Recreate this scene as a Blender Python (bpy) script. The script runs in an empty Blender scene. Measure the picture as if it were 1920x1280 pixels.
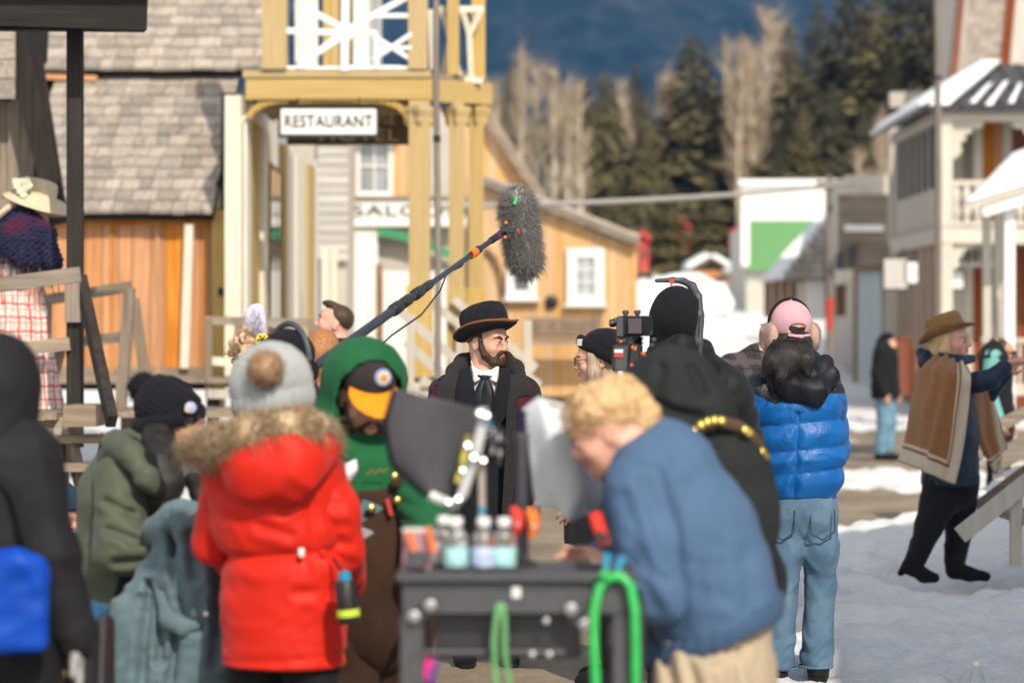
import bpy, bmesh, math, random
import numpy as np
from mathutils import Vector, Matrix

SC = bpy.context.scene
COL = SC.collection
R = math.radians
rng = random.Random(7)

# ------------------------------------------------------------------ camera, sky, sun, exposure
LENS = 85.0
F = LENS / 36.0 * 1920.0
CZ = 1.55
cam_data = bpy.data.cameras.new('camera')
cam_data.lens = LENS
cam_data.sensor_width = 36.0
cam_data.clip_start = 0.1
cam_data.clip_end = 9000.0
cam_data.dof.use_dof = True
cam_data.dof.focus_distance = 11.5
cam_data.dof.aperture_fstop = 1.85
cam = bpy.data.objects.new('camera', cam_data)
cam.location = (0, 0, CZ)
cam.rotation_euler = (R(90), 0, 0)
COL.objects.link(cam)
SC.camera = cam

SUN_EL, SUN_AZ = 39.0, 160.0            # azimuth from +Y towards +X
world = bpy.data.worlds.new('World')
SC.world = world
world.use_nodes = True
wn = world.node_tree.nodes
wl = world.node_tree.links
sky = wn.new('ShaderNodeTexSky')
sky.sky_type = 'NISHITA'
sky.sun_disc = False
sky.sun_elevation = R(SUN_EL)
sky.sun_rotation = R(SUN_AZ)
sky.altitude = 1200
sky.air_density = 1.0
sky.dust_density = 0.6
hs_ = wn.new('ShaderNodeHueSaturation')           # thin high cloud: a paler sky than clear blue
hs_.inputs['Saturation'].default_value = 0.06
wl.new(sky.outputs[0], hs_.inputs['Color'])
wl.new(hs_.outputs[0], wn['Background'].inputs[0])
wn['Background'].inputs[1].default_value = 0.15
sl = bpy.data.lights.new('sun', 'SUN')
sl.energy = 2.7
sl.angle = R(0.5)
sl.color = (1.0, 0.90, 0.76)
sun = bpy.data.objects.new('sun', sl)
sd = Vector((math.sin(R(SUN_AZ)) * math.cos(R(SUN_EL)), math.cos(R(SUN_AZ)) * math.cos(R(SUN_EL)), math.sin(R(SUN_EL))))
sun.rotation_euler = sd.to_track_quat('Z', 'Y').to_euler()
sun.location = sd * 60
COL.objects.link(sun)
SC.view_settings.view_transform = 'Standard'
SC.view_settings.look = 'None'
SC.view_settings.gamma = 1.0
SC.view_settings.use_curve_mapping = False
SC.view_settings.exposure = 0.70
SC.cycles.use_denoising = True
SC.cycles.use_adaptive_sampling = True
SC.cycles.adaptive_threshold = 0.02
SC.cycles.max_bounces = 6
SC.cycles.diffuse_bounces = 3
SC.cycles.glossy_bounces = 3
SC.cycles.transmission_bounces = 6
SC.cycles.transparent_max_bounces = 8
SC.cycles.volume_bounces = 0
SC.cycles.caustics_reflective = False
SC.cycles.caustics_refractive = False


def W(px, py, Y):
    """A point at distance Y seen at photograph pixel (px, py)."""
    return Vector(((px - 960.0) / F * Y, Y, CZ + (640.0 - py) / F * Y))


# ------------------------------------------------------------------ materials
MATS = {}


def new_mat(name):
    m = bpy.data.materials.new(name)
    m.use_nodes = True
    nt = m.node_tree
    return m, nt, nt.nodes['Principled BSDF']


def N(nt, kind, **kw):
    n = nt.nodes.new(kind)
    for k, v in kw.items():
        if k in n.bl_rna.properties:
            setattr(n, k, v)
        else:
            n.inputs[k.replace('_', ' ')].default_value = v
    return n


def mix_rgb(nt, fac, a, b, blend='MIX'):
    n = nt.nodes.new('ShaderNodeMix')
    n.data_type = 'RGBA'
    n.blend_type = blend
    for sock, v in ((n.inputs[0], fac), (n.inputs[6], a), (n.inputs[7], b)):
        if hasattr(v, 'type') and hasattr(v, 'is_output'):
            nt.links.new(v, sock)
        elif isinstance(v, (tuple, list)):
            sock.default_value = (*v[:3], 1)
        else:
            sock.default_value = v
    return n.outputs[2]


def math_n(nt, op, a, b=0.0, c=None):
    n = nt.nodes.new('ShaderNodeMath')
    n.operation = op
    for i, v in enumerate((a, b, c)):
        if v is None:
            continue
        if hasattr(v, 'is_output'):
            nt.links.new(v, n.inputs[i])
        else:
            n.inputs[i].default_value = v
    return n.outputs[0]


def ramp(nt, fac, stops):
    n = nt.nodes.new('ShaderNodeValToRGB')
    e = n.color_ramp.elements
    while len(e) < len(stops):
        e.new(0.5)
    for el, (p, c) in zip(e, stops):
        el.position = p
        el.color = (*c[:3], 1) if len(c) >= 3 else (c[0],) * 3 + (1,)
    nt.links.new(fac, n.inputs[0])
    return n.outputs[0]


def noise(nt, vec, scale, detail=4, rough=0.6):
    n = nt.nodes.new('ShaderNodeTexNoise')
    n.inputs['Scale'].default_value = scale
    n.inputs['Detail'].default_value = detail
    n.inputs['Roughness'].default_value = rough
    if vec is not None:
        nt.links.new(vec, n.inputs['Vector'])
    return n.outputs['Fac']


def wpos(nt, scale=(1, 1, 1), rand=0.0):
    g = nt.nodes.new('ShaderNodeNewGeometry')
    mp = nt.nodes.new('ShaderNodeMapping')
    mp.inputs['Scale'].default_value = scale
    nt.links.new(g.outputs['Position'], mp.inputs['Vector'])
    if rand:
        oi = nt.nodes.new('ShaderNodeObjectInfo')
        v = nt.nodes.new('ShaderNodeVectorMath')
        v.operation = 'SCALE'
        v.inputs[0].default_value = (rand, rand * 0.7, rand * 1.3)
        nt.links.new(oi.outputs['Random'], v.inputs['Scale'])
        nt.links.new(v.outputs[0], mp.inputs['Location'])
    return mp.outputs[0]


def bump(nt, bsdf, h, strength, dist=0.01):
    b = nt.nodes.new('ShaderNodeBump')
    b.inputs['Strength'].default_value = strength
    b.inputs['Distance'].default_value = dist
    nt.links.new(h, b.inputs['Height'])
    nt.links.new(b.outputs[0], bsdf.inputs['Normal'])


def fabric(name, col, rough=0.9, var=0.22, scale=7.0, bs=0.35, bscale=260.0, sheen=0.03, fold=0.0):
    if name in MATS:
        return MATS[name]
    m, nt, b = new_mat(name)
    p = wpos(nt)
    n1 = noise(nt, p, scale, 5)
    lo = tuple(c * (1 - var) for c in col)
    hi = tuple(min(1, c * (1 + var)) for c in col)
    nt.links.new(ramp(nt, n1, [(0.3, lo), (0.7, hi)]), b.inputs['Base Color'])
    b.inputs['Roughness'].default_value = rough
    b.inputs['Specular IOR Level'].default_value = 0.22
    b.inputs['Sheen Weight'].default_value = sheen
    n2 = noise(nt, p, bscale, 3)
    if fold:
        n3 = noise(nt, p, 14, 3)
        n2 = math_n(nt, 'ADD', n2, math_n(nt, 'MULTIPLY', n3, fold))
    bump(nt, b, n2, bs, 0.004)
    MATS[name] = m
    return m


def plain(name, col, rough=0.5, metal=0.0, var=0.12, scale=30.0, bs=0.1, spec=0.5, **kw):
    if name in MATS:
        return MATS[name]
    m, nt, b = new_mat(name)
    n1 = noise(nt, wpos(nt), scale, 4)
    lo = tuple(c * (1 - var) for c in col)
    hi = tuple(min(1, c * (1 + var)) for c in col)
    nt.links.new(ramp(nt, n1, [(0.3, lo), (0.7, hi)]), b.inputs['Base Color'])
    b.inputs['Roughness'].default_value = rough
    b.inputs['Metallic'].default_value = metal
    b.inputs['Specular IOR Level'].default_value = spec
    for k, v in kw.items():
        b.inputs[k.replace('_', ' ')].default_value = v
    if bs:
        bump(nt, b, n1, bs, 0.003)
    MATS[name] = m
    return m


def wood(name, c1, c2, axis='Z', rough=0.8, grain=26.0, rvar=0.35, knots=0.3, bs=0.4):
    """Sawn wood with its grain along a world axis; each piece takes its own tone."""
    if name in MATS:
        return MATS[name]
    m, nt, b = new_mat(name)
    st = {'X': (0.06, 1, 1), 'Y': (1, 0.06, 1), 'Z': (1, 1, 0.06)}[axis]
    p = wpos(nt, st, 37.0)
    g = noise(nt, p, grain, 6, 0.65)
    c = ramp(nt, g, [(0.28, c1), (0.72, c2)])
    p2 = wpos(nt, tuple(0.35 + 0.65 * s for s in st), 11.0)
    blot = noise(nt, p2, 3.0, 4)
    dark = tuple(x * 0.55 for x in c1)
    c = mix_rgb(nt, math_n(nt, 'MULTIPLY', ramp(nt, blot, [(0.45, (0, 0, 0)), (0.75, (1, 1, 1))]), knots), c, dark)
    oi = nt.nodes.new('ShaderNodeObjectInfo')
    hsv = nt.nodes.new('ShaderNodeHueSaturation')
    v = math_n(nt, 'ADD', math_n(nt, 'MULTIPLY', oi.outputs['Random'], rvar), 1.0 - rvar / 2)
    nt.links.new(v, hsv.inputs['Value'])
    sat = math_n(nt, 'ADD', math_n(nt, 'MULTIPLY', math_n(nt, 'FRACT', math_n(nt, 'MULTIPLY', oi.outputs['Random'], 7.31)), 0.3), 0.85)
    nt.links.new(sat, hsv.inputs['Saturation'])
    nt.links.new(c, hsv.inputs['Color'])
    nt.links.new(hsv.outputs[0], b.inputs['Base Color'])
    b.inputs['Roughness'].default_value = rough
    b.inputs['Specular IOR Level'].default_value = 0.25
    bump(nt, b, g, bs, 0.006)
    MATS[name] = m
    return m


def glass_mat(name, col=(0.03, 0.035, 0.04), rough=0.06):
    return plain(name, col, rough, var=0.3, scale=3, bs=0.0, spec=0.9)


def skin(name, col):
    if name in MATS:
        return MATS[name]
    m, nt, b = new_mat(name)
    p = wpos(nt)
    n1 = noise(nt, p, 22, 4)
    lo = (col[0] * 0.88, col[1] * 0.78, col[2] * 0.76)
    hi = (min(1, col[0] * 1.08), col[1] * 1.08, col[2] * 1.08)
    nt.links.new(ramp(nt, n1, [(0.3, lo), (0.7, hi)]), b.inputs['Base Color'])
    b.inputs['Roughness'].default_value = 0.5
    b.inputs['Specular IOR Level'].default_value = 0.4
    b.inputs['Subsurface Weight'].default_value = 0.12
    b.inputs['Subsurface Radius'].default_value = (0.012, 0.005, 0.003)
    b.inputs['Subsurface Scale'].default_value = 1.0
    bump(nt, b, noise(nt, p, 350, 3), 0.12, 0.002)
    MATS[name] = m
    return m


# ------------------------------------------------------------------ objects
def tag(o, label=None, cat=None, group=None, kind=None):
    if label:
        o['label'] = label
    if cat:
        o['category'] = cat
    if group:
        o['group'] = group
    if kind:
        o['kind'] = kind
    return o


def thing(name, loc, label, cat, group=None):
    o = bpy.data.objects.new(name, None)
    o.empty_display_size = 0.1
    o.location = loc
    COL.objects.link(o)
    o['_loc'] = [float(v) for v in loc]
    return tag(o, label, cat, group)


def origin(parent):
    """World position of a parent (nothing but translations are used on parents)."""
    v = Vector((0, 0, 0))
    while parent is not None:
        v += parent.location
        parent = parent.parent
    return v


def link(name, mesh, parent=None, loc=None, kind=None):
    o = bpy.data.objects.new(name, mesh)
    COL.objects.link(o)
    if parent is not None:
        o.parent = parent
    if loc is not None:
        o.location = loc
    if kind:
        o['kind'] = kind
    return o


def mesh_np(name, V, Fq, mat, smooth=True):
    """V (n,3) array, Fq (m,k) int array with k = 3 or 4."""
    me = bpy.data.meshes.new(name)
    V = np.asarray(V, dtype=np.float32)
    Fq = np.asarray(Fq, dtype=np.int32)
    k = Fq.shape[1]
    me.vertices.add(len(V))
    me.vertices.foreach_set('co', V.ravel())
    me.loops.add(Fq.size)
    me.loops.foreach_set('vertex_index', Fq.ravel())
    me.polygons.add(len(Fq))
    me.polygons.foreach_set('loop_start', np.arange(0, Fq.size, k, dtype=np.int32))
    me.polygons.foreach_set('loop_total', np.full(len(Fq), k, dtype=np.int32))
    if smooth:
        me.polygons.foreach_set('use_smooth', np.ones(len(Fq), dtype=bool))
    me.update(calc_edges=True)
    me.validate()
    if mat is not None:
        me.materials.append(mat)
    return me


class MB:
    """Collects simple solids in world space and links them as one mesh object."""

    def __init__(self):
        self.v = []
        self.f = []

    def add(self, vs, fs):
        o = len(self.v)
        self.v.extend([tuple(v) for v in vs])
        self.f.extend([tuple(i + o for i in f) for f in fs])

    def box(self, c, s, rot=None):
        c = Vector(c)
        vs = []
        for x in (-.5, .5):
            for y in (-.5, .5):
                for z in (-.5, .5):
                    p = Vector((x * s[0], y * s[1], z * s[2]))
                    if rot is not None:
                        p = rot @ p
                    vs.append(c + p)
        self.add(vs, [(0, 1, 3, 2), (4, 6, 7, 5), (0, 4, 5, 1), (2, 3, 7, 6), (0, 2, 6, 4), (1, 5, 7, 3)])

    def bar(self, a, b, w, h, up=(0, 0, 1)):
        """Rectangular bar from a to b: w across, h along up."""
        a, b = Vector(a), Vector(b)
        d = (b - a)
        L = d.length
        d.normalize()
        u = Vector(up)
        s = d.cross(u)
        if s.length < 1e-5:
            s = d.cross(Vector((0, 1, 0)))
        s.normalize()
        u = s.cross(d).normalized()
        m = Matrix((s, d, u)).transposed()
        self.box((a + b) / 2, (w, L, h), m)

    def tube(self, pts, rad, seg=10, caps=True):
        pts = [Vector(p) for p in pts]
        rad = rad if isinstance(rad, (list, tuple)) else [rad] * len(pts)
        vs, fs = [], []
        t0 = (pts[1] - pts[0]).normalized()
        ref = Vector((0, 0, 1)) if abs(t0.z) < 0.9 else Vector((1, 0, 0))
        for i, p in enumerate(pts):
            a = pts[max(i - 1, 0)]
            c = pts[min(i + 1, len(pts) - 1)]
            t = (c - a).normalized()
            s = t.cross(ref)
            if s.length < 1e-4:
                s = t.cross(Vector((0.3, 1, 0)))
            s.normalize()
            u = s.cross(t)
            ref = u
            for k in range(seg):
                an = 2 * math.pi * k / seg
                vs.append(p + (s * math.cos(an) + u * math.sin(an)) * rad[i])
        for i in range(len(pts) - 1):
            for k in range(seg):
                k2 = (k + 1) % seg
                fs.append((i * seg + k, i * seg + k2, (i + 1) * seg + k2, (i + 1) * seg + k))
        if caps:
            fs.append(tuple(range(seg))[::-1])
            fs.append(tuple((len(pts) - 1) * seg + k for k in range(seg)))
        self.add(vs, fs)

    def lathe(self, c, prof, axis=(0, 0, 1), seg=20):
        """Turned solid round c: prof is a list of (radius, height)."""
        q = Vector((0, 0, 1)).rotation_difference(Vector(axis))
        c = Vector(c)
        vs, fs = [], []
        for r, h in prof:
            for k in range(seg):
                an = 2 * math.pi * k / seg
                vs.append(c + q @ Vector((r * math.cos(an), r * math.sin(an), h)))
        n = len(prof)
        for i in range(n - 1):
            for k in range(seg):
                k2 = (k + 1) % seg
                fs.append((i * seg + k, i * seg + k2, (i + 1) * seg + k2, (i + 1) * seg + k))
        fs.append(tuple(range(seg))[::-1])
        fs.append(tuple((n - 1) * seg + k for k in range(seg)))
        self.add(vs, fs)

    def prism(self, poly, d):
        """poly: list of coplanar points, extruded by vector d."""
        d = Vector(d)
        n = len(poly)
        vs = [Vector(p) for p in poly] + [Vector(p) + d for p in poly]
        fs = [tuple(range(n))[::-1], tuple(range(n, 2 * n))]
        for i in range(n):
            j = (i + 1) % n
            fs.append((i, j, n + j, n + i))
        self.add(vs, fs)

    def build(self, name, mat, parent=None, smooth=False, bevel=0.0, kind=None):
        o0 = origin(parent) if parent is not None else Vector((0, 0, 0))
        me = bpy.data.meshes.new(name)
        me.from_pydata([tuple(Vector(v) - o0) for v in self.v], [], self.f)
        bm = bmesh.new()
        bm.from_mesh(me)
        bmesh.ops.recalc_face_normals(bm, faces=bm.faces)
        if bevel:
            bmesh.ops.bevel(bm, geom=list(bm.edges), offset=bevel, segments=1, affect='EDGES', clamp_overlap=True)
        if smooth:
            for f in bm.faces:
                f.smooth = True
        bm.to_mesh(me)
        bm.free()
        if smooth:
            try:
                me.set_sharp_from_angle(angle=R(40))
            except Exception:
                pass
        me.materials.append(mat)
        return link(name, me, parent, kind=kind)


UNIT = {}


def unit_box(mat):
    if mat.name not in UNIT:
        m = MB()
        m.box((0, 0, 0), (1, 1, 1))
        me = bpy.data.meshes.new('board')
        me.from_pydata(m.v, [], m.f)
        bm = bmesh.new()
        bm.from_mesh(me)
        bmesh.ops.recalc_face_normals(bm, faces=bm.faces)
        bm.to_mesh(me)
        bm.free()
        me.materials.append(mat)
        UNIT[mat.name] = me
    return UNIT[mat.name]


def bx(name, parent, c, s, mat, rot=None):
    """A board that shares the unit box: centre c, size s (world axes or rot)."""
    o = link(name, unit_box(mat), parent)
    o.location = Vector(c) - (origin(parent) if parent is not None else Vector((0, 0, 0)))
    o.scale = s
    if rot is not None:
        o.rotation_euler = rot.to_euler() if isinstance(rot, Matrix) else rot
    return o


def bar(name, parent, a, b, w, h, mat, up=(0, 0, 1)):
    """A straight board from a to b sharing the unit box."""
    a, b = Vector(a), Vector(b)
    d = b - a
    L = d.length
    d.normalize()
    s = d.cross(Vector(up))
    if s.length < 1e-5:
        s = d.cross(Vector((0, 1, 0)))
    s.normalize()
    u = s.cross(d).normalized()
    return bx(name, parent, (a + b) / 2, (w, L, h), mat, Matrix((s, d, u)).transposed())


def one(name, parent, fn, mat, **kw):
    m = MB()
    fn(m)
    return m.build(name, mat, parent, **kw)


# ------------------------------------------------------------------ implicit surfaces for bodies and clothes
def _len3(x, y, z):
    return np.sqrt(x * x + y * y + z * z)


class S:
    """Signed-distance modeller: prims are blended on a grid and skinned with surface nets."""

    def __init__(self):
        self.ops = []

    def _push(self, op, f, lo, hi, k):
        self.ops.append((op, f, np.array(lo, float), np.array(hi, float), k))
        return self

    def cone(self, a, b, ra, rb=None, k=0.03, sq=None, op='u', quilt=None):
        rb = ra if rb is None else rb
        a, b = Vector(a), Vector(b)
        ab = b - a
        L2 = max(ab.dot(ab), 1e-9)
        n, fct = (None, 1.0) if sq is None else (Vector(sq[0]).normalized(), sq[1])

        def f(x, y, z):
            px, py, pz = x - a.x, y - a.y, z - a.z
            t = np.clip((px * ab.x + py * ab.y + pz * ab.z) / L2, 0, 1)
            dx, dy, dz = px - t * ab.x, py - t * ab.y, pz - t * ab.z
            if n is not None:
                e = (dx * n.x + dy * n.y + dz * n.z) * (1 / fct - 1)
                dx, dy, dz = dx + e * n.x, dy + e * n.y, dz + e * n.z
            r = ra + (rb - ra) * t
            d = (_len3(dx, dy, dz) - r) * min(fct, 1.0)
            if quilt:
                d = d - quilt[1] * (np.sqrt(np.abs(np.sin(math.pi * (t * math.sqrt(L2) / quilt[0] + (quilt[2] if len(quilt) > 2 else 0.0))))) - 0.6)
            return d
        m = max(ra, rb) * max(1.0, fct) + (quilt[1] if quilt else 0)
        lo = [min(a[i], b[i]) - m for i in range(3)]
        hi = [max(a[i], b[i]) + m for i in range(3)]
        return self._push(op, f, lo, hi, k)

    def chain(self, pts, rad, k=0.03, sq=None, op='u', quilt=None):
        for i in range(len(pts) - 1):
            self.cone(pts[i], pts[i + 1], rad[i], rad[i + 1], k, sq, op, quilt)
        return self

    def ell(self, c, r, M=None, k=0.03, op='u'):
        c = Vector(c)
        r = (r, r, r) if not hasattr(r, '__len__') else r
        M = Matrix.Identity(3) if M is None else M
        ax = [Vector(M.col[i]) for i in range(3)]

        def f(x, y, z):
            px, py, pz = x - c.x, y - c.y, z - c.z
            q = [(px * ax[i].x + py * ax[i].y + pz * ax[i].z) / r[i] for i in range(3)]
            k0 = _len3(*q)
            k1 = _len3(q[0] / r[0], q[1] / r[1], q[2] / r[2]) + 1e-9
            return k0 * (k0 - 1.0) / k1
        m = max(r)
        return self._push(op, f, [c[i] - m for i in range(3)], [c[i] + m for i in range(3)], k)

    def box(self, c, h, M=None, rad=0.01, k=0.01, op='u'):
        c = Vector(c)
        M = Matrix.Identity(3) if M is None else M
        ax = [Vector(M.col[i]) for i in range(3)]

        def f(x, y, z):
            px, py, pz = x - c.x, y - c.y, z - c.z
            q = [np.abs(px * ax[i].x + py * ax[i].y + pz * ax[i].z) - (h[i] - rad) for i in range(3)]
            o = _len3(*[np.maximum(v, 0) for v in q])
            return o + np.minimum(np.maximum(q[0], np.maximum(q[1], q[2])), 0) - rad
        m = math.sqrt(sum(v * v for v in h))
        return self._push(op, f, [c[i] - m for i in range(3)], [c[i] + m for i in range(3)], k)

    def plane(self, p, n, k=0.008):
        """Cut away the side the normal points to."""
        p, n = Vector(p), Vector(n).normalized()

        def f(x, y, z):
            return -((x - p.x) * n.x + (y - p.y) * n.y + (z - p.z) * n.z)
        self.ops.append(('s', f, None, None, k))
        return self

    def disp(self, fn, band=0.06):
        self.ops.append(('d', fn, None, None, band))
        return self

    def wrinkle(self, amp, freq, seed=0, st=(1, 1, 1), band=0.06):
        r = np.random.RandomState(seed)
        ks = r.normal(size=(5, 3)) * freq * np.array(st)
        k2 = r.normal(size=(5, 3)) * freq * 0.6 * np.array(st)
        ph = r.uniform(0, 6.28, (5, 2))

        def fn(x, y, z):
            d = 0
            for i in range(5):
                w = np.sin(k2[i, 0] * x + k2[i, 1] * y + k2[i, 2] * z + ph[i, 0])
                s = np.sin(ks[i, 0] * x + ks[i, 1] * y + ks[i, 2] * z + ph[i, 1] + 1.7 * w)
                d = d + (np.abs(s) - 0.6) * (0.6 + 0.4 * w)
            return d * amp * 0.5
        return self.disp(fn, band)

    def crease(self, lines, amp, width, Y, band=.07):
        """Press fold lines into cloth: polylines given as photograph pixels at distance Y."""
        segs = []
        for ln in lines:
            P = [W(a, b, Y) for a, b in ln]
            segs += [(P[i].x, P[i].z, P[i + 1].x, P[i + 1].z) for i in range(len(P) - 1)]

        def fn(x, y, z):
            best = np.full(x.shape, 1e3, dtype=np.float32)
            for ax, az, bx_, bz in segs:
                ux, uz = bx_ - ax, bz - az
                t = np.clip(((x - ax) * ux + (z - az) * uz) / (ux * ux + uz * uz + 1e-9), 0, 1)
                best = np.minimum(best, np.hypot(x - ax - t * ux, z - az - t * uz))
            return amp * (np.exp(-(best / width) ** 2) - .45 * np.exp(-((best - 2.2 * width) / (1.1 * width)) ** 2))
        return self.disp(fn, band)

    def mesh(self, h):
        us = [o for o in self.ops if o[0] == 'u']
        lo = np.min([o[2] for o in us], axis=0) - 3 * h - 0.012
        hi = np.max([o[3] for o in us], axis=0) + 3 * h + 0.012
        n = np.ceil((hi - lo) / h).astype(int) + 1
        ax = [(lo[i] + h * np.arange(n[i])).astype(np.float32) for i in range(3)]
        D = np.full(n, 0.3, dtype=np.float32)
        for op, f, blo, bhi, k in self.ops:
            if op == 'd':
                idx = np.nonzero(np.abs(D) < k)
                D[idx] += f(ax[0][idx[0]], ax[1][idx[1]], ax[2][idx[2]]).astype(np.float32)
                continue
            if blo is None:
                sl = [slice(0, n[i]) for i in range(3)]
            else:
                pad = k + 4 * h
                a = np.clip(np.floor((blo - pad - lo) / h).astype(int), 0, n)
                b = np.clip(np.ceil((bhi + pad - lo) / h).astype(int) + 1, 0, n)
                if np.any(b <= a):
                    continue
                sl = [slice(a[i], b[i]) for i in range(3)]
            x = ax[0][sl[0]][:, None, None]
            y = ax[1][sl[1]][None, :, None]
            z = ax[2][sl[2]][None, None, :]
            d = f(x, y, z)
            cur = D[tuple(sl)]
            if op == 'u':
                w = np.clip(0.5 + 0.5 * (d - cur) / k, 0, 1)
                D[tuple(sl)] = d + (cur - d) * w - k * w * (1 - w)
            elif op == 's':
                d = -d
                w = np.clip(0.5 - 0.5 * (d - cur) / k, 0, 1)
                D[tuple(sl)] = d + (cur - d) * w + k * w * (1 - w)
            elif op == 'i':
                full = np.full(n, 0.3, dtype=np.float32)
                full[tuple(sl)] = d
                D = np.maximum(D, full)
        return nets(D, lo, h)

    def build(self, name, mat, parent, h=0.012, kind=None):
        V, Q = self.mesh(h)
        if len(V) == 0:
            print('EMPTY SURFACE', name)
            V, Q = np.zeros((4, 3)), np.array([[0, 1, 2, 3]])
        o0 = origin(parent) if parent is not None else Vector((0, 0, 0))
        V = V - np.array(o0)[None, :]
        return link(name, mesh_np(name, V, Q, mat), parent, kind=kind)


def nets(D, lo, h):
    ins = D < 0
    n = np.array(D.shape)
    c = [ins[i:n[0] - 1 + i, j:n[1] - 1 + j, k:n[2] - 1 + k] for i in (0, 1) for j in (0, 1) for k in (0, 1)]
    cnt = np.zeros(n - 1, dtype=np.int8)
    for a in c:
        cnt += a
    act = (cnt > 0) & (cnt < 8)
    I = np.nonzero(act)
    m = len(I[0])
    ids = np.full(n - 1, -1, dtype=np.int32)
    ids[I] = np.arange(m)
    P = np.zeros((m, 3))
    C = np.zeros(m)
    cor = [(i, j, k) for i in (0, 1) for j in (0, 1) for k in (0, 1)]
    val = [D[I[0] + q[0], I[1] + q[1], I[2] + q[2]] for q in cor]
    for a in range(8):
        for b in range(a + 1, 8):
            df = [cor[b][i] - cor[a][i] for i in range(3)]
            if sum(map(abs, df)) != 1:
                continue
            va, vb = val[a], val[b]
            cr = (va < 0) != (vb < 0)
            t = np.where(cr, va / np.where(cr, va - vb, 1), 0)
            for i in range(3):
                P[:, i] += np.where(cr, cor[a][i] + t * df[i], 0)
            C += cr
    P /= np.maximum(C, 1)[:, None]
    V = np.array(lo)[None, :] + h * (np.stack(I, 1) + P)
    quads = []
    for axis in range(3):
        u, v = [(1, 2), (2, 0), (0, 1)][axis]
        s0 = [slice(1, n[i] - 1) for i in range(3)]
        s1 = [slice(1, n[i] - 1) for i in range(3)]
        s0[axis] = slice(0, n[axis] - 1)
        s1[axis] = slice(1, n[axis])
        A, B = ins[tuple(s0)], ins[tuple(s1)]
        e = np.nonzero(A != B)
        idx = [e[i] + (0 if i == axis else 1) for i in range(3)]
        fl = A[e]

        def cell(du, dv):
            q = [a.copy() for a in idx]
            q[u] -= du
            q[v] -= dv
            return ids[q[0], q[1], q[2]]
        q = np.stack([cell(1, 1), cell(0, 1), cell(0, 0), cell(1, 0)], 1)
        q[~fl] = q[~fl][:, ::-1]
        quads.append(q)
    Q = np.concatenate(quads) if quads else np.zeros((0, 4), int)
    Q = Q[(Q >= 0).all(1)]
    return V, Q


def strands(name, roots, dirs, length, width, mat, parent, droop=0.0, jitter=0.35, seed=1, segs=2, kind=None):
    """Fur or hair: each strand a tapering three-sided sliver of real geometry."""
    r = np.random.RandomState(seed)
    n = len(roots)
    roots = np.asarray(roots, float)
    dirs = np.asarray(dirs, float) + r.normal(size=(n, 3)) * jitter
    dirs /= np.linalg.norm(dirs, axis=1)[:, None]
    L = length * r.uniform(0.6, 1.15, n)
    ref = np.where(np.abs(dirs[:, 2:3]) < 0.9, np.array([[0, 0, 1.0]]), np.array([[1.0, 0, 0]]))
    s = np.cross(dirs, ref)
    s /= np.linalg.norm(s, axis=1)[:, None]
    u = np.cross(s, dirs)
    bend = r.normal(size=(n, 3)) * 0.25
    bend[:, 2] -= droop
    V, Fs = [], []
    rings = segs
    for i in range(rings):
        t = i / rings
        c = roots + dirs * (L * t)[:, None] + bend * (L * t * t)[:, None]
        w = width * (1 - t * 0.75)
        for k in range(3):
            an = 2.0944 * k
            V.append(c + (s * math.cos(an) + u * math.sin(an)) * w)
    tip = roots + dirs * L[:, None] + bend * L[:, None]
    V.append(tip)
    V = np.stack(V, 1)                      # n, 3*rings+1, 3
    per = 3 * rings + 1
    tri = []
    for i in range(rings - 1):
        for k in range(3):
            a, b = i * 3 + k, i * 3 + (k + 1) % 3
            tri += [(a, b, b + 3), (a, b + 3, a + 3)]
    l = (rings - 1) * 3
    for k in range(3):
        tri.append((l + k, l + (k + 1) % 3, per - 1))
    tri = np.array(tri)
    T = (tri[None] + (np.arange(n) * per)[:, None, None]).reshape(-1, 3)
    o0 = np.array(origin(parent)) if parent is not None else np.zeros(3)
    return link(name, mesh_np(name, V.reshape(-1, 3) - o0, T, mat, True), parent, kind=kind)


def basis(yaw, pitch=0.0, roll=0.0):
    """Columns: left, forward, up. yaw 0 faces the camera (-Y), +90 faces image right; pitch > 0 looks down."""
    f = Vector((math.sin(R(yaw)), -math.cos(R(yaw)), 0))
    l = Vector((math.cos(R(yaw)), math.sin(R(yaw)), 0))
    u = Vector((0, 0, 1))
    q = Matrix.Rotation(R(pitch), 3, l)
    f, u = q @ f, q @ u
    q = Matrix.Rotation(R(roll), 3, f)
    l, u = q @ l, q @ u
    return Matrix((l, f, u)).transposed()

# ================================================================== SETTING: ground, mountain, haze, forest
def smooth(t):
    t = np.clip(t, 0, 1)
    return t * t * (3 - 2 * t)


class VN:
    """Cheap value noise for terrain."""

    def __init__(self, seed):
        self.t = np.random.RandomState(seed).rand(256, 256)

    def __call__(self, x, y):
        xi, yi = np.floor(x).astype(int), np.floor(y).astype(int)
        fx, fy = x - xi, y - yi
        fx, fy = fx * fx * (3 - 2 * fx), fy * fy * (3 - 2 * fy)
        g = lambda a, b: self.t[a % 256, b % 256]
        return (g(xi, yi) * (1 - fx) + g(xi + 1, yi) * fx) * (1 - fy) + (g(xi, yi + 1) * (1 - fx) + g(xi + 1, yi + 1) * fx) * fy


vn = VN(3)


def fbm(x, y, o=4):
    s, a, f = 0, 1.0, 1.0
    for i in range(o):
        s = s + a * vn(x * f + 17.3 * i, y * f + 5.1 * i)
        a *= 0.5
        f *= 2.03
    return s / 1.9


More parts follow.
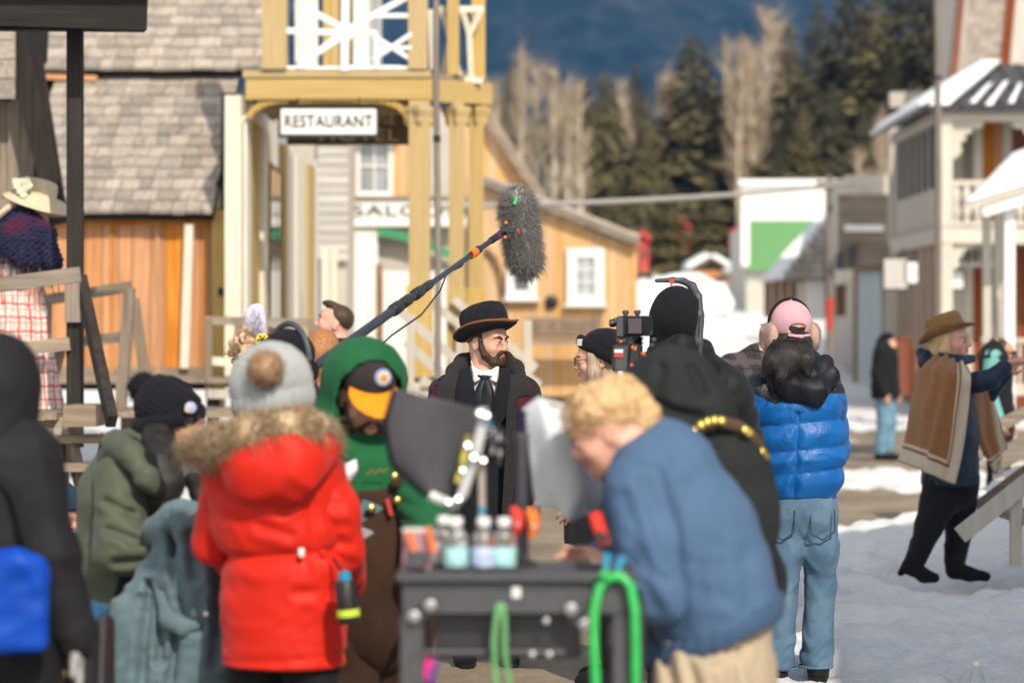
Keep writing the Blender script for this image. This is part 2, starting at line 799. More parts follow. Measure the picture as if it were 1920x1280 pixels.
def snow_cover(x, y):
    """1 where snow lies, 0 on the bare muddy street."""
    nz = (fbm(x * 0.9, y * 0.7) - 0.5) * 1.6
    right = smooth((x - (0.75 + 0.02 * (y - 11)) + nz * 0.5) / 0.35) * smooth((19.5 - y + nz * 0.9) / 0.5)
    strip = smooth((x - 2.4 + nz) / 0.6) * smooth((y - 24.3 + nz) / 0.5) * smooth((28.4 - y + nz) / 0.6)
    strip2 = smooth((x - 3.6 + nz) / 0.6) * smooth((y - 40.5 + nz) / 0.6)
    far = smooth((y - 44 + nz * 2.2) / 1.6)
    left = smooth((-1.9 - x + nz * 0.8) / 0.6) * smooth((y - 11.4 + nz) / 0.5)
    patch = smooth((fbm(x * 0.45 + 9, y * 0.35) - 0.62) / 0.06) * smooth((y - 20) / 3)
    return np.clip(np.maximum.reduce([right, strip, strip2, far, left, patch]), 0, 1)


def ground_z(x, y):
    x, y = np.asarray(x, float), np.asarray(y, float)
    rise = 3.4 * smooth((y - 36) / 60) + np.maximum(y - 80, 0) * 0.052
    rise = rise - 0.13 * smooth((10.6 - y) / 2.0)
    rut = (fbm(x * 1.7, y * 1.3) - 0.5) * 0.05 + (fbm(x * 6, y * 6, 3) - 0.5) * 0.02
    sn = snow_cover(x, y)
    fade = smooth((60 - y) / 20)
    lump = (fbm(x * 1.1 + 30, y * 1.1) - 0.45) * 0.10 + (fbm(x * 3.2 + 3, y * 3.2 + 8, 4) - 0.5) * 0.17 + (fbm(x * 8, y * 8, 3) - 0.5) * 0.11
    pits = -0.12 * smooth((fbm(x * 3.1 + 50, y * 3.1, 2) - 0.62) / 0.08)
    ridge = (0.16 * fbm(x * 3 + 9, y * 3, 3) - .01) * np.exp(-((y - 18.8 + 0.4 * (fbm(x, y) - .5)) / 0.5) ** 2) * smooth((x - 1.6) / 0.8)
    mound = 0.50 * np.exp(-((x - 4.3) / 0.75) ** 2 - ((y - 17.9) / 0.8) ** 2) + 0.30 * np.exp(-((x - 3.9) / 0.5) ** 2 - ((y - 18.7) / 0.6) ** 2)
    banks = 1.0 * np.exp(-((x - 4.6) / 2.2) ** 2 - ((y - 52) / 3.0) ** 2) + 0.9 * np.exp(-((x - 3.0) / 2.6) ** 2 - ((y - 62) / 3.0) ** 2)
    mound = mound - 0.10 * np.exp(-((x - 1.3) / 0.5) ** 2 - ((y - 11.1) / 0.6) ** 2) - 0.15 * np.exp(-((x - 2.85) / 0.7) ** 2 - ((y - 15.9) / 1.0) ** 2)
    return rise + rut * fade + sn * (0.05 + lump * fade) + sn * pits * fade + (ridge + mound) * sn + banks


def axis_lines(spec):
    out = [spec[0][0]]
    for a, b, st in spec:
        n = max(1, int(round((b - a) / st)))
        out += list(np.linspace(a, b, n + 1)[1:])
    return np.array(out)


gx = axis_lines([(-1400, -200, 80), (-200, -40, 8), (-40, -9, 1.0), (-9, -5, .2), (-5, 5.5, .055), (5.5, 12, .22), (12, 40, 1.0), (40, 200, 8), (200, 1400, 80)])
gy = axis_lines([(-40, 0, 5), (0, 9.5, .5), (9.5, 21, .06), (21, 36, .16), (36, 70, .5), (70, 160, 3), (160, 420, 10), (420, 1500, 60)])
GX, GY = np.meshgrid(gx, gy, indexing='xy')
GZ = ground_z(GX, GY)
V = np.stack([GX, GY, GZ], -1).reshape(-1, 3)
nx, ny = len(gx), len(gy)
ii, jj = np.meshgrid(np.arange(nx - 1), np.arange(ny - 1), indexing='xy')
q = (jj * nx + ii).ravel()
Q = np.stack([q, q + 1, q + nx + 1, q + nx], 1)

m, nt, b = new_mat('street_ground')
p = wpos(nt)
at = nt.nodes.new('ShaderNodeAttribute')
at.attribute_name = 'snow'
n1, n2, n3 = noise(nt, p, 0.9, 6, .6), noise(nt, p, 9, 6, .7), noise(nt, p, 60, 4, .7)
mud = ramp(nt, n1, [(0.3, (.17, .125, .08)), (0.5, (.30, .235, .155)), (0.72, (.43, .36, .26))])
mud = mix_rgb(nt, math_n(nt, 'MULTIPLY', n2, .5), mud, (.10, .07, .045))
mud = mix_rgb(nt, ramp(nt, n3, [(.5, (0, 0, 0)), (.75, (.5, .5, .5))]), mud, (.5, .45, .38))
sn = ramp(nt, n2, [(.25, (.68, .68, .675)), (.6, (.82, .815, .805))])
sn = mix_rgb(nt, ramp(nt, n1, [(.48, (0, 0, 0)), (.75, (.5, .5, .5))]), sn, (.62, .57, .49))
sn = mix_rgb(nt, ramp(nt, n3, [(.66, (0, 0, 0)), (.74, (.55, .55, .55))]), sn, (.38, .33, .27))
fac = math_n(nt, 'ADD', at.outputs['Fac'], math_n(nt, 'MULTIPLY', math_n(nt, 'SUBTRACT', n2, .5), .55))
fac = ramp(nt, fac, [(.36, (0, 0, 0)), (.56, (1, 1, 1))])
nt.links.new(mix_rgb(nt, fac, mud, sn), b.inputs['Base Color'])
b.inputs['Roughness'].default_value = .75
b.inputs['Specular IOR Level'].default_value = .3
hh = math_n(nt, 'ADD', math_n(nt, 'MULTIPLY', n2, .8), math_n(nt, 'MULTIPLY', n3, .25))
bump(nt, b, hh, .8, .045)
me = mesh_np('ground', V, Q, m)
a = me.attributes.new('snow', 'FLOAT', 'POINT')
a.data.foreach_set('value', snow_cover(GX, GY).astype(np.float32).ravel())
ground = link('ground', me, kind='structure')


def gz(x, y):
    return float(ground_z(np.array([x]), np.array([y]))[0])


# mountain slope that fills the top of the picture
mx = np.linspace(-1900, 1900, 150)
my = np.linspace(900, 3000, 90)
MX, MY = np.meshgrid(mx, my, indexing='xy')
base = smooth((MY - 900) / 1900) * 900
rid = (fbm(MX / 260 + 7, MY / 260, 5) - .5) * 190 * smooth((MY - 900) / 500)
MZ = 40 + base + rid
V = np.stack([MX, MY, MZ], -1).reshape(-1, 3)
nx, ny = len(mx), len(my)
ii, jj = np.meshgrid(np.arange(nx - 1), np.arange(ny - 1), indexing='xy')
q = (jj * nx + ii).ravel()
m, nt, b = new_mat('forested_mountain')
p = wpos(nt, (1, 1, .6))
nb, ns, nw = noise(nt, p, .006, 6, .65), noise(nt, p, .05, 5, .7), noise(nt, p, .011, 3, .5)
c = ramp(nt, ns, [(.36, (.004, .012, .016)), (.5, (.016, .032, .036)), (.66, (.052, .062, .056))])
c = mix_rgb(nt, ramp(nt, nb, [(.5, (0, 0, 0)), (.68, (.7, .7, .7))]), c, (.11, .095, .075))
c = mix_rgb(nt, ramp(nt, nw, [(.70, (0, 0, 0)), (.78, (.6, .6, .6))]), c, (.6, .62, .66))
nt.links.new(c, b.inputs['Base Color'])
b.inputs['Roughness'].default_value = .95
b.inputs['Specular IOR Level'].default_value = 0.0
link('mountain', mesh_np('mountain', V, np.stack([q, q + 1, q + nx + 1, q + nx], 1), m), kind='structure')

# the air between: one closed box of thin haze
hz = MB()
hz.box((0, 1500, 700), (4400, 3100, 1480))
m = bpy.data.materials.new('haze_air')
m.use_nodes = True
nt = m.node_tree
nt.nodes.remove(nt.nodes['Principled BSDF'])
pv = nt.nodes.new('ShaderNodeVolumePrincipled')
pv.inputs['Color'].default_value = (.20, .46, 1.0, 1)
pv.inputs['Density'].default_value = 0.00022
pv.inputs['Anisotropy'].default_value = 0.1
nt.links.new(pv.outputs[0], nt.nodes['Material Output'].inputs['Volume'])
hz.build('haze', m, kind='stuff')

# ------------------------------------------------------------------ trees
m_bark = wood('conifer_bark', (.05, .035, .025), (.11, .08, .055), 'Z', knots=.2)
m_pale = wood('aspen_bark', (.46, .40, .30), (.68, .61, .49), 'Z', rvar=.3, knots=.25)


def foliage(name, c1, c2, c3):
    m, nt, b = new_mat(name)
    p = wpos(nt)
    n1 = noise(nt, p, 1.3, 4, .7)
    nt.links.new(ramp(nt, n1, [(.3, c1), (.52, c2), (.72, c3)]), b.inputs['Base Color'])
    b.inputs['Roughness'].default_value = .8
    b.inputs['Specular IOR Level'].default_value = .2
    return m


m_needle = foliage('spruce_needles', (.085, .076, .032), (.16, .135, .06), (.26, .205, .10))
m_needle_d = foliage('fir_needles', (.040, .040, .024), (.085, .076, .040), (.15, .125, .068))
m_twig = foliage('bare_twigs', (.21, .15, .095), (.36, .27, .17), (.52, .41, .28))


def conifer_mesh(name, seed, mat, H=1.0, spread=.15, n=2600):
    """Crown of many drooping needle sprays on whorls; unit height, scaled per tree."""
    r = np.random.RandomState(seed)
    t = r.beta(1.0, 1.35, n) * .95 + .04
    lay = np.round(t * 34) / 34 + r.normal(size=n) * .007
    prof = (1 - lay) ** .82 * spread * (0.72 + .5 * r.rand(n)) * (1 + .25 * np.sin(lay * 37 + seed)) + .006
    an = r.uniform(0, 6.283, n)
    rad = prof * np.sqrt(r.uniform(.12, 1, n))
    droop = .22 * rad + r.uniform(0, .012, n)
    c = np.stack([np.cos(an) * rad, np.sin(an) * rad, lay - droop], 1)
    out = np.stack([np.cos(an), np.sin(an), -.55 + r.normal(size=n) * .3], 1)
    out /= np.linalg.norm(out, axis=1)[:, None]
    side = np.stack([-np.sin(an), np.cos(an), r.normal(size=n) * .4], 1)
    side /= np.linalg.norm(side, axis=1)[:, None]
    L = r.uniform(.018, .045, n)[:, None] * (1.25 - lay)[:, None]
    w = L * r.uniform(.35, .6, n)[:, None]
    up = np.array([[0, 0, 1.0]]) * L * .25
    P = [c - out * L * .6, c + side * w + up, c + out * L, c - side * w + up]
    V = np.stack(P, 1).reshape(-1, 3) * H
    T = np.array([[0, 1, 3], [1, 2, 3]])
    Q = (T[None] + (np.arange(n) * 4)[:, None, None]).reshape(-1, 3)
    return mesh_np(name, V, Q, mat, False)


def tube_mesh(name, segs, mat, seg=6):
    m = MB()
    for pts, rad in segs:
        m.tube(pts, rad, seg)
    me = bpy.data.meshes.new(name)
    me.from_pydata([tuple(v) for v in m.v], [], m.f)
    for p in me.polygons:
        p.use_smooth = True
    me.materials.append(mat)
    return me


con_crowns = [conifer_mesh('crown', 11 + i, m_needle if i < 2 else m_needle_d, spread=(.17, .14, .15, .12)[i], n=(3600, 2800, 3400, 2600)[i]) for i in range(4)]
con_trunk = tube_mesh('trunk', [([(0, 0, -.03), (0, 0, .5), (.002, 0, .985)], [.013, .008, .0015])], m_bark)


def aspen(seed):
    """Pale leafless poplar: one trunk, rising limbs, many fine twigs."""
    r = np.random.RandomState(seed)
    limbs = [([(0, 0, -.03), (.004, .003, .4), (-.006, 0, .75), (0, .004, .99)], [.017, .012, .007, .001])]
    roots, dirs, lens = [], [], []
    for i in range(44):
        t = r.uniform(.25, .95)
        an = r.uniform(0, 6.28)
        L = (.22 - .14 * t) * r.uniform(.7, 1.2)
        d = np.array([math.cos(an) * .36, math.sin(an) * .36, .85])
        p0 = np.array([0, 0, t])
        p1 = p0 + d * L * .5 + r.normal(size=3) * .008
        p2 = p0 + d * L + np.array([0, 0, .05 * L]) + r.normal(size=3) * .012
        limbs.append(([tuple(p0), tuple(p1), tuple(p2)], [.004, .0026, .0008]))
        for k in range(24):
            s = r.uniform(.15, 1)
            q = p0 + (p2 - p0) * s
            roots.append(q)
            dirs.append(d + r.normal(size=3) * .55)
    return limbs, np.array(roots), np.array(dirs)


asp = []
for sd_ in (5, 9, 14):
    limbs, ro, di = aspen(sd_)
    tm = tube_mesh('trunk', limbs, m_pale, 5)
    o = strands('twigs', ro, di, .07, .0012, m_twig, None, jitter=.2, seed=sd_, segs=1)
    tw = o.data
    bpy.data.objects.remove(o)
    asp.append((tm, tw))


def tree(kind, px, top, Y, label, v=0, wide=1.0, sink=0.0):
    x = (px - 960) / F * Y
    z0 = gz(x, Y) - sink
    H = CZ + (640 - top) / F * Y - z0
    con = kind == 'conifer'
    t = thing('conifer_tree' if con else 'aspen_tree', (x, Y, z0), label, 'tree',
              'conifers behind the town' if con else 'bare aspens behind the town')
    yaw = rng.uniform(0, 6.28)
    for nm, me in ((('trunk', con_trunk), ('crown', con_crowns[v])) if con else (('trunk', asp[v][0]), ('twigs', asp[v][1]))):
        o = link(nm, me, t)
        o.scale = (H * wide, H * wide, H)
        o.rotation_euler.z = yaw
    return t


for px, top, Y, v, wd, lab in [
    (1300, 62, 112, 0, 1.75, 'tall wide spruce rising alone in the middle of the treeline'),
    (1135, 128, 108, 0, 1.25, 'dark broad spruce left of the tallest lone spruce'),
    (1218, 212, 104, 1, 0.85, 'small slim spruce between the two broad spruces'),
    (1190, 112, 150, 3, 1.0, 'narrow pale spruce top behind the two broad spruces'),
    (1100, 140, 160, 3, 1.0, 'spruce top half hidden behind pale aspens'),
    (958, 110, 140, 3, .95, 'thin dark conifer beside the balcony corner'),
    (1400, 60, 165, 1, 1.0, 'olive spruce behind the bare aspens right of the lone spruce'),
    (1480, 40, 118, 1, 1.15, 'green spruce at the left edge of the dense wood'),
    (1535, -10, 126, 2, 1.1, 'dark fir second in the dense wood'),
    (1590, -60, 112, 2, 1.2, 'tall dark fir in the middle of the dense wood'),
    (1640, -40, 104, 1, 1.1, 'olive fir in front of the dense wood'),
    (1690, -110, 110, 2, 1.25, 'tallest dark fir above the white hotel roof'),
    (1745, -80, 100, 2, 1.2, 'dark fir behind the thin pole at the hotel'),
    (1800, -120, 105, 2, 1.2, 'dark fir behind the shingled tower'),
    (1860, -90, 112, 2, 1.2, 'dark fir hidden mostly by the tower'),
    (1560, 150, 96, 2, 1.2, 'young dark fir below the dense wood'),
    (1505, 190, 94, 1, 1.2, 'young green fir above the white and green house'),
    (1620, 200, 92, 2, 1.15, 'young dark fir near the hotel side wall'),
    (1460, 240, 98, 2, 1.1, 'small dark fir behind the white and green house'),
    (1250, 330, 92, 0, 1.6, 'low bushy spruce below the tallest lone spruce'),
    (1330, 318, 95, 1, 1.6, 'low olive spruce left of the white and green house'),
    (1150, 340, 90, 0, 1.7, 'low bushy spruce above the natural wood gable'),
    (1430, 160, 140, 2, 1.2, 'dark conifer between aspens and dense wood'),
]:
    tree('conifer', px, top, Y, lab, v, wd * 1.3)
for px, top, Y, v, wd, lab in [
    (978, 92, 105, 0, 1.0, 'pale leafless aspen nearest the balcony corner'),
    (1005, 130, 100, 1, 1.0, 'pale leafless aspen second from the balcony corner'),
    (1040, 128, 98, 2, 1.15, 'wide pale aspen above the natural wood gable'),
    (1065, 150, 102, 0, 1.1, 'pale leafless aspen left of the dark broad spruce'),
    (1088, 165, 96, 1, 1.1, 'low pale aspen against the dark broad spruce'),
    (1170, 150, 125, 2, 1.0, 'leafless aspen behind the small slim spruce'),
    (1245, 130, 128, 0, 1.0, 'leafless aspen left of the tallest lone spruce'),
    (1268, 150, 122, 1, 1.0, 'second leafless aspen left of the tallest lone spruce'),
    (1360, 90, 120, 1, 1.1, 'leafless aspen touching the right of the lone spruce'),
    (1385, 80, 108, 2, 1.1, 'tall pale aspen right of the lone spruce'),
    (1410, 85, 112, 0, 1.15, 'tall pale aspen third right of the lone spruce'),
    (1440, 30, 132, 1, 1.1, 'pinkish aspen before the dense wood'),
    (1465, 40, 136, 2, 1.1, 'bare aspen at the edge of the dense wood'),
    (1650, 210, 84, 0, 1.0, 'bare aspen in front of the dense wood near the hotel'),
    (1610, 290, 80, 1, 1.2, 'low bare aspen near the hotel side wall'),
    (930, 150, 118, 2, 1.0, 'bare aspen half hidden by the yellow balcony'),
]:
    tree('aspen', px, top, Y, lab, v, wd)
m, nt, b = new_mat('far_woods')
p = wpos(nt)
nt.links.new(ramp(nt, noise(nt, p, .8, 5, .7), [(.3, (.03, .03, .018)), (.6, (.10, .085, .05)), (.8, (.2, .16, .1))]), b.inputs['Base Color'])
b.inputs['Roughness'].default_value = .95
b.inputs['Specular IOR Level'].default_value = 0
r_ = np.random.RandomState(2)
n_ = 5200
wx, wy = r_.uniform(-60, 110, n_), r_.uniform(170, 330, n_)
hgt = r_.uniform(6, 12, n_)
wz = ground_z(wx, wy)
an_ = r_.uniform(0, 6.28, n_)
Vw, Tw = [], []
for k in range(3):
    hw = hgt * (.16 - .03 * k)
    z0, z1 = wz + hgt * (.05 + .25 * k), wz + hgt * (.5 + .25 * k)
    for j in range(5):
        Vw.append(np.stack([wx + np.cos(an_ + j * 1.2566) * hw, wy + np.sin(an_ + j * 1.2566) * hw, z0], 1))
    Vw.append(np.stack([wx, wy, z1], 1))
Vw = np.stack(Vw, 1)
T_ = np.array([[k * 6 + j, k * 6 + (j + 1) % 5, k * 6 + 5] for k in range(3) for j in range(5)])
link('far_wood', mesh_np('far_wood', Vw.reshape(-1, 3), (T_[None] + (np.arange(n_) * 18)[:, None, None]).reshape(-1, 3), m, False), kind='stuff')

# ================================================================== BUILDINGS
m_shake = wood('weathered_shake', (.235, .20, .168), (.49, .43, .365), 'Y', rvar=.5, knots=.35, bs=.6)
m_grey_z = wood('weathered_wood_upright', (.155, .12, .09), (.34, .275, .21), 'Z', knots=.4, bs=.6)
m_grey_x = wood('weathered_wood_level', (.155, .12, .09), (.35, .285, .215), 'X', knots=.4, bs=.6)
m_grey_y = wood('weathered_wood_deep', (.18, .145, .105), (.38, .31, .235), 'Y', knots=.4, bs=.6)
m_dark_z = wood('shaded_old_wood', (.012, .010, .009), (.045, .036, .030), 'Z', knots=.3, bs=.6)  # old wood darkened further for the shade at porch and eaves
m_dark_x = wood('shaded_old_board', (.010, .008, .007), (.032, .027, .023), 'X', knots=.3, bs=.6)
m_orange = wood('orange_cedar', (.46, .175, .055), (.68, .34, .13), 'Z', rvar=.22, knots=.35)
m_door = wood('orange_door_wood', (.34, .11, .02), (.60, .24, .05), 'Z', rvar=.2)
m_tan = wood('natural_pine', (.52, .30, .13), (.70, .455, .225), 'Z', rvar=.16, knots=.15)
m_yellow = wood('ochre_paint', (.43, .30, .115), (.53, .385, .165), 'Z', rvar=.14, knots=.12, bs=.15)
m_yellow_x = wood('ochre_paint_level', (.40, .28, .105), (.51, .37, .155), 'X', rvar=.14, knots=.12, bs=.15)
m_cream = wood('cream_paint', (.64, .58, .46), (.76, .71, .59), 'Z', rvar=.1, knots=.1, bs=.15)
m_white = wood('white_paint', (.70, .68, .64), (.82, .81, .78), 'Z', rvar=.08, knots=.08, bs=.15)
m_white_x = wood('white_paint_level', (.70, .68, .64), (.82, .81, .78), 'X', rvar=.08, knots=.08, bs=.15)
m_hotel = wood('hotel_shaded_paint', (.50, .46, .39), (.64, .60, .52), 'Z', rvar=.1, knots=.15, bs=.2)  # hotel white toned down for the shade lying on it
m_hotel_x = wood('hotel_shaded_level', (.50, .46, .39), (.64, .60, .52), 'X', rvar=.1, knots=.15, bs=.2)
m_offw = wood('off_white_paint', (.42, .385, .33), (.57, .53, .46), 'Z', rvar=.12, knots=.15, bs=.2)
m_greysid = wood('grey_siding', (.40, .37, .34), (.56, .53, .49), 'X', rvar=.2, knots=.2, bs=.3)
m_redwood = wood('red_brown_paint', (.15, .045, .022), (.24, .075, .035), 'Z', rvar=.2)
m_brown = wood('brown_boards', (.16, .09, .05), (.30, .18, .10), 'X', rvar=.25)
m_green = plain('green_paint', (.10, .26, .085), .6, var=.1)
m_greent = plain('green_trim_paint', (.05, .28, .12), .5, var=.1)
m_red = plain('red_paint', (.50, .045, .03), .55, var=.15)
m_pblue = wood('pale_blue_paint', (.50, .60, .64), (.62, .71, .74), 'Z', rvar=.1, knots=.05, bs=.1)
m_pane = glass_mat('window_glass', (.05, .06, .07))
m_pane_l = glass_mat('pale_window_glass', (.30, .33, .34), .12)
m_iron = plain('dark_iron', (.03, .03, .033), .5, .6)
m_ink = plain('black_sign_paint', (.02, .02, .02), .6, var=.2)
m_inkc = plain('cream_sign_paint', (.62, .52, .33), .6, var=.2)
m_brownsign = plain('brown_sign_board', (.11, .075, .03), .6, var=.25)
m_tin = plain('dark_tin_roof', (.07, .07, .075), .5, .4, var=.3, scale=6)

msn, nts, bsn = new_mat('snow')
ps = wpos(nts)
nts.links.new(ramp(nts, noise(nts, ps, 5, 5), [(.3, (.74, .75, .76)), (.7, (.86, .86, .86))]), bsn.inputs['Base Color'])
bsn.inputs['Roughness'].default_value = .7
bsn.inputs['Specular IOR Level'].default_value = .3
bump(nts, bsn, noise(nts, ps, 18, 5), .35, .03)


def text_mesh(txt, size, depth=.012, sx=1.0, align='CENTER'):
    cu = bpy.data.curves.new('lettering', 'FONT')
    cu.body = txt
    cu.size = size
    cu.extrude = depth / 2
    cu.align_x = align
    cu.align_y = 'CENTER'
    cu.space_character = 1.06
    o = bpy.data.objects.new('lettering', cu)
    COL.objects.link(o)
    bpy.context.view_layer.update()
    me = bpy.data.meshes.new_from_object(o.evaluated_get(bpy.context.evaluated_depsgraph_get()))
    bpy.data.objects.remove(o)
    return me


def lettering(parent, txt, c, size, mat, sx=1.0, yaw=0.0, depth=.012, bold=0.0):
    me = text_mesh(txt, size, depth)
    me.materials.clear()
    me.materials.append(mat)
    o = link('lettering', me, parent)
    o.location = Vector(c) - origin(parent)
    o.rotation_euler = (R(90), 0, yaw)
    o.scale = (sx, 1, 1)
    return o


def snow_slab(name, parent, pts, thick, seed=0, h=.06):
    """A rounded layer of snow over the quad pts (four corners, in order), as its own lumpy solid."""
    a, b, c, d = [Vector(p) for p in pts]
    nrm = (b - a).cross(d - a).normalized()
    if nrm.z < 0:
        nrm = -nrm
    nu, nv = 26, 12
    V, Fq = [], []
    for layer in (0, 1):
        for j in range(nv + 1):
            for i in range(nu + 1):
                u, v = i / nu, j / nv
                p = (a * (1 - u) + b * u) * (1 - v) + (d * (1 - u) + c * u) * v
                if layer:
                    e = min(1, 6 * min(u, 1 - u, v, 1 - v) + .18)
                    t = thick * (.55 + .9 * float(fbm(np.array([p.x * 2.1 + seed]), np.array([p.y * 2 + p.z * 1.3]))[0])) * math.sqrt(e)
                    p = p + nrm * t
                V.append(p)
    n = (nu + 1) * (nv + 1)
    for layer in (0, 1):
        for j in range(nv):
            for i in range(nu):
                q = layer * n + j * (nu + 1) + i
                f = (q, q + 1, q + nu + 2, q + nu + 1)
                Fq.append(f if layer else f[::-1])
    ring = [i for i in range(nu + 1)] + [j * (nu + 1) + nu for j in range(1, nv + 1)] + [nv * (nu + 1) + i for i in range(nu - 1, -1, -1)] + [j * (nu + 1) for j in range(nv - 1, 0, -1)]
    for k in range(len(ring)):
        a_, b_ = ring[k], ring[(k + 1) % len(ring)]
        Fq.append((a_, b_, b_ + n, a_ + n))
    o0 = origin(parent)
    return link(name, mesh_np(name, np.array([tuple(v - o0) for v in V]), np.array(Fq), msn), parent)


def shingles(roof, p0, p1, up, rows, expo, width=.19, mat=None, thick=.042, seed=0, trim=None, limit=300):
    """Overlapping split shakes, each its own piece; p0-p1 is the eave, up the unit slope."""
    mat = mat or m_shake
    r = random.Random(seed)
    p0, p1, up = Vector(p0), Vector(p1), Vector(up).normalized()
    along = (p1 - p0).normalized()
    L = (p1 - p0).length
    nrm = along.cross(up).normalized()
    if nrm.z < 0:
        nrm = -nrm
    tl = math.asin(min(.9, thick / (expo * 1.5)))
    for j in range(rows):
        x = -r.uniform(0, width)
        while x < L:
            w = width * r.uniform(.6, 1.35)
            a, b_ = max(x, 0), min(x + w, L)
            x += w
            if b_ - a < .03:
                continue
            ln = expo * 1.55
            s = expo * j + r.uniform(-.018, .012)
            c = p0 + along * (a + b_) / 2 + up * (s + ln / 2) + nrm * (thick * .9 + r.uniform(0, .006))
            u2 = (up * math.cos(tl) - nrm * math.sin(tl)).normalized()
            tw = r.uniform(-.015, .015)
            a2 = (along + up * tw).normalized()
            n2 = a2.cross(u2).normalized()
            if n2.z < 0:
                n2 = -n2
            bx('shingle', roof, c, (b_ - a - .008, ln, thick), mat, Matrix((a2, u2, n2)).transposed())


def sash_window(parent, c, w, h, m_frame, nx=2, ny=3, fr=.09, face=(0, -1, 0), pane=None, yaw=0.0):
    """Frame, sill, glazing bars and panes facing -Y (yaw 0) or turned about Z."""
    c = Vector(c)
    q = Matrix.Rotation(yaw, 3, 'Z')
    f = MB()
    for sx in (-1, 1):
        f.box(c + q @ Vector((sx * (w + fr) / 2, 0, 0)), (fr, .07, h + 2 * fr), q)
    for sz in (-1, 1):
        f.box(c + q @ Vector((0, -.002, sz * (h + fr) / 2)), (w, .074, fr), q)
    wf = f.build('window', m_frame, parent)
    one('sill', wf, lambda m: m.box(c + q @ Vector((0, -.05, -h / 2 - fr - .025)), (w + 2.6 * fr, .16, .045), q), m_frame)
    g = MB()
    for i in range(1, nx):
        g.box(c + q @ Vector((-w / 2 + w * i / nx, .004, 0)), (.028, .04, h), q)
    for i in range(1, ny):
        g.box(c + q @ Vector((0, .006, -h / 2 + h * i / ny)), (w, .04, .03), q)
    g.build('glazing_bar', m_frame, wf)
    for i in range(nx):
        for j in range(ny):
            one('pane', wf, lambda m: m.box(c + q @ Vector((-w / 2 + w * (i + .5) / nx, .03, -h / 2 + h * (j + .5) / ny)), (w / nx, .01, h / ny), q), pane or m_pane)
    return wf


# ------------------------------------------------------------------ A: porch at the left
pY = 15.5
porch = thing('boardwalk_porch', (-3.4, pY, 0), 'raised weathered porch with dark post under the roof corner at left edge', 'porch')
dz = 1.10
px_ = lambda p, y=pY: (p - 960) / F * y
post_x = px_(141)
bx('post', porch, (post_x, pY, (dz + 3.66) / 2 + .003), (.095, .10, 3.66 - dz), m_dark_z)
bx('post_cleat', porch, W(137, 560, pY - .075), (.10, .045, .30), m_grey_z)
for i in range(14):
    x = -6.4 + i * .262
    bx('deck_plank', porch, (x, 16.4, dz - .02 + rng.uniform(-.006, .006)), (.25, 2.3 + rng.uniform(-.07, .05), .045), m_grey_y)
bar('rim_joist', porch, (-6.4, 15.34, dz - .135), (-2.72, 15.34, dz - .135), .05, .17, m_grey_x)
bx('step_block', porch, W(160, 778, 15.0), (.20, .40, .13), m_grey_x)
bar('rail', porch, W(-60, 542, pY - .08), W(151, 514, pY - .08), .045, .095, m_grey_x)
bar('rail', porch, W(-60, 664, pY - .08), W(131, 644, pY - .08), .04, .085, m_grey_x)
bar('support_post', porch, W(108, 802, 15.35), (px_(108), 15.35, -.1), .14, .13, m_grey_z)
bar('support_post', porch, W(18, 810, 15.4), (px_(18), 15.4, -.1), .14, .13, m_grey_z)
bar('brace', porch, W(128, 806, 15.2), W(168, 975, 15.0), .05, .09, m_grey_z)
bar('stair_rail', porch, W(152, 525, pY), W(210, 790, 14.7), .06, .10, m_dark_z)
for i in range(6):
    bx('stair_tread', porch, Vector((px_(168), 15.2 - .13 * i, dz - .16 - .17 * i)), (.34, .26, .05), m_grey_x)
bar('stringer', porch, (px_(122), 15.4, dz - .1), (px_(122), 14.4, .05), .05, .2, m_grey_y)
bar('stringer', porch, (px_(205), 15.4, dz - .2), (px_(205), 14.4, .0), .05, .2, m_grey_y)
# roof over the porch, its rafters and the dark fascia
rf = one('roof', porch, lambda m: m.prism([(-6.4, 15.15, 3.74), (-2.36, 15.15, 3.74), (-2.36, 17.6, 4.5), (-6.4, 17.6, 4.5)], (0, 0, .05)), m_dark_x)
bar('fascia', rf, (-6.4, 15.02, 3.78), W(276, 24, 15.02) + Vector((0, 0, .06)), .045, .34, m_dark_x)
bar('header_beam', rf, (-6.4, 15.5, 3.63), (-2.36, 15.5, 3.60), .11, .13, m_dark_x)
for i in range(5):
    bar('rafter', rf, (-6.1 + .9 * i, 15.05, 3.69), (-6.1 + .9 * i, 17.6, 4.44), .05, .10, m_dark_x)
for i in range(4):
    bar('roof_board', rf, (-6.4, 15.1 + .6 * i, 3.80 + .18 * i), (-2.2 + rng.uniform(-.1, .1), 15.1 + .6 * i, 3.80 + .18 * i), .56, .03, m_shake)

# second railing run of the boardwalk beyond
walk = thing('boardwalk_railing', (-3.6, 19.2, 0), 'grey boardwalk railing with sloping end brace before the orange plank wall', 'railing')
wY = 19.2
bar('rail', walk, W(60, 566, wY), W(246, 537, wY), .05, .085, m_grey_x)
bar('rail', walk, W(60, 650, wY), W(236, 631, wY), .05, .085, m_grey_x)
bar('post', walk, W(243, 540, wY - .03), W(226, 768, wY - .03), .085, .085, m_grey_z)
bar('post', walk, W(84, 560, wY + .03), W(80, 768, wY + .03), .10, .10, m_grey_z)
bar('brace', walk, W(250, 560, wY + .08), W(280, 755, wY + .08), .055, .085, m_grey_z)
bar('brace', walk, W(118, 640, wY + .1), W(84, 760, wY + .1), .05, .085, m_grey_z)
for i in range(9):
    bx('deck_plank', walk, (-4.1 + .26 * i, 19.6, .98), (.245, 1.5, .045), m_grey_y)
for px in (90, 235):
    bar('support_post', walk, (px_(px, wY), wY + .2, .95), (px_(px, wY), wY + .2, -.1), .12, .12, m_grey_z)

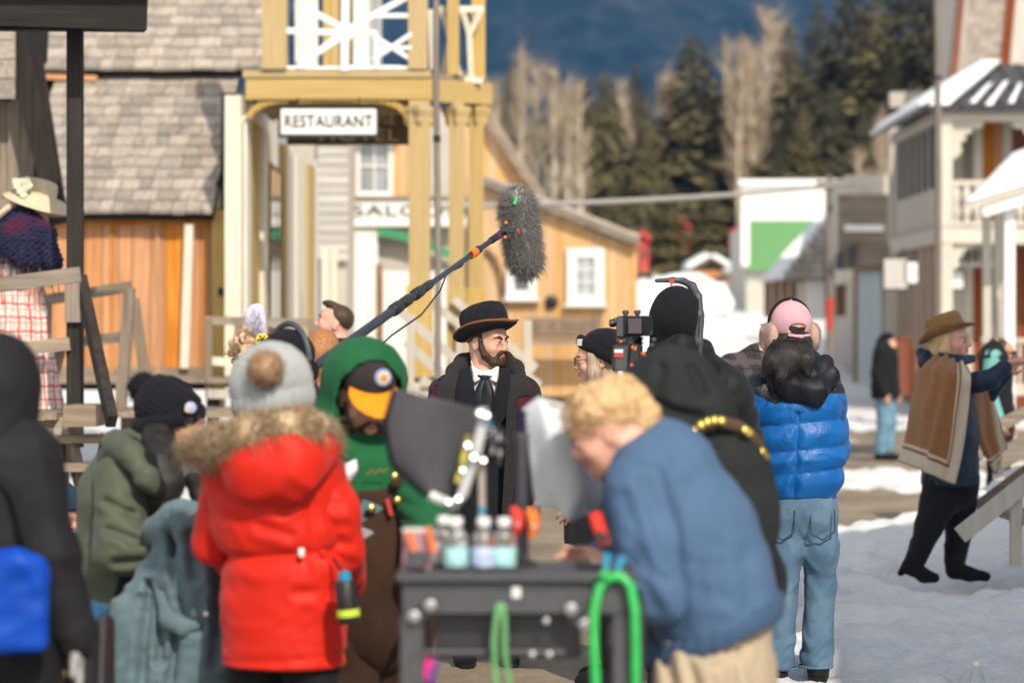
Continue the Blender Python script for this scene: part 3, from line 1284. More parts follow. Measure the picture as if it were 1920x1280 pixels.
# dark shed with a steep gable edge, left
shed = thing('weathered_shed', (-4.9, 19.5, 0), 'old dark shed with steep gable board at left edge', 'shed')
sY = 19.6
bar('barge_board', shed, W(22, 50, sY), W(112, 420, sY), .04, .17, m_dark_z, up=(1, 0, .2))
bar('barge_board', shed, W(46, 110, sY + .5), W(92, 400, sY + .5), .04, .30, m_dark_z, up=(1, 0, .2))
for i in range(7):
    bx('wall_plank', shed, (px_(34 - i * 26, sY), sY + .35, 2.1), (.108, .03, 2.9), m_grey_z)
rf = one('roof', shed, lambda m: m.prism([W(24, 36, sY), W(18, 190, sY), W(-160, 190, sY), W(-160, 36, sY)], (0, 1.6, .5)), m_dark_x)
for i in range(4):
    bx('shingle', rf, W(-6, 58 + 36 * i, sY - .03), (.30, .03, .17), m_shake)

# ------------------------------------------------------------------ B: shake-roofed building with the orange plank wall
bY = 25.0
ob = thing('plank_building', (-4.0, bY, 0), 'shake roofed building with bright orange plank wall behind the porch', 'building')
k = F / bY
x0, x1 = (60 - 960) / k, (397 - 960) / k
one('wall_core', ob, lambda m: m.box(((x0 + x1) / 2, bY + 1.8, 2.0), (x1 - x0, 3.4, 1.9), None), m_dark_x)
x = x0
while x < x1 - .02:
    w = rng.uniform(.13, .21)
    w = min(w, x1 - x)
    bx('wall_plank', ob, (x + w / 2, bY + rng.uniform(-.006, .006), 2.02), (w - .008, .03, 1.72), m_orange)
    x += w
bar('trim_board', ob, (x0, bY - .03, 2.80), (x1, bY - .03, 2.80), .03, .1, m_orange)
bar('base_board', ob, (x0, bY - .025, 1.20), (x1 + .1, bY - .025, 1.20), .03, .17, m_grey_x)
one('leaning_board', ob, lambda m: m.bar(W(355, 420, bY - .16), W(346, 690, bY - .1), .09, .04, (0, 1, 0)), m_cream)
bx('corner_board', ob, ((398 - 960) / k, bY - .02, 2.0), (.045, .08, 1.75), m_grey_z)
for i, ppx in enumerate((96, 210, 296)):
    bar('batten', ob, W(ppx, 412, bY - .035), W(ppx, 700, bY - .035), .035, .02, m_orange, up=(0, 1, 0))
# lower roof
e0, e1 = Vector((-5.9, 24.75, 2.84)), Vector((-3.06, 24.75, 2.84))
upv = Vector((0, 2.5, 1.73)).normalized()
Lr = 3.12
nr = Vector((0, -upv.z, upv.y))
rf = one('roof', ob, lambda m: m.prism([e0 - nr * .06, e1 - nr * .06, e1 + upv * Lr - nr * .06, e0 + upv * Lr - nr * .06], nr * .055), m_dark_x)
rf['label'] = 'lower shake roof over the orange wall'
shingles(rf, (-5.1, 24.72, 2.82), e1 + Vector((0, -.03, -.02)), upv, 14, .222, .20, seed=3)
# upper roof
e2, e3 = Vector((-6.4, 26.95, 4.56)), Vector((-2.69, 26.95, 4.56))
up2 = Vector((0, 2.6, 2.2)).normalized()
nr2 = Vector((0, -up2.z, up2.y))
rf2 = one('roof', ob, lambda m: m.prism([e2 - nr2 * .07, e3 - nr2 * .07, e3 + up2 * 4.4 - nr2 * .07, e2 + up2 * 4.4 - nr2 * .07], nr2 * .06), m_dark_x)
rf2['label'] = 'upper shake roof rising past the top of the picture'
shingles(rf2, (-5.6, 26.9, 4.53), e3 + Vector((0, -.05, -.03)), up2, 7, .215, .21, seed=8)
o = one('roof_course', rf2, lambda m: [m.box((-4.1, 26.9 + up2.y * (1.6 + .22 * i), 4.56 + up2.z * (1.6 + .22 * i)), (2.9, .3, .035), Matrix((Vector((1, 0, 0)), up2, nr2)).transposed()) for i in range(9)], m_shake)
o['kind'] = 'stuff'
bar('fascia', ob, W(44, 143, 26.9), W(182, 147, 26.9), .03, .06, m_orange)
for i in range(5):
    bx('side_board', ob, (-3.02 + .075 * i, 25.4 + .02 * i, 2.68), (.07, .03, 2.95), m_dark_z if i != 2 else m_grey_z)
bx('side_board', ob, ((412 - 960) / k, bY - .1, 1.85), (.135, .05, 2.1), m_yellow)
bx('switch_box', ob, W(414, 547, bY - .14), (.05, .03, .08), m_iron)

# ------------------------------------------------------------------ C: ochre restaurant with its gallery
rY = 24.0
k = F / rY
rest = thing('restaurant_building', (-1.8, rY, 0), 'ochre two storey building with white balcony rails and restaurant sign', 'building')
X = lambda p, y=rY: (p - 960) / F * y
fz = W(0, 150, rY).z
dk = 1.20
# near gable-end gallery: beam, floor, snow
bx('floor_beam', rest, (X(636), rY, W(0, 169, rY).z), (1.84, .16, .20), m_yellow_x)
bx('balcony_floor', rest, (X(632), rY + 1.0, fz + .055), (1.86, 2.1, .07), m_yellow_x)
snow_slab('balcony_snow', rest, [(X(500), rY - .05, fz + .095), (X(770), rY - .05, fz + .095), (X(770), rY + 1.9, fz + .095), (X(500), rY + 1.9, fz + .095)], .07, 4)
for ppx, w in ((787, .205), (856, .15), (893, .15)):
    yy = rY if ppx < 800 else rY + .45 + (ppx - 856) * .012
    xx = X(ppx, yy)
    pst = bx('post', rest, (xx, yy, (dk + W(0, 190, yy).z) / 2), (w, w, W(0, 190, yy).z - dk), m_yellow)
    cz = W(0, 222, yy).z
    one('capital', rest, lambda m: m.lathe((xx, yy, cz - .09), [(w * .6, 0), (w * .78, .05), (w * .78, .09), (w * 1.0, .16), (w * 1.0, .2)], seg=4), m_yellow)
    bx('post_base', rest, (xx, yy, dk + .45), (w * 1.25, w * 1.25, .9), m_yellow)
for ppx, w, yy in ((516, .24, rY + .02), (784, .19, rY + .02), (850, .12, rY + .5), (897, .14, rY + .9)):
    bx('upper_post', rest, (X(ppx, yy), yy, fz + .1 + 1.3), (w, w, 2.6), m_yellow)
one('end_beam', rest, lambda m: m.bar(W(800, 171, rY + .1), W(912, 177, rY + 1.0), .15, .22), m_yellow_x)
one('end_floor', rest, lambda m: m.prism([W(800, 150, rY + .05), W(914, 158, rY + 1.0), W(905, 158, rY + 2.4), W(790, 150, rY + 2.0)], (0, 0, .07)), m_grey_x)


def arc_bracket(m, a, c, b, w=.06, n=8):
    pts = []
    for i in range(n + 1):
        t = i / n
        pts.append(a * (1 - t) ** 2 + c * 2 * t * (1 - t) + b * t * t)
    for i in range(n):
        m.bar(pts[i], pts[i + 1] + (pts[i + 1] - pts[i]) * .12, w, w, (0, 1, 0))


for a, c, b in (((466, 222), (478, 190), (540, 188)), ((768, 226), (756, 190), (695, 188)), ((560, 189), (620, 186), (690, 189))):
    one('arch_bracket', rest, lambda m: arc_bracket(m, W(*a, rY - .02), W(*c, rY - .02), W(*b, rY - .02)), m_yellow_x)
# street wall running back, its corner boards, window and door bays
wx = X(457)
one('street_wall', rest, lambda m: m.box((wx - .10, rY + 4.6, 2.6), (.2, 9.0, 2.8)), m_cream)
for i, (ya, yb, mt, pr) in enumerate(((24.0, 24.45, m_cream, .03), (24.5, 25.3, m_yellow, .02), (25.35, 25.75, m_cream, .06), (25.8, 26.2, m_yellow, .03), (27.6, 28.0, m_yellow, .07), (28.0, 29.3, m_cream, .03),
                                      (29.3, 30.6, m_cream, .055), (30.6, 31.4, m_yellow, .1), (31.5, 32.6, m_cream, .05))):
    bx('pilaster', rest, (wx + pr / 2, (ya + yb) / 2, 2.5), (pr, yb - ya - .02, 2.6), mt)
for y in (26.9, ):
    wf = one('window', rest, lambda m: m.box((wx + .015, y, 2.55), (.03, 1.3, 1.9)), m_brown)
    for j in range(2):
        for i in range(2):
            one('pane', wf, lambda m: m.box((wx + .036, y - .31 + .62 * i, 2.1 + .93 * j), (.012, .52, .8)), m_pane)
for i in range(3):
    bx('porch_joist', rest, (X(632), rY + .5 + .6 * i, W(0, 186, rY).z), (1.7, .07, .09), m_yellow_x)
# upper storey wall and clutter behind the rail
for i in range(7):
    bx('upper_wall_board', rest, (X(596) + .085 * i - .04, rY + 1.7, fz + 1.2), (.08, .03, 2.5), m_yellow if i not in (2, 5) else m_brown)
for i in range(16):
    bx('siding_board', rest, (X(566), rY + .55, fz + .14 + .1 * i), (.235, .035, .105), m_white_x, Matrix.Rotation(R(16), 3, 'X'))
for i in range(4):
    bx('white_upright', rest, (X(655) + .075 * i, rY + 1.2, fz + .8), (.07, .03, 1.5), m_white)
# rustic balcony rail: uprights, spokes meeting at a hub, crossed sticks
for a, b, w in (((530, 58), (644, 62), .06), ((575, 16), (648, 56), .06), ((588, 104), (648, 66), .055), ((648, -10), (646, 134), .075), ((652, 56), (768, -8), .06), ((640, 62), (560, 128), .05),
                ((652, 62), (706, 62), .05), ((700, 68), (772, 112), .045), ((700, 112), (772, 64), .045), ((706, 30), (772, 30), .045), ((706, 62), (706, 130), .04), ((700, 90), (772, 90), .04)):
    one('rail_stick', rest, lambda m: m.bar(W(*a, rY - .03 - rng.uniform(0, .03)), W(*b, rY - .03 - rng.uniform(0, .03)), w, w, (0, 1, 0)), m_white)
one('rail_hub', rest, lambda m: m.lathe(W(648, 62, rY - .08), [(.05, 0), (.085, .02), (.085, .06), (.05, .08)], (0, 1, 0), 10), m_white)
for a, b in (((808, 18), (812, 130)), ((828, 18), (842, 66)), ((858, 16), (830, 140)), ((842, 66), (862, 146)), ((868, 22), (880, 62)), ((902, 20), (880, 66)), ((880, 62), (884, 146)), ((824, 18), (905, 18)), ((828, 148), (905, 152))):
    one('rail_stick', rest, lambda m: m.bar(W(*a, rY + .62), W(*b, rY + .70), .06, .06, (0, 1, 0)), m_cream)
# signs
sg = thing('restaurant_sign', W(616, 229, rY - .12), 'white hanging board lettered RESTAURANT under the balcony beam', 'sign')
c = W(616, 229, rY - .12)
one('frame', sg, lambda m: m.box(c + Vector((0, .012, 0)), (1.0, .03, .305)), m_iron)
one('board', sg, lambda m: m.box(c, (.945, .035, .255)), m_white_x, bevel=.01)
lettering(sg, 'RESTAURANT', c + Vector((0, -.024, 0)), .172, m_ink, .79)
for s in (-.3, .3):
    one('hanger', sg, lambda m: m.tube([c + Vector((s, 0, .15)), c + Vector((s, 0, .24))], .008, 6), m_iron)
sg = thing('hotel_sign', W(660, 238, rY + 1.6), 'brown board with cream letters hanging behind the restaurant sign', 'sign')
c = W(655, 240, rY + 1.6)
one('board', sg, lambda m: m.box(c, (1.32, .04, .36)), m_brownsign)
lettering(sg, 'HOUSE', c + Vector((.24, -.03, .085)), .15, m_inkc, 1.0)
lettering(sg, 'HOTEL', c + Vector((.10, -.03, -.085)), .18, m_inkc, 1.45)
# deck, rail and stair of the restaurant
for i in range(12):
    bx('deck_plank', rest, (-3.6 + .26 * i, rY + .1, dk - .025), (.25, 1.6, .05), m_grey_y)
bar('walk_rail', rest, W(385, 600, rY - .6), W(610, 606, rY - .6), .05, .08, m_grey_x)
bar('walk_rail', rest, W(395, 676, rY - .6), W(445, 680, rY - .6), .05, .08, m_cream)
for ppx in (392, 447, 585):
    bar('rail_post', rest, W(ppx, 598, rY - .6), W(ppx, 745, rY - .6), .07, .07, m_grey_z)
bar('apron_board', rest, W(390, 738, rY - .62), W(760, 742, rY - .62), .04, .09, m_offw)
for ppx in (400, 520, 640, 760):
    bar('deck_support', rest, W(ppx, 745, rY - .5), (X(ppx, rY - .5), rY - .5, -.1), .12, .12, m_dark_z)
st = thing('street_stair', (0, 23.4, 0), 'weathered pale stair with sloping handrails behind the man in the black hat', 'stairs')
for yy, a, b in ((23.0, (742, 576), (935, 745)), (23.0, (760, 640), (930, 790)), (24.3, (806, 566), (1012, 722)), (24.3, (850, 560), (1005, 690))):
    bar('handrail', st, W(*a, yy), W(*b, yy), .06, .085, m_offw)
for yy, ppx, t in ((23.0, 770, 590), (23.0, 852, 662), (23.0, 925, 725), (24.3, 862, 600), (24.3, 990, 600), (24.3, 940, 660)):
    bar('baluster', st, W(ppx, t, yy), (X(ppx, yy), yy, -.08), .075, .075, m_offw)
for i in range(7):
    bx('tread', st, (-.75 + .22 * i, 23.65, 1.1 - .165 * i), (.25, 1.2, .045), m_grey_y)
for yy in (23.08, 24.2):
    bar('stringer', st, (-.9, yy, 1.15), (.72, yy, -.05), .05, .2, m_offw)
bar('level_rail', st, W(836, 700, 24.9), W(1003, 690, 24.9), .05, .07, m_offw)

# ------------------------------------------------------------------ D: white saloon and its neighbour
sY = 36.0
k = F / sY
X = lambda p, y=36.0: (p - 960) / F * y
sal = thing('saloon_building', (X(750), sY, 0), 'white fronted saloon with green arch seen under the balcony', 'building')
one('wall_core', sal, lambda m: m.box((X(745), sY + 2.2, 2.4), (1.84, 4.0, 5.2)), m_offw)
for i in range(5):
    bx('wall_board', sal, (X(652) + .1 * i, sY - .02, 1.9), (.095, .04, 2.7), m_white)
bx('door_post', sal, (X(711), sY - .03, 1.6), (.08, .07, 2.2), m_brown)
for i in range(9):
    bx('wall_board', sal, (X(724) + .105 * i, sY + .04, 1.5), (.1, .04, 2.2), m_white)
one('green_arch', sal, lambda m: arc_bracket(m, W(710, 436, sY - .06), W(770, 440, sY - .06), W(835, 474, sY - .06), .13, 10), m_greent)
one('green_arch', sal, lambda m: arc_bracket(m, W(835, 474, sY - .05), W(850, 478, sY - .05), W(880, 478, sY - .05), .12, 6), m_greent)
one('sign_board', sal, lambda m: m.box(W(759, 398, sY - .1), (1.82, .06, .42)), m_white_x)
one('sign_edge', sal, lambda m: m.box(W(864, 398, sY - .06), (.16, .08, .5)), m_greysid)
lettering(sal, 'SALOON', W(768, 396, sY - .14), .235, m_ink, 1.75)
bar('cornice', sal, W(640, 371, sY - .12), W(880, 371, sY - .12), .12, .05, m_grey_x)
sash_window(sal, W(702, 312, sY + .12), .42, .75, m_white, 2, 2, .07, pane=m_pane_l)
for i in range(4):
    bx('upper_board', sal, (X(742) + .1 * i, sY + .15, W(0, 320, sY).z), (.095, .04, .85), m_tan)
bx('upper_post', sal, (X(661), sY + .1, W(0, 315, sY).z), (.1, .06, .85), m_orange)
o = one('balcony_snow', sal, lambda m: m.box(W(700, 216, sY - .3), (1.0, .4, .1)), msn, bevel=.03)
nb = thing('lap_sided_house', (X(615, 34), 34.2, 0), 'narrow house with pale lap siding left of the saloon', 'house')
for i in range(16):
    bx('siding_board', nb, (X(624, 34), 34.0, 2.75 + .135 * i), (.44, .03, .14), m_greysid, Matrix.Rotation(R(-10), 3, 'X'))
for i in range(3):
    bx('porch_column', nb, (X(612 + 14 * i, 34), 33.8 + .2 * i, 2.0), (.1, .1, 1.7), m_cream)
one('wall_core', nb, lambda m: m.box((X(622, 34) - .3, 35.2, 2.6), (1.0, 2.2, 4.6)), m_offw)

# ------------------------------------------------------------------ E: natural wood gabled house
hY = 44.0
X = lambda p, y=44.0: (p - 960) / F * y
gh = thing('gabled_house', (X(1040), hY, 0), 'natural wood house with white window and sloping roof behind the boom microphone', 'house')
zb = .25


def plank_front(parent, pa, pb, ytop, Y, mat, w, zbot):
    """Vertical boards from px pa to pb whose tops follow ytop(px)."""
    n = max(1, int(round((pb - pa) / F * Y / w)))
    for i in range(n):
        p = pa + (pb - pa) * (i + .5) / n
        zt = W(0, ytop(p), Y).z
        bx('wall_plank', parent, (X(p, Y), Y + rng.uniform(-.006, .006), (zt + zbot) / 2), ((pb - pa) / n / F * Y - .006, .035, zt - zbot), mat)


low = lambda p: 338 + (p - 900) * (450 - 338) / 290.0
plank_front(gh, 905, 1186, lambda p: low(p) + 12, hY, m_tan, .14, zb + .3)
big = lambda p: 168 + (p - 880) * (372 - 168) / 134.0
plank_front(gh, 850, 1012, lambda p: big(max(p, 872)) + 14, hY + 1.6, m_tan, .16, 1.8)
one('wall_core', gh, lambda m: m.box((X(1040), hY + 2.5, 1.6), (2.6, 4.6, 2.8)), m_brown)
bx('corner_board', gh, (X(1189), hY - .03, 1.9), (.09, .07, 3.0), m_tan)
rf = one('roof', gh, lambda m: m.prism([W(895, 322, hY - .25), W(1200, 440, hY - .25), W(1200, 458, hY - .25), W(895, 342, hY - .25)], (0, 5.2, .25)), m_shake)
one('barge_board', rf, lambda m: m.bar(W(895, 336, hY - .28), W(1200, 454, hY - .28), .03, .13), m_grey_x)
rf = one('roof', gh, lambda m: m.prism([W(868, 130, hY + 1.3), W(1022, 366, hY + 1.3), W(1022, 390, hY + 1.3), W(868, 158, hY + 1.3)], (0, 6, 0)), m_shake)
one('barge_board', rf, lambda m: m.bar(W(868, 150, hY + 1.27), W(1022, 384, hY + 1.27), .03, .15), m_grey_x)
sash_window(gh, W(1098, 518, hY - .10), .34, .68, m_white, 2, 3, .17, pane=m_pane_l)
sash_window(gh, W(978, 532, hY - .10), .26, .24, m_white, 1, 1, .15)
one('meter_box', gh, lambda m: m.lathe(W(1034, 566, hY - .02), [(.11, 0), (.125, .05), (.1, .13), (.04, .16)], (0, -1, 0), 12), m_iron)
one('arch_shade_bar', gh, lambda m: arc_bracket(m, W(905, 470, hY - .05), W(942, 470, hY - .05), W(946, 600, hY - .05), .10), m_brown)  # brown curved bar standing in for arch-shaped shade on the wall
for i in range(5):
    bar('skirt_board', gh, W(985, 600 + 10 * i, hY - .9), W(1128, 600 + 10 * i, hY - .9), .04, .085, m_brown if i % 2 else m_grey_x)
for i in range(15):
    bx('skirt_picket', gh, W(990 + 9.4 * i, 612, hY - .95), (.05, .03, .22), m_grey_z)

# ------------------------------------------------------------------ F: far little houses up the street
fY = 74.0
g0 = gz(4, fY)
X = lambda p, y: (p - 960) / F * y
fg = thing('false_front_house', (X(1490, fY), fY, g0), 'far white false front house with green lower wall', 'house')
one('upper_front', fg, lambda m: [m.box(W(1490, 350 + 14 * i, fY), (3.25, .08, .225)) for i in range(5)], m_white_x)
one('cornice', fg, lambda m: m.box(W(1490, 342, fY - .1), (3.4, .25, .16)), m_white_x)
one('green_wall', fg, lambda m: m.box(W(1484, 455, fY + .02), (2.75, .1, 1.7)), m_green)
one('corner_post', fg, lambda m: m.box(W(1397, 450, fY), (.24, .15, 1.6)), m_white)
one('body', fg, lambda m: m.box((X(1490, fY), fY + 3, g0 + .2), (2.9, 5.4, 5.0)), m_offw)
sh = thing('shake_roof_house', (X(1530, 58), 58, gz(7, 58)), 'grey shake roofed house with snow along its roof edge', 'house')
hp = [W(1466, 518, 57.4), W(1562, 518, 57.4), W(1660, 330, 61), W(1560, 400, 61)]
rf = one('roof', sh, lambda m: m.prism([W(1462, 520, 57.4), W(1690, 520, 57.4), W(1690, 332, 61.5), W(1590, 345, 61.5), W(1545, 408, 60)], (0, .3, -.12)), m_shake)
shd = random.Random(3)
for j in range(12):
    y = 57.4 + 3.6 * j / 12
    pyy = 514 - (514 - 345) * j / 12
    xl = 1470 + j * 10.5
    xx = xl
    while xx < 1680:
        w = shd.uniform(14, 24)
        bx('shingle', rf, W(xx + w / 2, pyy, y - .12), ((w - 1) / F * y, .05, .20), m_shake, Matrix.Rotation(R(-42), 3, 'X'))
        xx += w
snow_slab('roof_snow', sh, [W(1425, 530, 57.2), W(1470, 524, 57.2), W(1566, 402, 60), W(1538, 408, 60)], .16, 2)
for i in range(8):
    bx('wall_board', sh, W(1440 + 16 * i, 556, 57.8), (.19, .05, 1.0), m_brown if i < 4 else m_cream)
bx('wall_board', sh, W(1528, 560, 57.6), (.45, .05, 1.0), m_white)
tb = thing('tall_shingled_house', (X(1625, 54), 54, gz(8, 54)), 'tall pale shingled house wall between the shake house and hotel', 'house')
one('wall_core', tb, lambda m: m.box((X(1650, 54) + .3, 56.5, 3.0), (1.9, 4.0, 4.6)), m_offw)
for j in range(14):
    o = one('shingle_course', tb, lambda m: m.box(W(1622, 372 + 14.5 * j, 54 - .02), (1.22, .04, .18), Matrix.Rotation(R(9), 3, 'X')), m_grey_x)
for ppx, py, w, h in ((1600, 480, .13, .5), (1573, 495, .16, .5)):
    one('window', tb, lambda m: m.box(W(ppx, py, 53.9), (w, .06, h)), m_pane)
one('eave_board', tb, lambda m: m.box(W(1620, 428, 53.85), (.85, .2, .14)), m_white_x)
pb = thing('pale_blue_shop', (X(1628, 50), 50, gz(7, 50)), 'small pale blue shop front beside the hotel posts', 'shop')
for i in range(6):
    bx('wall_board', pb, (X(1609, 50) + .085 * i, 50, 1.85), (.08, .05, 2.4), m_pblue)
bx('corner_board', pb, (X(1603, 50), 49.95, 1.85), (.06, .08, 2.5), m_brown)
bx('cornice', pb, W(1630, 502, 49.9), (.62, .2, .10), m_brown)
one('wall_core', pb, lambda m: m.box((X(1640, 51), 51.4, 1.7), (.8, 2.6, 2.4)), m_offw)
yc = thing('yellow_porch', (X(1588, 52), 52, gz(7, 52)), 'small yellow porch left of the pale blue shop', 'porch')
bx('gable', yc, W(1588, 520, 52), (.42, .4, .32), m_cream)
bx('post', yc, W(1594, 575, 52), (.13, .13, 1.0), m_cream)
bx('wall_board', yc, W(1576, 560, 52.3), (.22, .06, .75), m_brown)

for nm, px, py, w, h, Y, mat, lab, snw in (
    ('red_shed', 1204, 478, .36, .85, 66, m_red, 'small red shed wall right of the natural wood house', 0),
    ('orange_cabin', 1332, 528, 1.15, .75, 84, m_orange, 'far orange cabin under thick snow roof', 1),
    ('tan_cabin', 1398, 532, .85, .6, 82, m_tan, 'far tan cabin with snow roof left of the green wall', 1),
    ('red_house', 1376, 470, 1.2, .9, 105, m_red, 'far red house beside the white and green front', 0),
    ('red_roof_house', 1432, 312, 3.2, .7, 118, m_red, 'far house with red roof above the white front', 0),
    ('small_red_cabin', 1272, 450, 1.0, .9, 100, m_red, 'far red cabin among the spruces', 0),
    ('brown_cabin', 1262, 418, 1.4, .8, 112, m_brown, 'brown cabin half hidden by low spruces', 1),
):
    cc = W(px, py, Y)
    t = thing(nm, (cc.x, Y, cc.z - h / 2), lab, 'cabin')
    one('wall', t, lambda m: m.box(cc + Vector((0, 1.0, 0)), (w, 2.0, h)), mat)
    top = cc + Vector((0, 0, h / 2))
    one('roof', t, lambda m: m.prism([top + Vector((-w * .62, -.2, -.06)), top + Vector((0, -.2, w * .32)), top + Vector((w * .62, -.2, -.06)), top + Vector((w * .62, -.2, .06)), top + Vector((0, -.2, w * .32 + .14)), top + Vector((-w * .62, -.2, .06))], (0, 2.5, 0)), m_brown if mat is not m_red else m_red)
    one('door', t, lambda m: m.box(cc + Vector((-w * .2, -.02, -h * .1)), (w * .22, .06, h * .75)), m_brown)
    one('window', t, lambda m: m.box(cc + Vector((w * .2, -.02, h * .05)), (w * .2, .06, h * .32)), m_pane)
    if snw:
        snow_slab('roof_snow', t, [top + Vector((-w * .66, -.3, .05)), top + Vector((0, -.3, w * .32 + .12)), top + Vector((0, 2.3, w * .32 + .12)), top + Vector((-w * .66, 2.3, .05))], .22, 5)
        snow_slab('roof_snow', t, [top + Vector((w * .66, -.3, .05)), top + Vector((0, -.3, w * .32 + .12)), top + Vector((0, 2.3, w * .32 + .12)), top + Vector((w * .66, 2.3, .05))], .22, 9)
wc = W(1268, 545, 72)
s = S()
for i in range(9):
    q = rng.uniform(0, 6.28)
    s.ell(wc + Vector((-.8 + .2 * i, rng.uniform(-.3, .3), -.5 + .32 * math.sin(.5 + i * .27))), (.8, .8, .42), k=.5)
s.wrinkle(.16, 2.6, 4, band=.3).wrinkle(.06, 8, 5, band=.2)
o = s.build('snow_pile', msn, None, .07, kind='structure')

# ------------------------------------------------------------------ G: white hotel at the right
gY = 43.0
k = F / gY
hz0 = gz(8, 44)
ho = thing('white_hotel', (W(1770, 640, gY).x, gY, hz0), 'white two storey hotel with scrollwork balcony and snowy roof at right', 'building')
X = lambda p, y=43.0: (p - 960) / F * y
hx = X(1770)
for z0, z1 in ((hz0 - .2, W(0, 456, gY).z), (W(0, 425, gY).z, W(0, 226, gY).z)):
    bx('corner_post', ho, (hx, gY, (z0 + z1) / 2), (.26, .26, z1 - z0), m_hotel)
bar('roof_beam', ho, W(1760, 217, gY - .02), W(1960, 217, gY - .02), .24, .21, m_hotel_x)
bar('floor_beam', ho, W(1757, 441, gY - .02), W(1960, 444, gY - .02), .26, .27, m_hotel_x)
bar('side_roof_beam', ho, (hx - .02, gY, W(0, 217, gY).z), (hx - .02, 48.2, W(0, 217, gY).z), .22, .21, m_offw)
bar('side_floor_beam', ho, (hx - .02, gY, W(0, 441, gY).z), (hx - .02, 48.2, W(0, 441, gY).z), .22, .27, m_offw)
one('balcony_floor', ho, lambda m: m.box((hx + 1.6, gY + 2.6, W(0, 436, gY).z), (3.2, 5.1, .1)), m_offw)
bar('hand_rail', ho, W(1785, 343, gY), W(1960, 343, gY), .10, .09, m_hotel_x)
bar('bottom_rail', ho, W(1785, 420, gY), W(1960, 420, gY), .10, .07, m_hotel_x)
bal = MB()
bal.lathe((0, 0, 0), [(.055, 0), (.055, .08), (.075, .1), (.085, .22), (.05, .33), (.085, .44), (.075, .56), (.055, .58), (.055, .68)], seg=8)
bo = bal.build('baluster', m_hotel, ho, smooth=True)
bme = bo.data
bme.transform(Matrix.Translation(origin(ho)))
for i in range(9):
    o = bo if i == 0 else link('baluster', bme, ho)
    o.location = W(1792 + 20 * i, 417, gY) - origin(ho)
for i in range(7):
    y = 43.7 + .72 * i
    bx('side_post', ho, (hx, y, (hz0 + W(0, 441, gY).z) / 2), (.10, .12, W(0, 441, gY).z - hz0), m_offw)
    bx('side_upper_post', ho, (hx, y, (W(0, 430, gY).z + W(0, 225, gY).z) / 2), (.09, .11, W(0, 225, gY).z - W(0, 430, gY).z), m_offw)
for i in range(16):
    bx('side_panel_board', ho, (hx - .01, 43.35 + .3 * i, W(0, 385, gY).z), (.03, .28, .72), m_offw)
for i in range(6):  # panels coloured dark for the shaded openings between the side posts
    y = 44.06 + .72 * i
    bx('shade_panel', ho, (hx - .012, y, 5.0), (.03, .58, 1.35), m_dark_z)
    bx('shade_panel', ho, (hx - .012, y, 1.9), (.03, .58, 3.0), m_brown)


def scroll(m, c, s, fl=1):
    """Sawn scroll bracket of a post: stepped outline with a hole-like notch."""
    pts = [(0, 0), (.52, 0), (.52, -.07), (.42, -.13), (.34, -.10), (.30, -.2), (.2, -.22), (.22, -.32), (.12, -.36), (.15, -.5), (.06, -.62), (0, -.64)]
    m.prism([c + Vector((fl * x * s, 0, z * s)) for x, z in pts], (0, .05, 0))


one('scroll_bracket', ho, lambda m: scroll(m, W(1787, 228, gY - .03), 1.05), m_hotel)
one('scroll_bracket', ho, lambda m: scroll(m, W(1787, 456, gY - .03), .75), m_hotel)
one('scroll_bracket', ho, lambda m: scroll(m, W(1955, 228, gY - .03), 1.05, -1), m_hotel)
# wall behind the balcony: grey boards, orange door, red brown boards
wy = gY + 1.9
xx = X(1752, wy)
while xx < X(1985, wy):
    pp = xx / wy * F + 960
    mt = m_offw if pp < 1800 else (m_grey_z if pp < 1824 else (m_cream if pp < 1832 else (m_door if pp < 1866 else (m_offw if pp < 1896 else m_redwood))))
    bx('upper_wall_board', ho, (xx + .09, wy, 4.5), (.17, .04, 2.3), mt)
    mt = m_offw if pp < 1815 else (m_redwood if pp < 1835 else (m_grey_z if pp < 1850 else (m_pane if pp < 1866 else m_redwood)))
    bx('lower_wall_board', ho, (xx + .09, wy, 1.8), (.17, .04, 3.0), mt)
    xx += .18
one('wall_core', ho, lambda m: m.box((hx + 2.1, wy + 1.6, 3.3), (3.6, 3.0, 5.0)), m_offw)
# sign over the lower gallery
one('sign_board', ho, lambda m: m.box(W(1836, 478, gY + .5), (.95, .05, .42)), m_offw)
for i in range(6):
    one('sign_letter', ho, lambda m: m.box(W(1802 + 13.5 * i, 480, gY + .46), (.075, .03, .22 + .03 * (i % 2))), m_ink)
# hipped roof: dark tin front, snow on the street side
e = W(0, 206, gY).z
a0, a1 = Vector((hx - .45, gY - .4, e)), Vector((hx + 4.2, gY - .4, e))
b0, b1 = Vector((hx + 1.15, gY + 1.9, e + 1.02)), Vector((hx + 4.2, gY + 1.9, e + 1.02))
c0 = Vector((hx - .45, 48.6, e))
d0 = Vector((hx + 1.15, 46.8, e + 1.02))
one('tin_roof', ho, lambda m: m.prism([a0, a1, b1, b0], (0, .02, -.06)), m_tin)
for i in range(14):
    t = i / 13
    p_, q_ = a0.lerp(a1, t), b0.lerp(b1, max(0, (t * 4.65 - 1.6) / 3.05)) if t > .34 else a0.lerp(b0, t / .344)
    one('tin_seam', ho, lambda m: m.bar(p_ + Vector((0, 0, .02)), q_ + Vector((0, 0, .02)), .035, .035), m_tin)
one('hip_roof', ho, lambda m: m.prism([a0, b0, d0, c0], (.02, 0, -.06)), m_tin)
snow_slab('roof_snow', ho, [a0 + Vector((-.02, 0, .02)), b0 + Vector((0, 0, .02)), d0 + Vector((0, 0, .02)), c0 + Vector((-.02, 0, .02))], .13, 3)
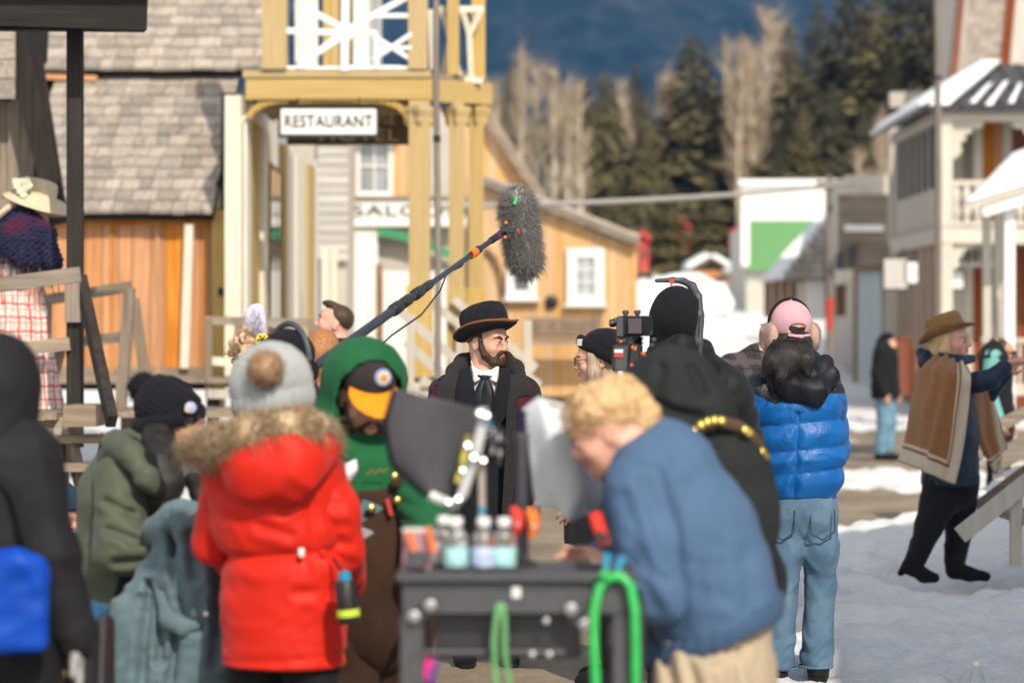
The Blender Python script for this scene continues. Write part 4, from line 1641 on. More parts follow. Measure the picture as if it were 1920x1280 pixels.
snow_slab('roof_snow', ho, [a0 + Vector((.1, -.02, .03)), a0.lerp(a1, .10) + Vector((0, -.02, .03)), b0 + Vector((.25, -.02, .04)), b0 + Vector((-.08, -.02, .04))], .11, 6)
for t, w, f0, f1 in ((.18, .10, .05, .5), (.25, .12, .0, .55), (.33, .1, .05, .5), (.42, .12, .1, .62), (.52, .12, .3, .8)):
    p_, q_ = a0.lerp(a1, t), b0.lerp(b1, t * .8)
    s_, e_ = p_.lerp(q_, f0) + Vector((0, -.03, .03)), p_.lerp(q_, f1) + Vector((0, -.03, .03))
    wv = Vector((w * .5, 0, 0))
    snow_slab('roof_snow', ho, [s_ - wv, s_ + wv, e_ + wv * .6, e_ - wv * .6], .05, int(t * 50))
bar('parapet', ho, W(1668, 188, 49), W(1730, 186, 49), .2, .3, m_offw)
bx('far_wall', ho, (X(1690, 49.2), 49.2, 2.9), (.5, .2, 6.0), m_offw)
# shingled tower
tw = thing('shingled_tower', (X(1850, 47), 47, 5.6), 'shingled tower with red brown corner trim above the hotel roof', 'tower')
bar('corner_trim', tw, W(1786, 150, 47), W(1808, -60, 47), .14, .16, m_redwood, up=(0, 1, 0))
bar('corner_trim', tw, W(1880, 150, 47), W(1900, -60, 47), .16, .16, m_redwood, up=(0, 1, 0))
bar('corner_trim', tw, W(1920, 150, 47.2), W(1938, -60, 47.2), .16, .16, m_redwood, up=(0, 1, 0))
bar('side_trim', tw, W(1900, 150, 47.1), W(1920, -60, 47.1), .22, .1, m_offw, up=(0, 1, 0))
bar('side_trim', tw, W(1800, 150, 47.05), W(1820, -60, 47.05), .12, .1, m_offw, up=(0, 1, 0))
for j in range(17):
    y0 = 142 - 11.5 * j
    xl, xr = 1802 + 22 * j * .055, 1874 + 22 * j * .055
    pxx = xl
    while pxx < xr - 3:
        w = rng.uniform(11, 17)
        w = min(w, xr - pxx)
        bx('shingle', tw, W(pxx + w / 2, y0, 47.0 - rng.uniform(0, .015)), ((w - .7) / F * 47, .03, .15), m_shake, Matrix.Rotation(R(8), 3, 'X'))
        pxx += w
one('body', tw, lambda m: m.box((X(1850, 48.2), 48.3, 8.2), (1.5, 2.4, 5.2)), m_offw)
# hanging signs on the far posts
for px, py, w, h, lab in ((1679, 513, .40, .52, 'grey hanging board with dark frame left of the hotel posts'), (1708, 511, .22, .36, 'small white sign between the hotel side posts'), (1795, 525, .2, .3, 'small white notice right of the hotel corner post')):
    c = W(px, py, 42.4 if px != 1795 else 43.6)
    t = thing('hanging_sign', c, lab, 'sign')
    one('frame', t, lambda m: m.box(c + Vector((0, .01, 0)), (w + .07, .04, h + .07)), m_iron)
    one('board', t, lambda m: m.box(c, (w, .045, h)), m_greysid if px == 1679 else m_white)
    for s_ in (-.3, .3):
        one('hanger', t, lambda m: m.tube([c + Vector((w * s_, 0, h / 2)), c + Vector((w * s_, 0, h / 2 + .22))], .012, 6), m_iron)
for px, py, lab in ((1694, 665, 'red brown plank box at the foot of the leftmost hotel post'), (1722, 690, 'red brown plank box just left of the woman in the tan hat')):
    c = W(px, py, 41.5)
    t = thing('post_box', Vector((c.x, 41.5, hz0)), lab, 'planter box')
    for i in range(4):
        bx('board', t, (c.x - .08 + .053 * i, 41.5, c.z - .2), (.05, .2, .95), m_redwood)
    one('rim', t, lambda m: m.box((c.x, 41.5, c.z + .29), (.26, .24, .05)), m_redwood)

# ------------------------------------------------------------------ H: nearer porch roof at right edge
nY = 30.0
k = F / nY
X = lambda p, y=30.0: (p - 960) / F * y
np_ = thing('snowy_porch', (X(1890), nY, 0), 'white porch with snow covered roof at the right edge', 'porch')
pr = [W(1812, 384, nY - .3), W(2010, 322, nY - .3), W(2010, 250, nY + 1.6), W(1900, 292, nY + 1.6)]
one('roof', np_, lambda m: m.prism(pr, (0, 0, -.07)), m_offw)
snow_slab('roof_snow', np_, [p + Vector((0, 0, .01)) for p in pr], .09, 12)
bar('eave_beam', np_, W(1840, 396, nY - .2), W(2010, 344, nY - .2), .12, .16, m_white_x)
for px, w, y in ((1892, .125, nY), (1850, .10, nY + 1.0), (1872, .10, nY + 1.5), (1985, .13, nY)):
    t0 = W(px, 398, y)
    bx('post', np_, (t0.x, y, t0.z / 2 + .02), (w, w, t0.z + .05), m_white if w > .12 else m_offw)
bar('hand_rail', np_, W(1840, 636, nY + .3), W(2000, 640, nY + .3), .07, .07, m_offw)
bar('deck_edge', np_, W(1800, 730, nY + .2), W(2000, 730, nY + .2), .2, .14, m_offw)
for i in range(7):
    bx('baluster', np_, W(1846 + 22 * i, 685, nY + .3), (.04, .04, .6), m_offw)

# the tall building just outside the picture at right, whose shade lies on the snow
big_b = thing('plank_store', (7.2, 6.35, 0), 'tall plank store beside the street just outside the right edge', 'building')
one('wall', big_b, lambda m: m.box((7.2, 6.35, 3.2), (5.6, 8.9, 6.7)), m_grey_z)
one('roof', big_b, lambda m: m.prism([(4.25, 1.85, 6.5), (7.2, 1.85, 7.0), (10.2, 1.85, 6.5)], (0, 9.05, 0)), m_shake)
for i in range(7):
    bx('wall_board', big_b, (4.38, 2.3 + 1.25 * i, 3.1), (.04, .18, 6.2), m_grey_z)

# stair with white rails beside the woman in the poncho
sr = thing('snowy_stair', (4.1, 15.6, 0), 'pale stair rails rising out of the snow beside the woman in the poncho', 'stairs')
bar('handrail', sr, W(1800, 1003, 15.2), W(1990, 852, 15.2), .05, .105, m_offw)
bar('stringer', sr, W(1836, 958, 16.1), W(1990, 842, 16.1), .05, .13, m_grey_x)
bar('post', sr, W(1905, 925, 15.25), W(1905, 1060, 15.25), .07, .07, m_offw)
for i in range(5):
    bx('tread', sr, Vector((W(1930, 0, 15.6).x + .2 * i, 15.65, .42 + .16 * i)), (.26, .9, .05), m_grey_y)
bar('handrail', sr, W(1868, 800, 18.4), W(1990, 738, 18.4), .06, .09, m_grey_x)
bar('post', sr, W(1872, 800, 18.4), W(1872, 900, 18.4), .07, .07, m_offw)
bar('stringer', sr, W(1870, 862, 18.3), W(1990, 800, 18.3), .05, .16, m_grey_x)

# ------------------------------------------------------------------ poles and the overhead cable
m_pole = wood('pole_wood', (.13, .11, .095), (.26, .225, .19), 'Z')
for px, Y, top, r_, lab in ((819, 21.5, -200, .030, 'thin grey pole in front of the yellow balcony posts'), (1758, 38, -300, .055, 'tall thin grey pole in front of the hotel'), (1556, 46, 330, .075, 'wooden utility pole with red band in the street')):
    x = (px - 960) / F * Y
    t = thing('utility_pole', (x, Y, gz(x, Y) - .1), lab, 'pole')
    zt = CZ + (640 - top) / F * Y
    one('shaft', t, lambda m: m.tube([(x, Y, gz(x, Y) - .1), (x + .012, Y, zt * .4), (x - .008, Y, zt * .75), (x, Y, zt)], [r_, r_ * .98, r_ * .95, r_ * .8], 12), m_pole, smooth=True)
    if px == 1556:
        one('red_band', t, lambda m: m.tube([W(1556, 560, Y), W(1556, 618, Y)], r_ * 1.07, 12), m_red, smooth=True)
        bar('crossarm', t, W(1530, 344, Y - .1), W(1600, 344, Y - .1), .07, .09, m_pole)
    else:
        one('collar', t, lambda m: m.tube([(x, Y, zt * .6), (x, Y, zt * .6 + .06)], r_ * 1.2, 10), m_iron)
t = thing('overhead_cable', W(1500, 350, 46), 'thick grey cable slung across the street to the utility pole', 'cable')
pts = []
a, b = W(826, 388, 31), W(1600, 345, 46)
for i in range(19):
    u = i / 18
    pts.append(a.lerp(b, u) + Vector((0, 0, -.28 * 4 * u * (1 - u) * .25)))
one('cable', t, lambda m: m.tube(pts, .038, 8), plain('grey_cable', (.36, .34, .30), .6), smooth=True)

# ================================================================== PEOPLE
sk_fair = skin('fair_skin', (.62, .36, .26))
sk_pink = skin('pink_skin', (.68, .38, .28))
sk_tan = skin('tan_skin', (.50, .26, .165))
sk_brown = skin('brown_skin', (.30, .14, .085))
m_eyew = plain('eye_white', (.75, .72, .68), .25, bs=0, var=.05)
m_iris = plain('dark_iris', (.03, .018, .012), .15, bs=0)
m_lip = plain('lip_skin', (.50, .19, .15), .45, bs=.05)


def hair_mat(name, c1, c2, st=(1, 1, .12), scale=120):
    m, nt, b = new_mat(name)
    n1 = noise(nt, wpos(nt, st), scale, 4, .7)
    nt.links.new(ramp(nt, n1, [(.3, c1), (.7, c2)]), b.inputs['Base Color'])
    b.inputs['Roughness'].default_value = .5
    b.inputs['Specular IOR Level'].default_value = .35
    bump(nt, b, n1, .6, .006)
    return m


h_black = hair_mat('black_hair', (.006, .005, .005), (.03, .024, .022))
h_brown = hair_mat('brown_hair', (.025, .012, .007), (.085, .045, .025))
h_beard = hair_mat('beard_hair', (.018, .009, .006), (.075, .036, .02), (1, 1, .4), 220)
h_blond = hair_mat('blond_hair', (.42, .25, .11), (.72, .50, .27), (1, 1, .6), 60)
h_gold = hair_mat('golden_hair', (.46, .29, .13), (.74, .54, .30))
h_ginger = hair_mat('ginger_hair', (.24, .085, .028), (.50, .23, .09))
h_ash = hair_mat('ash_blond_hair', (.26, .17, .11), (.55, .42, .31))
h_tan = hair_mat('tan_curls', (.40, .25, .14), (.62, .43, .28), (1, 1, .6), 60)
m_black = fabric('black_cloth', (.008, .008, .0095), .85)
m_black2 = fabric('black_nylon', (.010, .011, .014), .6, sheen=.05)
m_navyk = fabric('dark_knit', (.009, .009, .013), .95, bscale=160, bs=.6)
m_jean = None


def knit(name, col, axis=(1, 1, 0), rib=0.0):
    return fabric(name, col, .95, .15, 10, .7, 180, .2, .3)


class Fig:
    """A person: an Empty at the feet, joints laid out from height and facing, then moved where the photograph puts them."""

    def __init__(s, label, Y, px, yaw, H=1.72, z0=None, hs=1.0, head=None, hyaw=None, hpitch=0, hroll=0, wd=1.0, hdy=0.0, **J):
        s.Y, s.yaw, s.H = Y, yaw, H
        x = (px - 960) / F * Y
        z0 = gz(x, Y) if z0 is None else z0
        s.root = Vector((x, Y, z0))
        s.o = thing('person', s.root, label, 'person')
        s.B = basis(yaw)
        s.l, s.f, s.u = Vector(s.B.col[0]), Vector(s.B.col[1]), Vector(s.B.col[2])
        k = H / 1.72
        s.k, s.hs, s.wd = k, hs, wd
        P = lambda a, b, c: s.root + (s.l * a + s.f * b + s.u * c) * k
        s.P = P
        s.J = dict(head=P(0, .03, 1.60), neck=P(0, -.015, 1.45), chest=P(0, 0, 1.27), waist=P(0, 0, 1.06), hip=P(0, 0, .92))
        for n, q in (('L', 1), ('R', -1)):
            s.J.update({'sh' + n: P(.185 * q, 0, 1.40), 'el' + n: P(.235 * q, -.03, 1.12), 'wr' + n: P(.235 * q, .06, .87),
                        'hp' + n: P(.09 * q, 0, .92), 'kn' + n: P(.10 * q, .02, .49), 'an' + n: P(.105 * q, -.02, .085)})
        for kx, v in J.items():
            s.J[kx] = W(v[0], v[1], Y + (v[2] if len(v) > 2 else 0)) if not isinstance(v, Vector) else v
        if head is not None:
            s.J['head'] = W(head[0], head[1], Y + hdy)
        s.hB = basis(yaw if hyaw is None else hyaw, hpitch, hroll)
        for n in 'LR':
            s.J.setdefault('hd' + n, None)

    def hl(s, x, y, z):
        """A point in the head's own frame: left, forward, up from eye level."""
        return s.J['head'] + s.hB @ (Vector((x, y, z)) * s.hs)

    def head_ops(s, m, ears=True, fem=False):
        q, B, h = s.hl, s.hB, s.hs
        e = lambda c, r, k=.02, op='u': m.ell(q(*c), tuple(v * h for v in r), B, k * h, op)
        e((0, -.018, .035), (.074, .095, .086))
        e((0, .012, -.03), (.062, .072, .08), .04)
        e((0, .045, -.065), (.047 if fem else .052, .045, .045), .03)
        e((0, .074, -.096), (.02, .018, .018), .03)
        e((0, .058, .04), (.055, .035, .04), .03)
        m.cone(q(-.036, .083, .021), q(.036, .083, .021), .010 * h, .010 * h, .02 * h)
        for sx in (-1, 1):
            e((sx * .033, .098, .0), (.017, .014, .011), .012, 's')
            e((sx * .033, .081, .0), (.0145, .0145, .0125), .004)
            e((sx * .042, .062, -.03), (.024, .026, .022), .025)
            if ears:
                e((sx * .076, -.012, -.012), (.010, .021, .032), .006)
                e((sx * .084, -.008, -.012), (.006, .012, .02), .006, 's')
        m.chain([q(0, .092, .012), q(0, .108, -.018), q(0, .112, -.03)], [.008 * h, .011 * h, .013 * h], .012 * h)
        for sx in (-1, 1):
            e((sx * .012, .100, -.033), (.009, .011, .008), .008)
        e((0, .092, -.055), (.021, .012, .0055), .006)
        e((0, .091, -.064), (.019, .012, .0065), .006)
        e((0, .088, -.0598), (.022, .016, .0018), .003, 's')
        m.cone(q(0, -.03, -.05), s.J['neck'], .054 * h, .062 * s.k, .03)

    def face(s, brow=None, lips=True, iris=None, look=0.0, eyes=True):
        q, h = s.hl, s.hs
        iris = iris or m_iris
        if eyes:
            for sx in (-1, 1):
                m = MB()
                c = q(sx * .033, .0842, .001)
                m.lathe(c - Vector(s.hB.col[1]) * .0, [(.0118 * h * math.cos(a), .0118 * h * math.sin(a)) for a in (-1.4, -.8, -.3, .1, .5, .9, 1.3)], Vector(s.hB.col[1]), 12)
                eye = m.build('eye', m_eyew, s.o, smooth=True)
                g = (Vector(s.hB.col[1]) + Vector(s.hB.col[0]) * look).normalized()
                one('iris', eye, lambda mm: mm.lathe(c + g * .0102 * h, [(.0062 * h, -.001), (.0058 * h, .0012), (.002, .002)], g, 10), iris, smooth=True)
                S().chain([q(sx * .017, .0945, .0085), q(sx * .033, .0968, .0105), q(sx * .047, .089, .005)], [.003 * h, .0036 * h, .003 * h], .004).build('eyelid', s.skin, s.o, .0026)
        if brow:
            for sx in (-1, 1):
                S().chain([q(sx * .013, .099, .0185), q(sx * .034, .0985, .027), q(sx * .053, .083, .0225)], [.0052 * h, .0056 * h, .0028 * h], .006).wrinkle(.002, 300, 1).build('eyebrow', brow, s.o, .003)
        if lips:
            L = S()
            L.ell(q(0, .0935, -.0548), (.020 * h, .0115 * h, .0052 * h), s.hB, .004)
            L.ell(q(0, .0925, -.0648), (.0185 * h, .012 * h, .0062 * h), s.hB, .004)
            L.ell(q(0, .10, -.0597), (.024 * h, .02 * h, .0014 * h), s.hB, .002, 's')
            L.build('mouth', m_lip, s.o, .0028)

    def hand_ops(s, m, w, d, n, th, curl=.5, g=1.0, spread=.012, fist=None):
        """Palm and five fingers from wrist w along d; n is the palm normal, th points to the thumb side."""
        d, n = Vector(d).normalized(), Vector(n).normalized()
        t = d.cross(n).normalized()
        if t.dot(Vector(th)) < 0:
            t = -t
        n = n * 1.0
        M = Matrix((t, d, n)).transposed()
        m.cone(w - d * .02, w + d * .03 * g, .028 * g, .03 * g, .015, (n, .72))
        m.ell(w + d * .055 * g, (.042 * g, .05 * g, .019 * g), M, .015)
        for i, L in enumerate((.070, .078, .072, .056)):
            b = w + d * (.094 - .004 * abs(i - 1.2)) * g + t * (.030 - .020 * i) * g
            d1 = (d + t * (.16 - .11 * i) + n * curl * .55).normalized()
            d2 = (d + t * (.10 - .07 * i) + n * curl * 1.7).normalized()
            p1 = b + d1 * L * .52 * g
            m.chain([b - d * .018 * g, b, p1, p1 + d2 * L * .5 * g], [.0098 * g, .0098 * g, .0088 * g, .0074 * g], .006)
        b = w + d * .028 * g + t * .03 * g
        p1 = b + (d * .75 + t * .75 + n * .25).normalized() * .042 * g
        m.chain([w + d * .03 * g + t * .012 * g, b, p1, p1 + (d * 1.0 + t * .25 + n * .35).normalized() * .034 * g], [.014 * g, .0135 * g, .0115 * g, .009 * g], .008)

    def body(s, skin_mat, h=.011, ears=True, fem=False, hands=None, name='body', legs=True):
        s.skin = skin_mat
        J, k, f = s.J, s.k, s.f
        m = S()
        s.head_ops(m, ears, fem)
        tor = (s.f, .66)
        m.chain([J['neck'], J['neck'].lerp(J['chest'], .35), J['chest'], J['waist'], J['hip']], [.06 * k, .11 * k, .145 * s.wd * k, .125 * s.wd * k, .15 * s.wd * k], .05, tor)
        for n in 'LR':
            m.cone(J['neck'].lerp(J['sh' + n], .25), J['sh' + n], .05 * k, .05 * k, .03)
            m.chain([J['sh' + n], J['el' + n], J['wr' + n]], [.048 * k, .038 * k, .026 * k], .02)
            if legs:
                m.chain([J['hp' + n], J['kn' + n], J['an' + n]], [.078 * s.wd * k, .052 * k, .036 * k], .03)
                m.cone(J['an' + n], J['an' + n] + s.f * .13 - s.u * .045, .034 * k, .028 * k, .02)
            spec = (hands or {}).get(n)
            d = (J['wr' + n] - J['el' + n]).normalized()
            if spec is None:
                inn = s.l * (-1 if n == 'L' else 1)
                s.hand_ops(m, J['wr' + n], d, inn, s.f, .45)
            else:
                s.hand_ops(m, J['wr' + n], spec[0] or d, spec[1], spec[2], spec[3])
        return m.build(name, skin_mat, s.o, h)

    def torso_ops(s, m, t=.03, hem=None, sq=.70, r=None, k=.06, quilt=None, to='hip'):
        J, kk = s.J, s.k
        r = r or (.075, .13, .165, .155, .175)
        r = [v * kk * s.wd + t - .03 for v in r]
        pts = [J['neck'] - s.u * .02, J['neck'].lerp(J['chest'], .4), J['chest'], J['waist'], J['hip']]
        if hem is not None:
            pts.append(hem if isinstance(hem, Vector) else Vector((J['hip'].x, J['hip'].y, hem)))
            r.append(r[-1] + .012)
        m.chain(pts, r, k, (s.f, sq), quilt=quilt)
        for n in 'LR':
            m.cone(J['neck'].lerp(J['sh' + n], .3) - s.u * .015, J['sh' + n] - s.u * .015, .062 * kk + t - .03, .062 * kk + t - .03, .05)
        return m

    def sleeve_ops(s, m, t=.03, n='LR', r=(.075, .062, .05), k=.025, quilt=None, cuff=0.0):
        J, kk = s.J, s.k
        for c in n:
            w = J['wr' + c] + (J['wr' + c] - J['el' + c]).normalized() * cuff
            m.chain([J['sh' + c] - s.u * .012, J['el' + c], w], [v * kk + t - .03 for v in r], k, quilt=quilt)
        return m

    def leg_ops(s, m, t=.02, r=(.105, .078, .07), hem=.06, k=.03):
        J, kk = s.J, s.k
        m.chain([J['waist'].lerp(J['hip'], .3), J['hip']], [(.145 * s.wd) * kk + t - .02, (.165 * s.wd) * kk + t - .02], .04, (s.f, .74))
        for n in 'LR':
            b = J['an' + n].lerp(J['kn' + n], hem / .4)
            m.chain([J['hp' + n], J['kn' + n], b], [v * kk + t - .02 for v in r], k)
        return m

    def shoes(s, mat, L=.155, boot=0.0, toe=None):
        for n in 'LR':
            a = s.J['an' + n]
            f = (toe or {}).get(n, s.f)
            z = Vector((0, 0, 1))
            lo = a - z * (.085 * s.k)
            m = S()
            m.ell(lo + z * .045 + f * .045, (.048, .135, .05), Matrix((f.cross(z), f, z)).transposed(), .03)
            m.ell(lo + z * .038 + f * .12, (.046, .06, .036), Matrix((f.cross(z), f, z)).transposed(), .03)
            m.cone(lo + z * .06 - f * .03, a + z * (.03 + boot), .052, .054 + boot * .06, .03)
            m.plane(lo + z * .004, (0, 0, -1))
            o = m.build('boot' if boot else 'shoe', mat, s.o, .011)
            one('sole', o, lambda q: q.prism([lo + f * x + f.cross(z) * y + z * .002 for x, y in ((-.08, -.04), (.1, -.05), (.17, -.03), (.185, 0), (.17, .03), (.1, .05), (-.08, .04))], z * .022), m_black)


def lathe2(name, parent, c, B, prof, a, b, mat, seg=40, mod=None, smooth_=True):
    """Elliptical turned solid in frame B (left, forward, up): prof is (scale, height)."""
    V, Fq = [], []
    for r, h in prof:
        for k in range(seg):
            an = 2 * math.pi * k / seg
            p = Vector((math.cos(an) * a * r, math.sin(an) * b * r, h))
            if mod:
                p = mod(p, an, r)
            V.append(Vector(c) + B @ p)
    n = len(prof)
    for i in range(n - 1):
        for k in range(seg):
            k2 = (k + 1) % seg
            Fq.append((i * seg + k, i * seg + k2, (i + 1) * seg + k2, (i + 1) * seg + k))
    m = MB()
    m.add(V, Fq + [tuple(range(seg))[::-1], tuple((n - 1) * seg + k for k in range(seg))])
    return m.build(name, mat, parent, smooth=smooth_)


def sheet(name, parent, rows, mat, thick=.006, fold=0.0, ff=30, seed=0, sub=6, kind=None):
    """A cloth panel through a grid of control points (rows of equal length), with folds, real thickness and a UV map."""
    G = np.array([[tuple(p) for p in r] for r in rows], float)

    def up(A, ax, n):
        A = np.moveaxis(A, ax, 0)
        m = A.shape[0]
        t = np.linspace(0, m - 1, (m - 1) * n + 1)
        i = np.clip(t.astype(int), 0, m - 2)
        f = (t - i)[:, None, None]
        g = lambda j: A[np.clip(j, 0, m - 1)]
        p0, p1, p2, p3 = g(i - 1), g(i), g(i + 1), g(i + 2)
        out = .5 * ((2 * p1) + (-p0 + p2) * f + (2 * p0 - 5 * p1 + 4 * p2 - p3) * f ** 2 + (-p0 + 3 * p1 - 3 * p2 + p3) * f ** 3)
        return np.moveaxis(out, 0, ax)
    G = up(up(G, 0, sub), 1, sub)
    nu, nv = G.shape[:2]
    du = np.gradient(G, axis=0)
    dv = np.gradient(G, axis=1)
    Nn = np.cross(dv, du)
    Nn /= np.linalg.norm(Nn, axis=2)[:, :, None] + 1e-9
    if fold:
        r = np.random.RandomState(seed)
        v = np.linspace(0, 1, nv)[None, :]
        u = np.linspace(0, 1, nu)[:, None]
        w = np.sin(v * ff + 1.3 * np.sin(u * 3 + seed) + r.rand() * 6) * (.25 + .75 * u) + .5 * np.sin(v * ff * 1.9 + u * 5 + r.rand() * 6)
        G = G + Nn * (w * fold)[:, :, None]
    A = G + Nn * thick / 2
    Bk = G - Nn * thick / 2
    V = np.concatenate([A.reshape(-1, 3), Bk.reshape(-1, 3)])
    n = nu * nv
    i, j = np.meshgrid(np.arange(nu - 1), np.arange(nv - 1), indexing='ij')
    q = (i * nv + j).ravel()
    top = np.stack([q, q + 1, q + nv + 1, q + nv], 1)
    bot = top[:, ::-1] + n
    ring = [k for k in range(nv)] + [k * nv + nv - 1 for k in range(1, nu)] + [(nu - 1) * nv + k for k in range(nv - 2, -1, -1)] + [k * nv for k in range(nu - 2, 0, -1)]
    ring = np.array(ring)
    r2 = np.roll(ring, -1)
    edge = np.stack([ring, ring + n, r2 + n, r2], 1)
    Q = np.concatenate([top, bot, edge])
    o0 = np.array(origin(parent)) if parent is not None else np.zeros(3)
    me = mesh_np(name, V - o0, Q, mat)
    uv = np.stack([np.tile(np.linspace(0, 1, nv), nu), np.repeat(np.linspace(0, 1, nu), nv)], 1)
    uv = np.concatenate([uv, uv])
    layer = me.uv_layers.new(name='UVMap')
    li = np.zeros(len(me.loops), dtype=np.int32)
    me.loops.foreach_get('vertex_index', li)
    layer.data.foreach_set('uv', uv[li].astype(np.float32).ravel())
    return link(name, me, parent, kind=kind)


def fur_on(name, parent, pts, rad, n, length, width, mat, seed=0, droop=.2, sq=None, jitter=.35):
    """Fur along a thick polyline."""
    r = np.random.RandomState(seed)
    P = np.array([tuple(p) for p in pts])
    rad = np.array(rad if hasattr(rad, '__len__') else [rad] * len(P), float)
    seg = np.linalg.norm(np.diff(P, axis=0), axis=1)
    cum = np.concatenate([[0], np.cumsum(seg)])
    s = r.uniform(-rad[0] * .6, cum[-1] + rad[-1] * .6, n)
    c = np.stack([np.interp(s, cum, P[:, i]) for i in range(3)], 1)
    rr = np.interp(s, cum, rad)
    d = r.normal(size=(n, 3))
    i = np.clip(np.searchsorted(cum, s) - 1, 0, len(P) - 2)
    t = (P[i + 1] - P[i]) / seg[i][:, None]
    ins = (s > 0) & (s < cum[-1])
    d[ins] -= (np.sum(d[ins] * t[ins], 1))[:, None] * t[ins]
    out0, out1 = s <= 0, s >= cum[-1]
    d[out0] -= t[out0] * np.maximum(0, np.sum(d[out0] * t[out0], 1))[:, None] * 2
    d[out1] -= t[out1] * np.minimum(0, np.sum(d[out1] * t[out1], 1))[:, None] * 2
    d /= np.linalg.norm(d, axis=1)[:, None]
    return strands(name, c + d * rr[:, None] * .9, d, length, width, mat, parent, droop, jitter, seed)


def plaid(name, base, line, sx, sz, w=.16, line2=None, band=None, extra_x=True):
    m, nt, b = new_mat(name)
    p = wpos(nt)
    sp = nt.nodes.new('ShaderNodeSeparateXYZ')
    nt.links.new(p, sp.inputs[0])

    def stripes(c, f, w, off=0.0):
        return math_n(nt, 'LESS_THAN', math_n(nt, 'FRACT', math_n(nt, 'ADD', math_n(nt, 'MULTIPLY', c, f), off)), w)
    wob = math_n(nt, 'MULTIPLY', noise(nt, p, 9, 2), .05)
    xx = math_n(nt, 'ADD', math_n(nt, 'ADD', sp.outputs[0], math_n(nt, 'MULTIPLY', sp.outputs[1], .6)), wob)
    zz = math_n(nt, 'ADD', sp.outputs[2], wob)
    c = base
    if band:
        c = mix_rgb(nt, stripes(zz, band[1], band[2], band[3]), base, band[0])
    if extra_x:
        c = mix_rgb(nt, math_n(nt, 'MULTIPLY', stripes(xx, sx, w), .75), c, line)
        c = mix_rgb(nt, math_n(nt, 'MULTIPLY', stripes(xx, sx, .08, .35), .6), c, line2 or line)
    c = mix_rgb(nt, math_n(nt, 'MULTIPLY', stripes(zz, sz, w), .75), c, line)
    c = mix_rgb(nt, math_n(nt, 'MULTIPLY', stripes(zz, sz, .08, .35), .6), c, line2 or line)
    nt.links.new(c, b.inputs['Base Color'])
    b.inputs['Roughness'].default_value = .9
    b.inputs['Specular IOR Level'].default_value = .2
    bump(nt, b, noise(nt, p, 220, 3), .4, .004)
    return m


# ------------------------------------------------------------------ 1 the actor in the bowler hat
m_coat = fabric('charcoal_tweed', (.026, .0235, .024), .95, .55, 240, .7, 300)
m_suit = fabric('black_suit_wool', (.009, .010, .014), .9, .3, 60)
m_shirt = fabric('white_shirt', (.72, .70, .70), .8, .05, 20, .15)
m_tie = fabric('black_satin_tie', (.010, .013, .019), .45, .3, 30)
m_felt = fabric('black_felt', (.013, .013, .016), .95, .3, 40, .5, 320)
m_ribbon = fabric('brown_ribbon', (.20, .072, .028), .6, .15, 40, .2)
m_scarf = plaid('plaid_scarf', (.075, .010, .024), (.12, .014, .03), 14, 24, .10, band=((.010, .016, .055), 3.6, .55, .05), extra_x=False)

A = Fig('bearded man in black bowler hat, charcoal overcoat and plaid scarf looking right', 11.6, 910, 8, 1.69, hs=1.0, head=(913, 641), hyaw=54, hpitch=2, hroll=0,
        neck=(908, 716), chest=(908, 790), waist=(908, 880), hip=(908, 950), shL=(984, 735), shR=(834, 733),
        elL=(1004, 850, .04), elR=(814, 850, .04), wrL=(1001, 930, -.10), wrR=(835, 950, -.08))
A.body(sk_fair, .0062, hands={'L': (Vector((.12, -.25, -1)), Vector((-.75, -.3, -.2)), Vector((-.2, -1, 0)), .5)})
A.face(h_beard, True, look=.25)
q = A.hl
# hair, sideburns, beard, moustache
S().ell(q(0, -.022, .042), (.079, .099, .086), A.hB, .02).ell(q(0, .07, .02), (.1, .075, .09), A.hB, .01, 's').ell(q(0, .0, -.10), (.12, .14, .085), A.hB, .01, 's').wrinkle(.002, 160, 3).build('hair', h_brown, A.o, .005)
bd = S()
for sx in (-1, 1):
    bd.chain([q(sx * .073, .014, .045), q(sx * .073, .016, .005), q(sx * .069, .022, -.03), q(sx * .060, .038, -.062), q(sx * .034, .066, -.094)], [.007, .008, .012, .019, .023], .02)
    bd.chain([q(sx * .006, .101, -.0455), q(sx * .022, .095, -.050), q(sx * .031, .082, -.072)], [.0078, .0088, .0115], .01)
bd.ell(q(0, .076, -.099), (.038, .027, .028), A.hB, .02).ell(q(0, .09, -.079), (.010, .012, .012), A.hB, .01)
bd.ell(q(0, .112, -.060), (.021, .03, .0095), A.hB, .005, 's')
bd.wrinkle(.003, 190, 5).build('beard', h_beard, A.o, .0042)
# bowler hat
hb = basis(54, -17, 0)
hc = W(912, 621, 11.585)
hat = lathe2('bowler_hat', A.o, hc, hb, [(1.0, -.012), (1.01, .0), (1.045, .035), (1.04, .075), (.99, .100), (.87, .120), (.62, .132), (.3, .137), (.01, .138)], .101, .118, m_felt)


def brim_mod(p, an, r):
    t = max(0.0, (r - 1.0) / .4)
    side = abs(math.cos(an)) ** 1.5
    p.z += t ** 1.6 * (.030 * side - .004)
    return p


